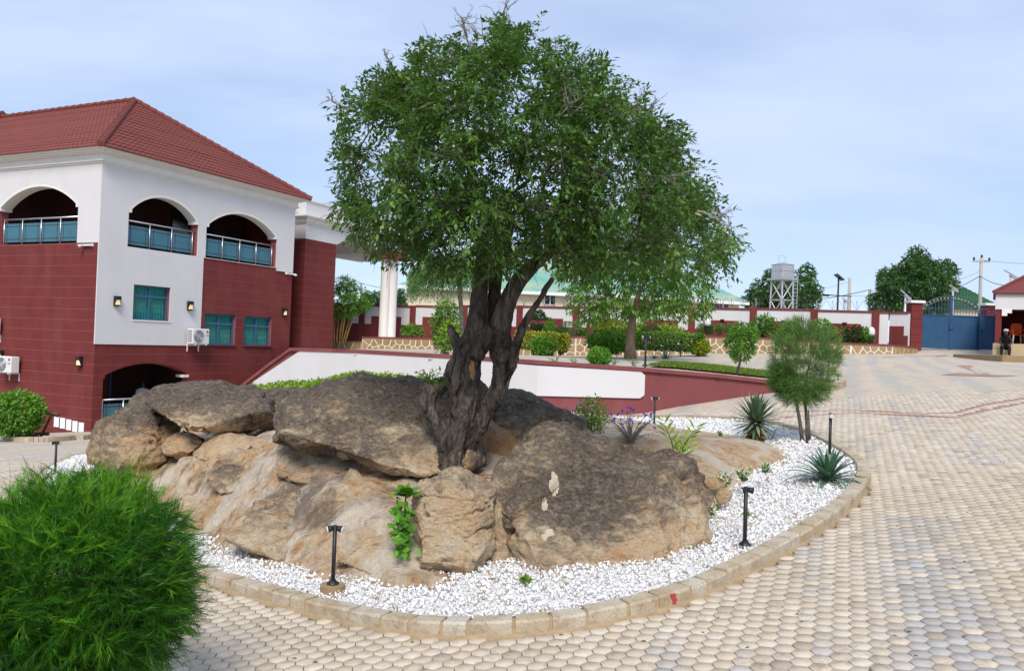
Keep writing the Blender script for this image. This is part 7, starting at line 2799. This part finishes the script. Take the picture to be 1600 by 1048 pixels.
leafy_tree('neem_tree', 'tall dense dark tree beyond the wall beside the gate', [(1358, 468), (1374, 455), (1376, 428), (1390, 418), (1404, 418), (1416, 402), (1430, 390), (1440, 386), (1446, 396), (1452, 412), (1470, 410), (1490, 412), (1496, 425), (1492, 440), (1497, 450), (1484, 460), (1490, 478), (1460, 494), (1400, 494), (1372, 490)],
           58, 3.0, (1436, 500), [(1436, 510, .35), (1436, 480, .26), (1434, 450, .18)], 220, 7, 9, .28, .13, 'leaf_neem', 'bark_grey', .5, .2, (.4, .75), group='trees beyond the wall', edge=36)
leafy_tree('bamboo_clump', 'bamboo clump with yellow stems growing behind the maroon pier', [(512, 470), (520, 445), (535, 434), (556, 440), (572, 456), (580, 478), (562, 486), (545, 492), (522, 496), (510, 490)],
           44, .9, (530, 533), [(530, 536, .05), (533, 510, .045), (538, 485, .04)], 90, 6, 9, .20, .05, 'leaf_bright', 'bamboo', .25, .35, (.25, .45), edge=28)
bb_ = bpy.data.objects['bamboo_clump']
for dx_, tx in ((-8, -12), (-4, -4), (3, 8), (6, 18), (-11, -14), (9, 24)):
    p0 = at(530 + dx_, 534, 44) - np.array(bb_.location)
    p1 = at(534 + tx, 480, 44 + rng.uniform(-.5, .5)) - np.array(bb_.location)
    MB().tube([tuple(p0), tuple((p0 + p1) / 2 + np.array([0, 0, .1])), tuple(p1)], [.045, .04, .025], 6).build('cane', 'bamboo', bb_, True)
leafy_tree('far_tree', 'small far tree glimpsed between bamboo and column', [(560, 470), (572, 458), (590, 456), (606, 464), (612, 478), (560, 482)], 75, 1.5, (585, 500), [(585, 500, .12), (585, 480, .08)], 40, 7, 8, .3, .12, 'leaf_neem', 'bark_grey', .5, group='trees beyond the wall', edge=14)
leafy_tree('far_tree', 'small far tree peeping out right behind the clustered columns', [(612, 470), (616, 456), (628, 452), (634, 462), (634, 478), (612, 480)], 58, 1.0, (624, 500), [(624, 500, .12), (624, 480, .08)], 30, 7, 8, .25, .1, 'leaf_neem', 'bark_grey', .4, group='trees beyond the wall', edge=12)

# pale weeping tree behind the old trunk: hanging strings of small leaves
wo_b = at(722, 548, 33)
ww = thing('weeping_tree', 'pale weeping tree with hanging fine foliage behind the old trunk', 'tree', tuple(wo_b))
MB().tube([tuple(at(a, b, 33) - wo_b) for a, b in ((722, 552), (722, 500), (718, 450), (712, 410))], [.13, .1, .08, .05], 8).build('trunk', 'bark_grey', ww, True)
nst = 520
sx_ = rng.uniform(640, 772, nst)
sy_ = 392 + 22 * rng.random(nst) + 40 * np.abs((sx_ - 715) / 75) ** 2 * .6
dp = rng.normal(0, .9, nst)
St = np.array([at(a, b, 33 + c_) for a, b, c_ in zip(sx_, sy_, dp)])
ln = rng.uniform(.4, 1.6, nst) * (1 - .35 * np.abs((sx_ - 705) / 70))
k = 26
T = np.tile(np.linspace(0, 1, k), nst)
Cq = np.repeat(St, k, 0)
Cq[:, 2] -= T * np.repeat(ln, k)
Cq += np.c_[rng.normal(0, .05, (nst * k, 2)), np.zeros(nst * k)]
leaf_obj('crown', Cq, unit(np.c_[rng.normal(0, .5, (nst * k, 2)), -np.ones(nst * k)]), rng.normal(size=Cq.shape), .13, .035, .5 + .25 * rng.normal(size=nst * k), 'leaf_willow', ww)
PN, PR = grow([wo_b + at(712, 410, 33) - wo_b], list(St[::9]), .1)
branch_mesh(PN - wo_b, PR, .006, 2.3, .04).build('branches', 'bark_grey', ww)

# young tree on the verge
leafy_tree('young_tree', 'young leafy tree on the grass verge above the maroon wall', [(1134, 530), (1142, 512), (1160, 506), (1178, 510), (1184, 522), (1176, 534), (1178, 548), (1166, 560), (1150, 562), (1140, 550)], 20.6, .45, (1154, 582), [(1152, 584, .035), (1156, 566, .03), (1158, 548, .022)], 60, 5, 8, .12, .035, 'leaf_bright', 'bark_grey', .12, .4, (.12, .25), edge=22, tipr=.003)

B_ = bush
B_('hedge', 'clipped dark hedge with yellow-green end in front of the stone planter', 'hedge', 1043, 522, 547, 52, 36.5, 'leaf_back', 5200, .13, .07, None, shape='box', depth=.35, lump=.05)
B_('hedge_end', 'yellow-leaved shrub closing the end of the clipped hedge', 'shrub', 1094, 531, 556, 15, 36.2, 'leaf_yellow', 1100, .13, .07, None, lump=.15)
B_('mound_shrub', 'dense fresh green mound shrub beside the pale tree trunk', 'shrub', 950, 518, 552, 34, 33, 'leaf_bright', 3400, .16, .06, None, lump=.2)
B_('mound_shrub', 'smaller fresh green shrub right at the terrace edge', 'shrub', 936, 545, 570, 18, 24, 'leaf_bright', 1500, .10, .04, None, lump=.25)
B_('yellow_hedge', 'low yellow-leaved hedge beside the old trunk', 'hedge', 846, 521, 545, 40, 37, 'leaf_yellow', 3200, .13, .07, None, shape='box', depth=.4, lump=.08)
B_('mound_shrub', 'loose light green shrub in front of the yellow hedge', 'shrub', 848, 526, 560, 20, 33, 'leaf_bright', 1400, .15, .06, None, lump=.3, inner=.3)
B_('shrub', 'dark mixed shrub at the end of the yellow hedge', 'shrub', 876, 512, 552, 14, 37.5, 'leaf_dark', 900, .15, .06, None, lump=.35, inner=.3)
tpy = B_('topiary', 'clipped topiary with pointed dome over a square block', 'topiary', 841.5, 485, 502, 11, 43, 'leaf_dark', 1500, .10, .05, None, shape='dome', lump=.03, inner=.7)
tq = at(839, 522, 43) - at(841.5, 502, 43)
P = at(839, 514, 43) + rng.uniform(-1, 1, (1100, 3)) * np.array([.36, .36, .27])
leaf_obj('clipped_block', P, rand_dirs(1100), rand_dirs(1100, .5), .10, .05, .35 + .25 * rng.normal(size=1100), 'leaf_dark', tpy)
MB().tube([(0, 0, .2), tuple(tq)], .05, 6).build('trunk', 'bark_grey', tpy)
B_('cone_shrub', 'light green cone-shaped shrub next to the topiary', 'shrub', 859, 496, 523, 13, 42, 'leaf_bright', 1100, .12, .05, None, shape='cone', lump=.1)
B_('barrel_shrub', 'grey-green barrel-clipped shrub in the planter', 'shrub', 894, 504, 523, 13, 42, 'leaf_willow', 1500, .09, .035, None, shape='box', lump=.06)
B_('shrub', 'small green shrub at the foot of the barrel-clipped one', 'shrub', 910, 513, 524, 9, 41.5, 'leaf_back', 500, .1, .05, None)
B_('dome_shrub', 'very dark dome-clipped shrub above the clipped hedge', 'shrub', 1018, 508, 528, 17, 41, 'leaf_dark', 2200, .08, .035, None, shape='dome', lump=.03, inner=.75)
for px_, pt_, pb_, hw_, lb in ((939, 501, 521, 6, 'slim yellow-green shrub between dome light and barrel-clipped shrub'), (955, 500, 520, 8, 'yellow-green shrub just before the pale tree trunk'), (974, 501, 521, 8, 'yellow-green shrub touching the pale tree trunk'),
                               (1000, 505, 522, 10, 'yellow-green shrub behind the dark dome-clipped shrub'), (1036, 507, 524, 13, 'yellow-leaved shrub on the gate side of the dark dome'), (1054, 510, 530, 18, 'broad yellow-green shrub above the hedge end')):
    B_('yellow_shrub', lb, 'shrub', px_, pt_, pb_, hw_, 41.5, 'leaf_yellow' if px_ % 2 else 'leaf_lime', 500, .13, .06, 'yellow-green shrubs in the planter', lump=.3, inner=.3)
for px_, hw_, lb in ((1096, 7, 'first grey-green ball plant beside the white dome light'), (1111, 4, 'smallest grey-green ball plant right behind the white dome light'), (1124, 6, 'third grey-green ball plant along the planter'), (1138, 5, 'last grey-green ball plant of the row')):
    B_('ball_plant', lb, 'plant', px_, 507, 522, hw_, 40.5, 'needle_grey', 600, .12, .025, 'grey-green ball plants', inner=.2, up=.5)
B_('tall_shrub', 'tall loose shrub in the planter behind the young tree', 'shrub', 1193, 494, 528, 20, 40, 'leaf_back', 1300, .17, .06, None, lump=.4, inner=.2)
B_('shrub', 'leafy shrub in the planter behind the feathery sapling', 'shrub', 1228, 508, 532, 18, 39.8, 'leaf_back', 900, .15, .06, None, lump=.3, inner=.3)
B_('pale_shrub', 'pale green shrub with whitish tops beside the red blossoms', 'shrub', 1284, 500, 534, 14, 39.3, 'leaf_bright', 1100, .14, .06, None, lump=.3, flowers=('petal_white', 45, .08))
for px_, hw_, pt_, lb in ((1306, 12, 510, 'red-blossomed shrub next to the pale green shrub'), (1322, 9, 513, 'smaller red-blossomed shrub, middle of the three'), (1338, 12, 509, 'red-blossomed shrub nearest the gate')):
    B_('red_shrub', lb, 'shrub', px_, pt_, 536, hw_, 39, 'leaf_dark', 800, .13, .06, 'red flowering shrubs', lump=.3, flowers=('petal_red', 45, .09))
B_('shrub', 'fresh green shrub beside the last dome light near the gate', 'shrub', 1354, 513, 537, 11, 38.8, 'leaf_bright', 900, .12, .06, None, lump=.25)
B_('shrub', 'flat-topped green shrub in the planter behind the clustered columns', 'shrub', 644, 507, 526, 19, 44, 'leaf_bright', 1500, .14, .06, None, shape='dome', lump=.15)
B_('tall_shrub', 'tall yellow-green shrub on the terrace against the old trunk', 'shrub', 695, 470, 552, 22, 25, 'leaf_back', 1900, .12, .045, None, lump=.45, inner=.15)
B_('tall_shrub', 'bright lime sprays in front of the tall shrub by the old trunk', 'shrub', 700, 500, 552, 17, 24.4, 'leaf_lime', 500, .11, .04, None, lump=.5, inner=.2)
for px_, py_, h_, lb in ((1040, 565, .55, 'pale spiky aloe in front of the clipped hedge'), (1022, 566, .35, 'smaller pale spiky aloe beside the big one')):
    b = at(px_, py_, 33)
    al = thing('aloe', lb, 'plant', tuple(b), 0, 'pale spiky aloes')
    blade_plant(al, (0, 0, 0), [(q * 2.4, R(80) - q / 26 * R(65), h_ * rng.uniform(.8, 1.2), .06, .25) for q in range(26)], 'yucca_leaf', segs=3)
for px_, py_, lb in ((866, 568, 'small weed on the terrace beside the old trunk'), (897, 570, 'small weed on the terrace before the fresh green shrub'), (960, 570, 'small weed on the terrace after the fresh green shrub'), (990, 571, 'small weed on the terrace near the garden lamp')):
    sprig('small_plant', lb, 'plant', px_, py_, 20, .2, 0, .07, .03, 'leaf_bright', .6, 7, k=6)

# ------------------------------------------------------------------ painted markings of red pavers on the drive
def marking(label, pts, lift=.010, mat='paint_paver'):
    P = np.array([hit(*p) for p in pts])
    c = P.mean(0)
    o = MB().add([tuple(p + np.array([0, 0, lift]) - c) for p in P], [tuple(range(len(P)))]).build('paver_marking', mat, pave)
    o.location = c
    return o


surf('paint_paver', (.33, .15, .13), (.40, .30, .23), .9, scale=3, var=.9)
marking('', [(1496, 571), (1516, 570.5), (1548, 586), (1530, 587), (1513, 577)])
marking('', [(1470, 585.5), (1500, 582.5), (1518, 584), (1548, 586), (1592, 587), (1560, 588.5), (1500, 587)])
marking('', [(1460, 555.5), (1478, 554.5), (1482, 556), (1462, 557)])
marking('', [(1380, 557.6), (1458, 556.2), (1458, 556.9), (1380, 558.4)])

# dry leaves blown about on the paving and gravel
nD = 420
dx_, dy_ = rng.uniform(-4, 7, nD), rng.uniform(3.5, 13, nD)
isl_in = in_poly(dx_, dy_, offset_poly(KERB, .15))
on_bed = in_poly(dx_, dy_, ecat)
k = ~on_bed & ~(in_poly(dx_, dy_, offset_poly(KERB, -.05)) & ~isl_in)
dx_, dy_, isl_in = dx_[k], dy_[k], isl_in[k]
C = np.c_[dx_, dy_, np.where(isl_in, z_gr(dx_, dy_) + .012, z_g(dx_, dy_) + .008)]
lit = leaf_obj('leaf_litter', C, np.c_[rng.normal(size=(len(C), 2)), .05 * rng.normal(size=len(C))], np.tile([0, 0, 1.0], (len(C), 1)) + .15 * rng.normal(size=C.shape), .045 * rng.uniform(.5, 1.2, len(C)), .018, rng.random(len(C)) * .7, 'straw')
tag(lit, 'dry brown leaves scattered over the paving and gravel', 'leaf litter', kind='stuff')

# ------------------------------------------------------------------ people
def person(name, label, joints, edges, radii, loc, rot, cloth, parts=(), hands=()):
    o = thing(name, label, 'person', loc, rot)
    me_ = bpy.data.meshes.new('body')
    me_.from_pydata(joints, edges, [])
    ob = bpy.data.objects.new('body', me_)
    col.objects.link(ob)
    ob.parent = o

    def md(q):
        s = q.modifiers.new('s', 'SKIN')
        sv = q.data.skin_vertices[0].data if q.data.skin_vertices else None
        u = q.modifiers.new('u', 'SUBSURF')
        u.levels = u.render_levels = 2
    bm = bmesh.new()
    bm.from_mesh(me_)
    lay = bm.verts.layers.skin.verify()
    bm.verts.ensure_lookup_table()
    for v_, r in zip(bm.verts, radii):
        v_[lay].radius = (r, r)
    bm.verts[0][lay].use_root = True
    bm.to_mesh(me_)
    bm.free()
    baked(ob, md)
    ob.data.materials.clear()
    for mname in cloth[0]:
        ob.data.materials.append(M[mname])
    for p in ob.data.polygons:
        p.material_index = cloth[1](p.center)
        p.use_smooth = True
    return o


# seated man: hips on the step, forearms on his knees, head bowed
J = [(0, 0, .10), (0, .06, .32), (0, .20, .50), (0, .30, .58), (0, .37, .67), (0, .38, .78),
     (.17, .19, .47), (.22, .36, .28), (.13, .50, .22), (.10, .56, .19), (-.17, .19, .47), (-.22, .36, .28), (-.13, .50, .22), (-.10, .56, .19),
     (.10, .04, .08), (.14, .44, .12), (.14, .46, -.30), (.14, .60, -.35), (-.10, .04, .08), (-.14, .44, .12), (-.14, .46, -.30), (-.14, .60, -.35),
     (.07, .60, .20), (.09, .61, .17), (.11, .61, .16), (.06, .57, .21), (.12, .60, .18), (-.07, .60, .20), (-.09, .61, .17), (-.11, .61, .16), (-.06, .57, .21), (-.12, .60, .18)]
E_ = [(0, 1), (1, 2), (2, 3), (3, 4), (4, 5), (2, 6), (6, 7), (7, 8), (8, 9), (2, 10), (10, 11), (11, 12), (12, 13), (0, 14), (14, 15), (15, 16), (16, 17), (0, 18), (18, 19), (19, 20), (20, 21)] + [(9, k) for k in range(22, 27)] + [(13, k) for k in range(27, 32)]
Rr_ = [.15, .15, .145, .06, .085, .075, .07, .05, .04, .035, .07, .05, .04, .035, .10, .075, .055, .04, .10, .075, .055, .04] + [.010] * 10


def cl_seat(c):
    if c[2] > .60 or (c[1] > .44 and .12 < c[2] < .30 and abs(c[0]) < .2) or (abs(c[0]) > .19 and c[2] < .33 and c[2] > .18):
        return 1
    return 0


mloc = g0 + GR @ np.array([.42, -.42, .03])
man = person('person', 'man in black clothes and grey cap sitting bent over on the guard house steps', J, E_, Rr_, tuple(mloc), R(150), (['cloth_black', 'skin'], cl_seat))
MB().lathe([(.098, .0), (.10, .03), (.085, .075), (.04, .10), (.0, .105)], 14, (0, .375, .775), cap=False).box(-.07, .07, .45, .56, .775, .79).build('cap', 'cap_grey', man, True)
for sg in (-1, 1):
    MB().lathe([(.02, -.01), (.02, .01)], 6, (sg * .035, .455, .72)).build('eye', 'ac_white', man)

# man standing in the porch, seen over the rocks
J = [(0, 0, .95), (0, .02, 1.18), (0, .0, 1.42), (0, .02, 1.52), (0, .04, 1.62), (0, .05, 1.74),
     (.19, 0, 1.40), (.23, .03, 1.12), (.22, .14, .92), (.21, .18, .84), (-.19, 0, 1.40), (-.23, .03, 1.12), (-.22, .14, .92), (-.21, .18, .84),
     (.10, 0, .88), (.11, .02, .48), (.11, 0, .08), (.12, .14, .04), (-.10, 0, .88), (-.11, .02, .48), (-.11, 0, .08), (-.12, .14, .04),
     (.20, .20, .77), (.22, .21, .77), (.215, .19, .76), (.19, .22, .80), (.225, .18, .77), (-.20, .20, .77), (-.22, .21, .77), (-.215, .19, .76), (-.19, .22, .80), (-.225, .18, .77)]
Rr_ = [.15, .14, .15, .055, .08, .075, .07, .048, .04, .036, .07, .048, .04, .036, .10, .07, .05, .042, .10, .07, .05, .042] + [.010] * 10


def cl_std(c):
    if c[2] > 1.50 or (abs(c[0]) > .17 and c[2] < 1.0 and c[2] > .7):
        return 1
    return 2 if c[2] < .93 else 0


man2 = person('person', 'man in a white shirt standing in the shaded ground floor porch of the house', J, E_, Rr_, onR(3.35, -1.95, -1.5), ROT_R + R(150), (['cloth_white', 'skin', 'cloth_black'], cl_std))
MB().lathe([(.085, .0), (.09, .03), (.07, .08), (.0, .10)], 14, (0, .04, 1.70), cap=False).build('hair', 'cloth_black', man2, True)
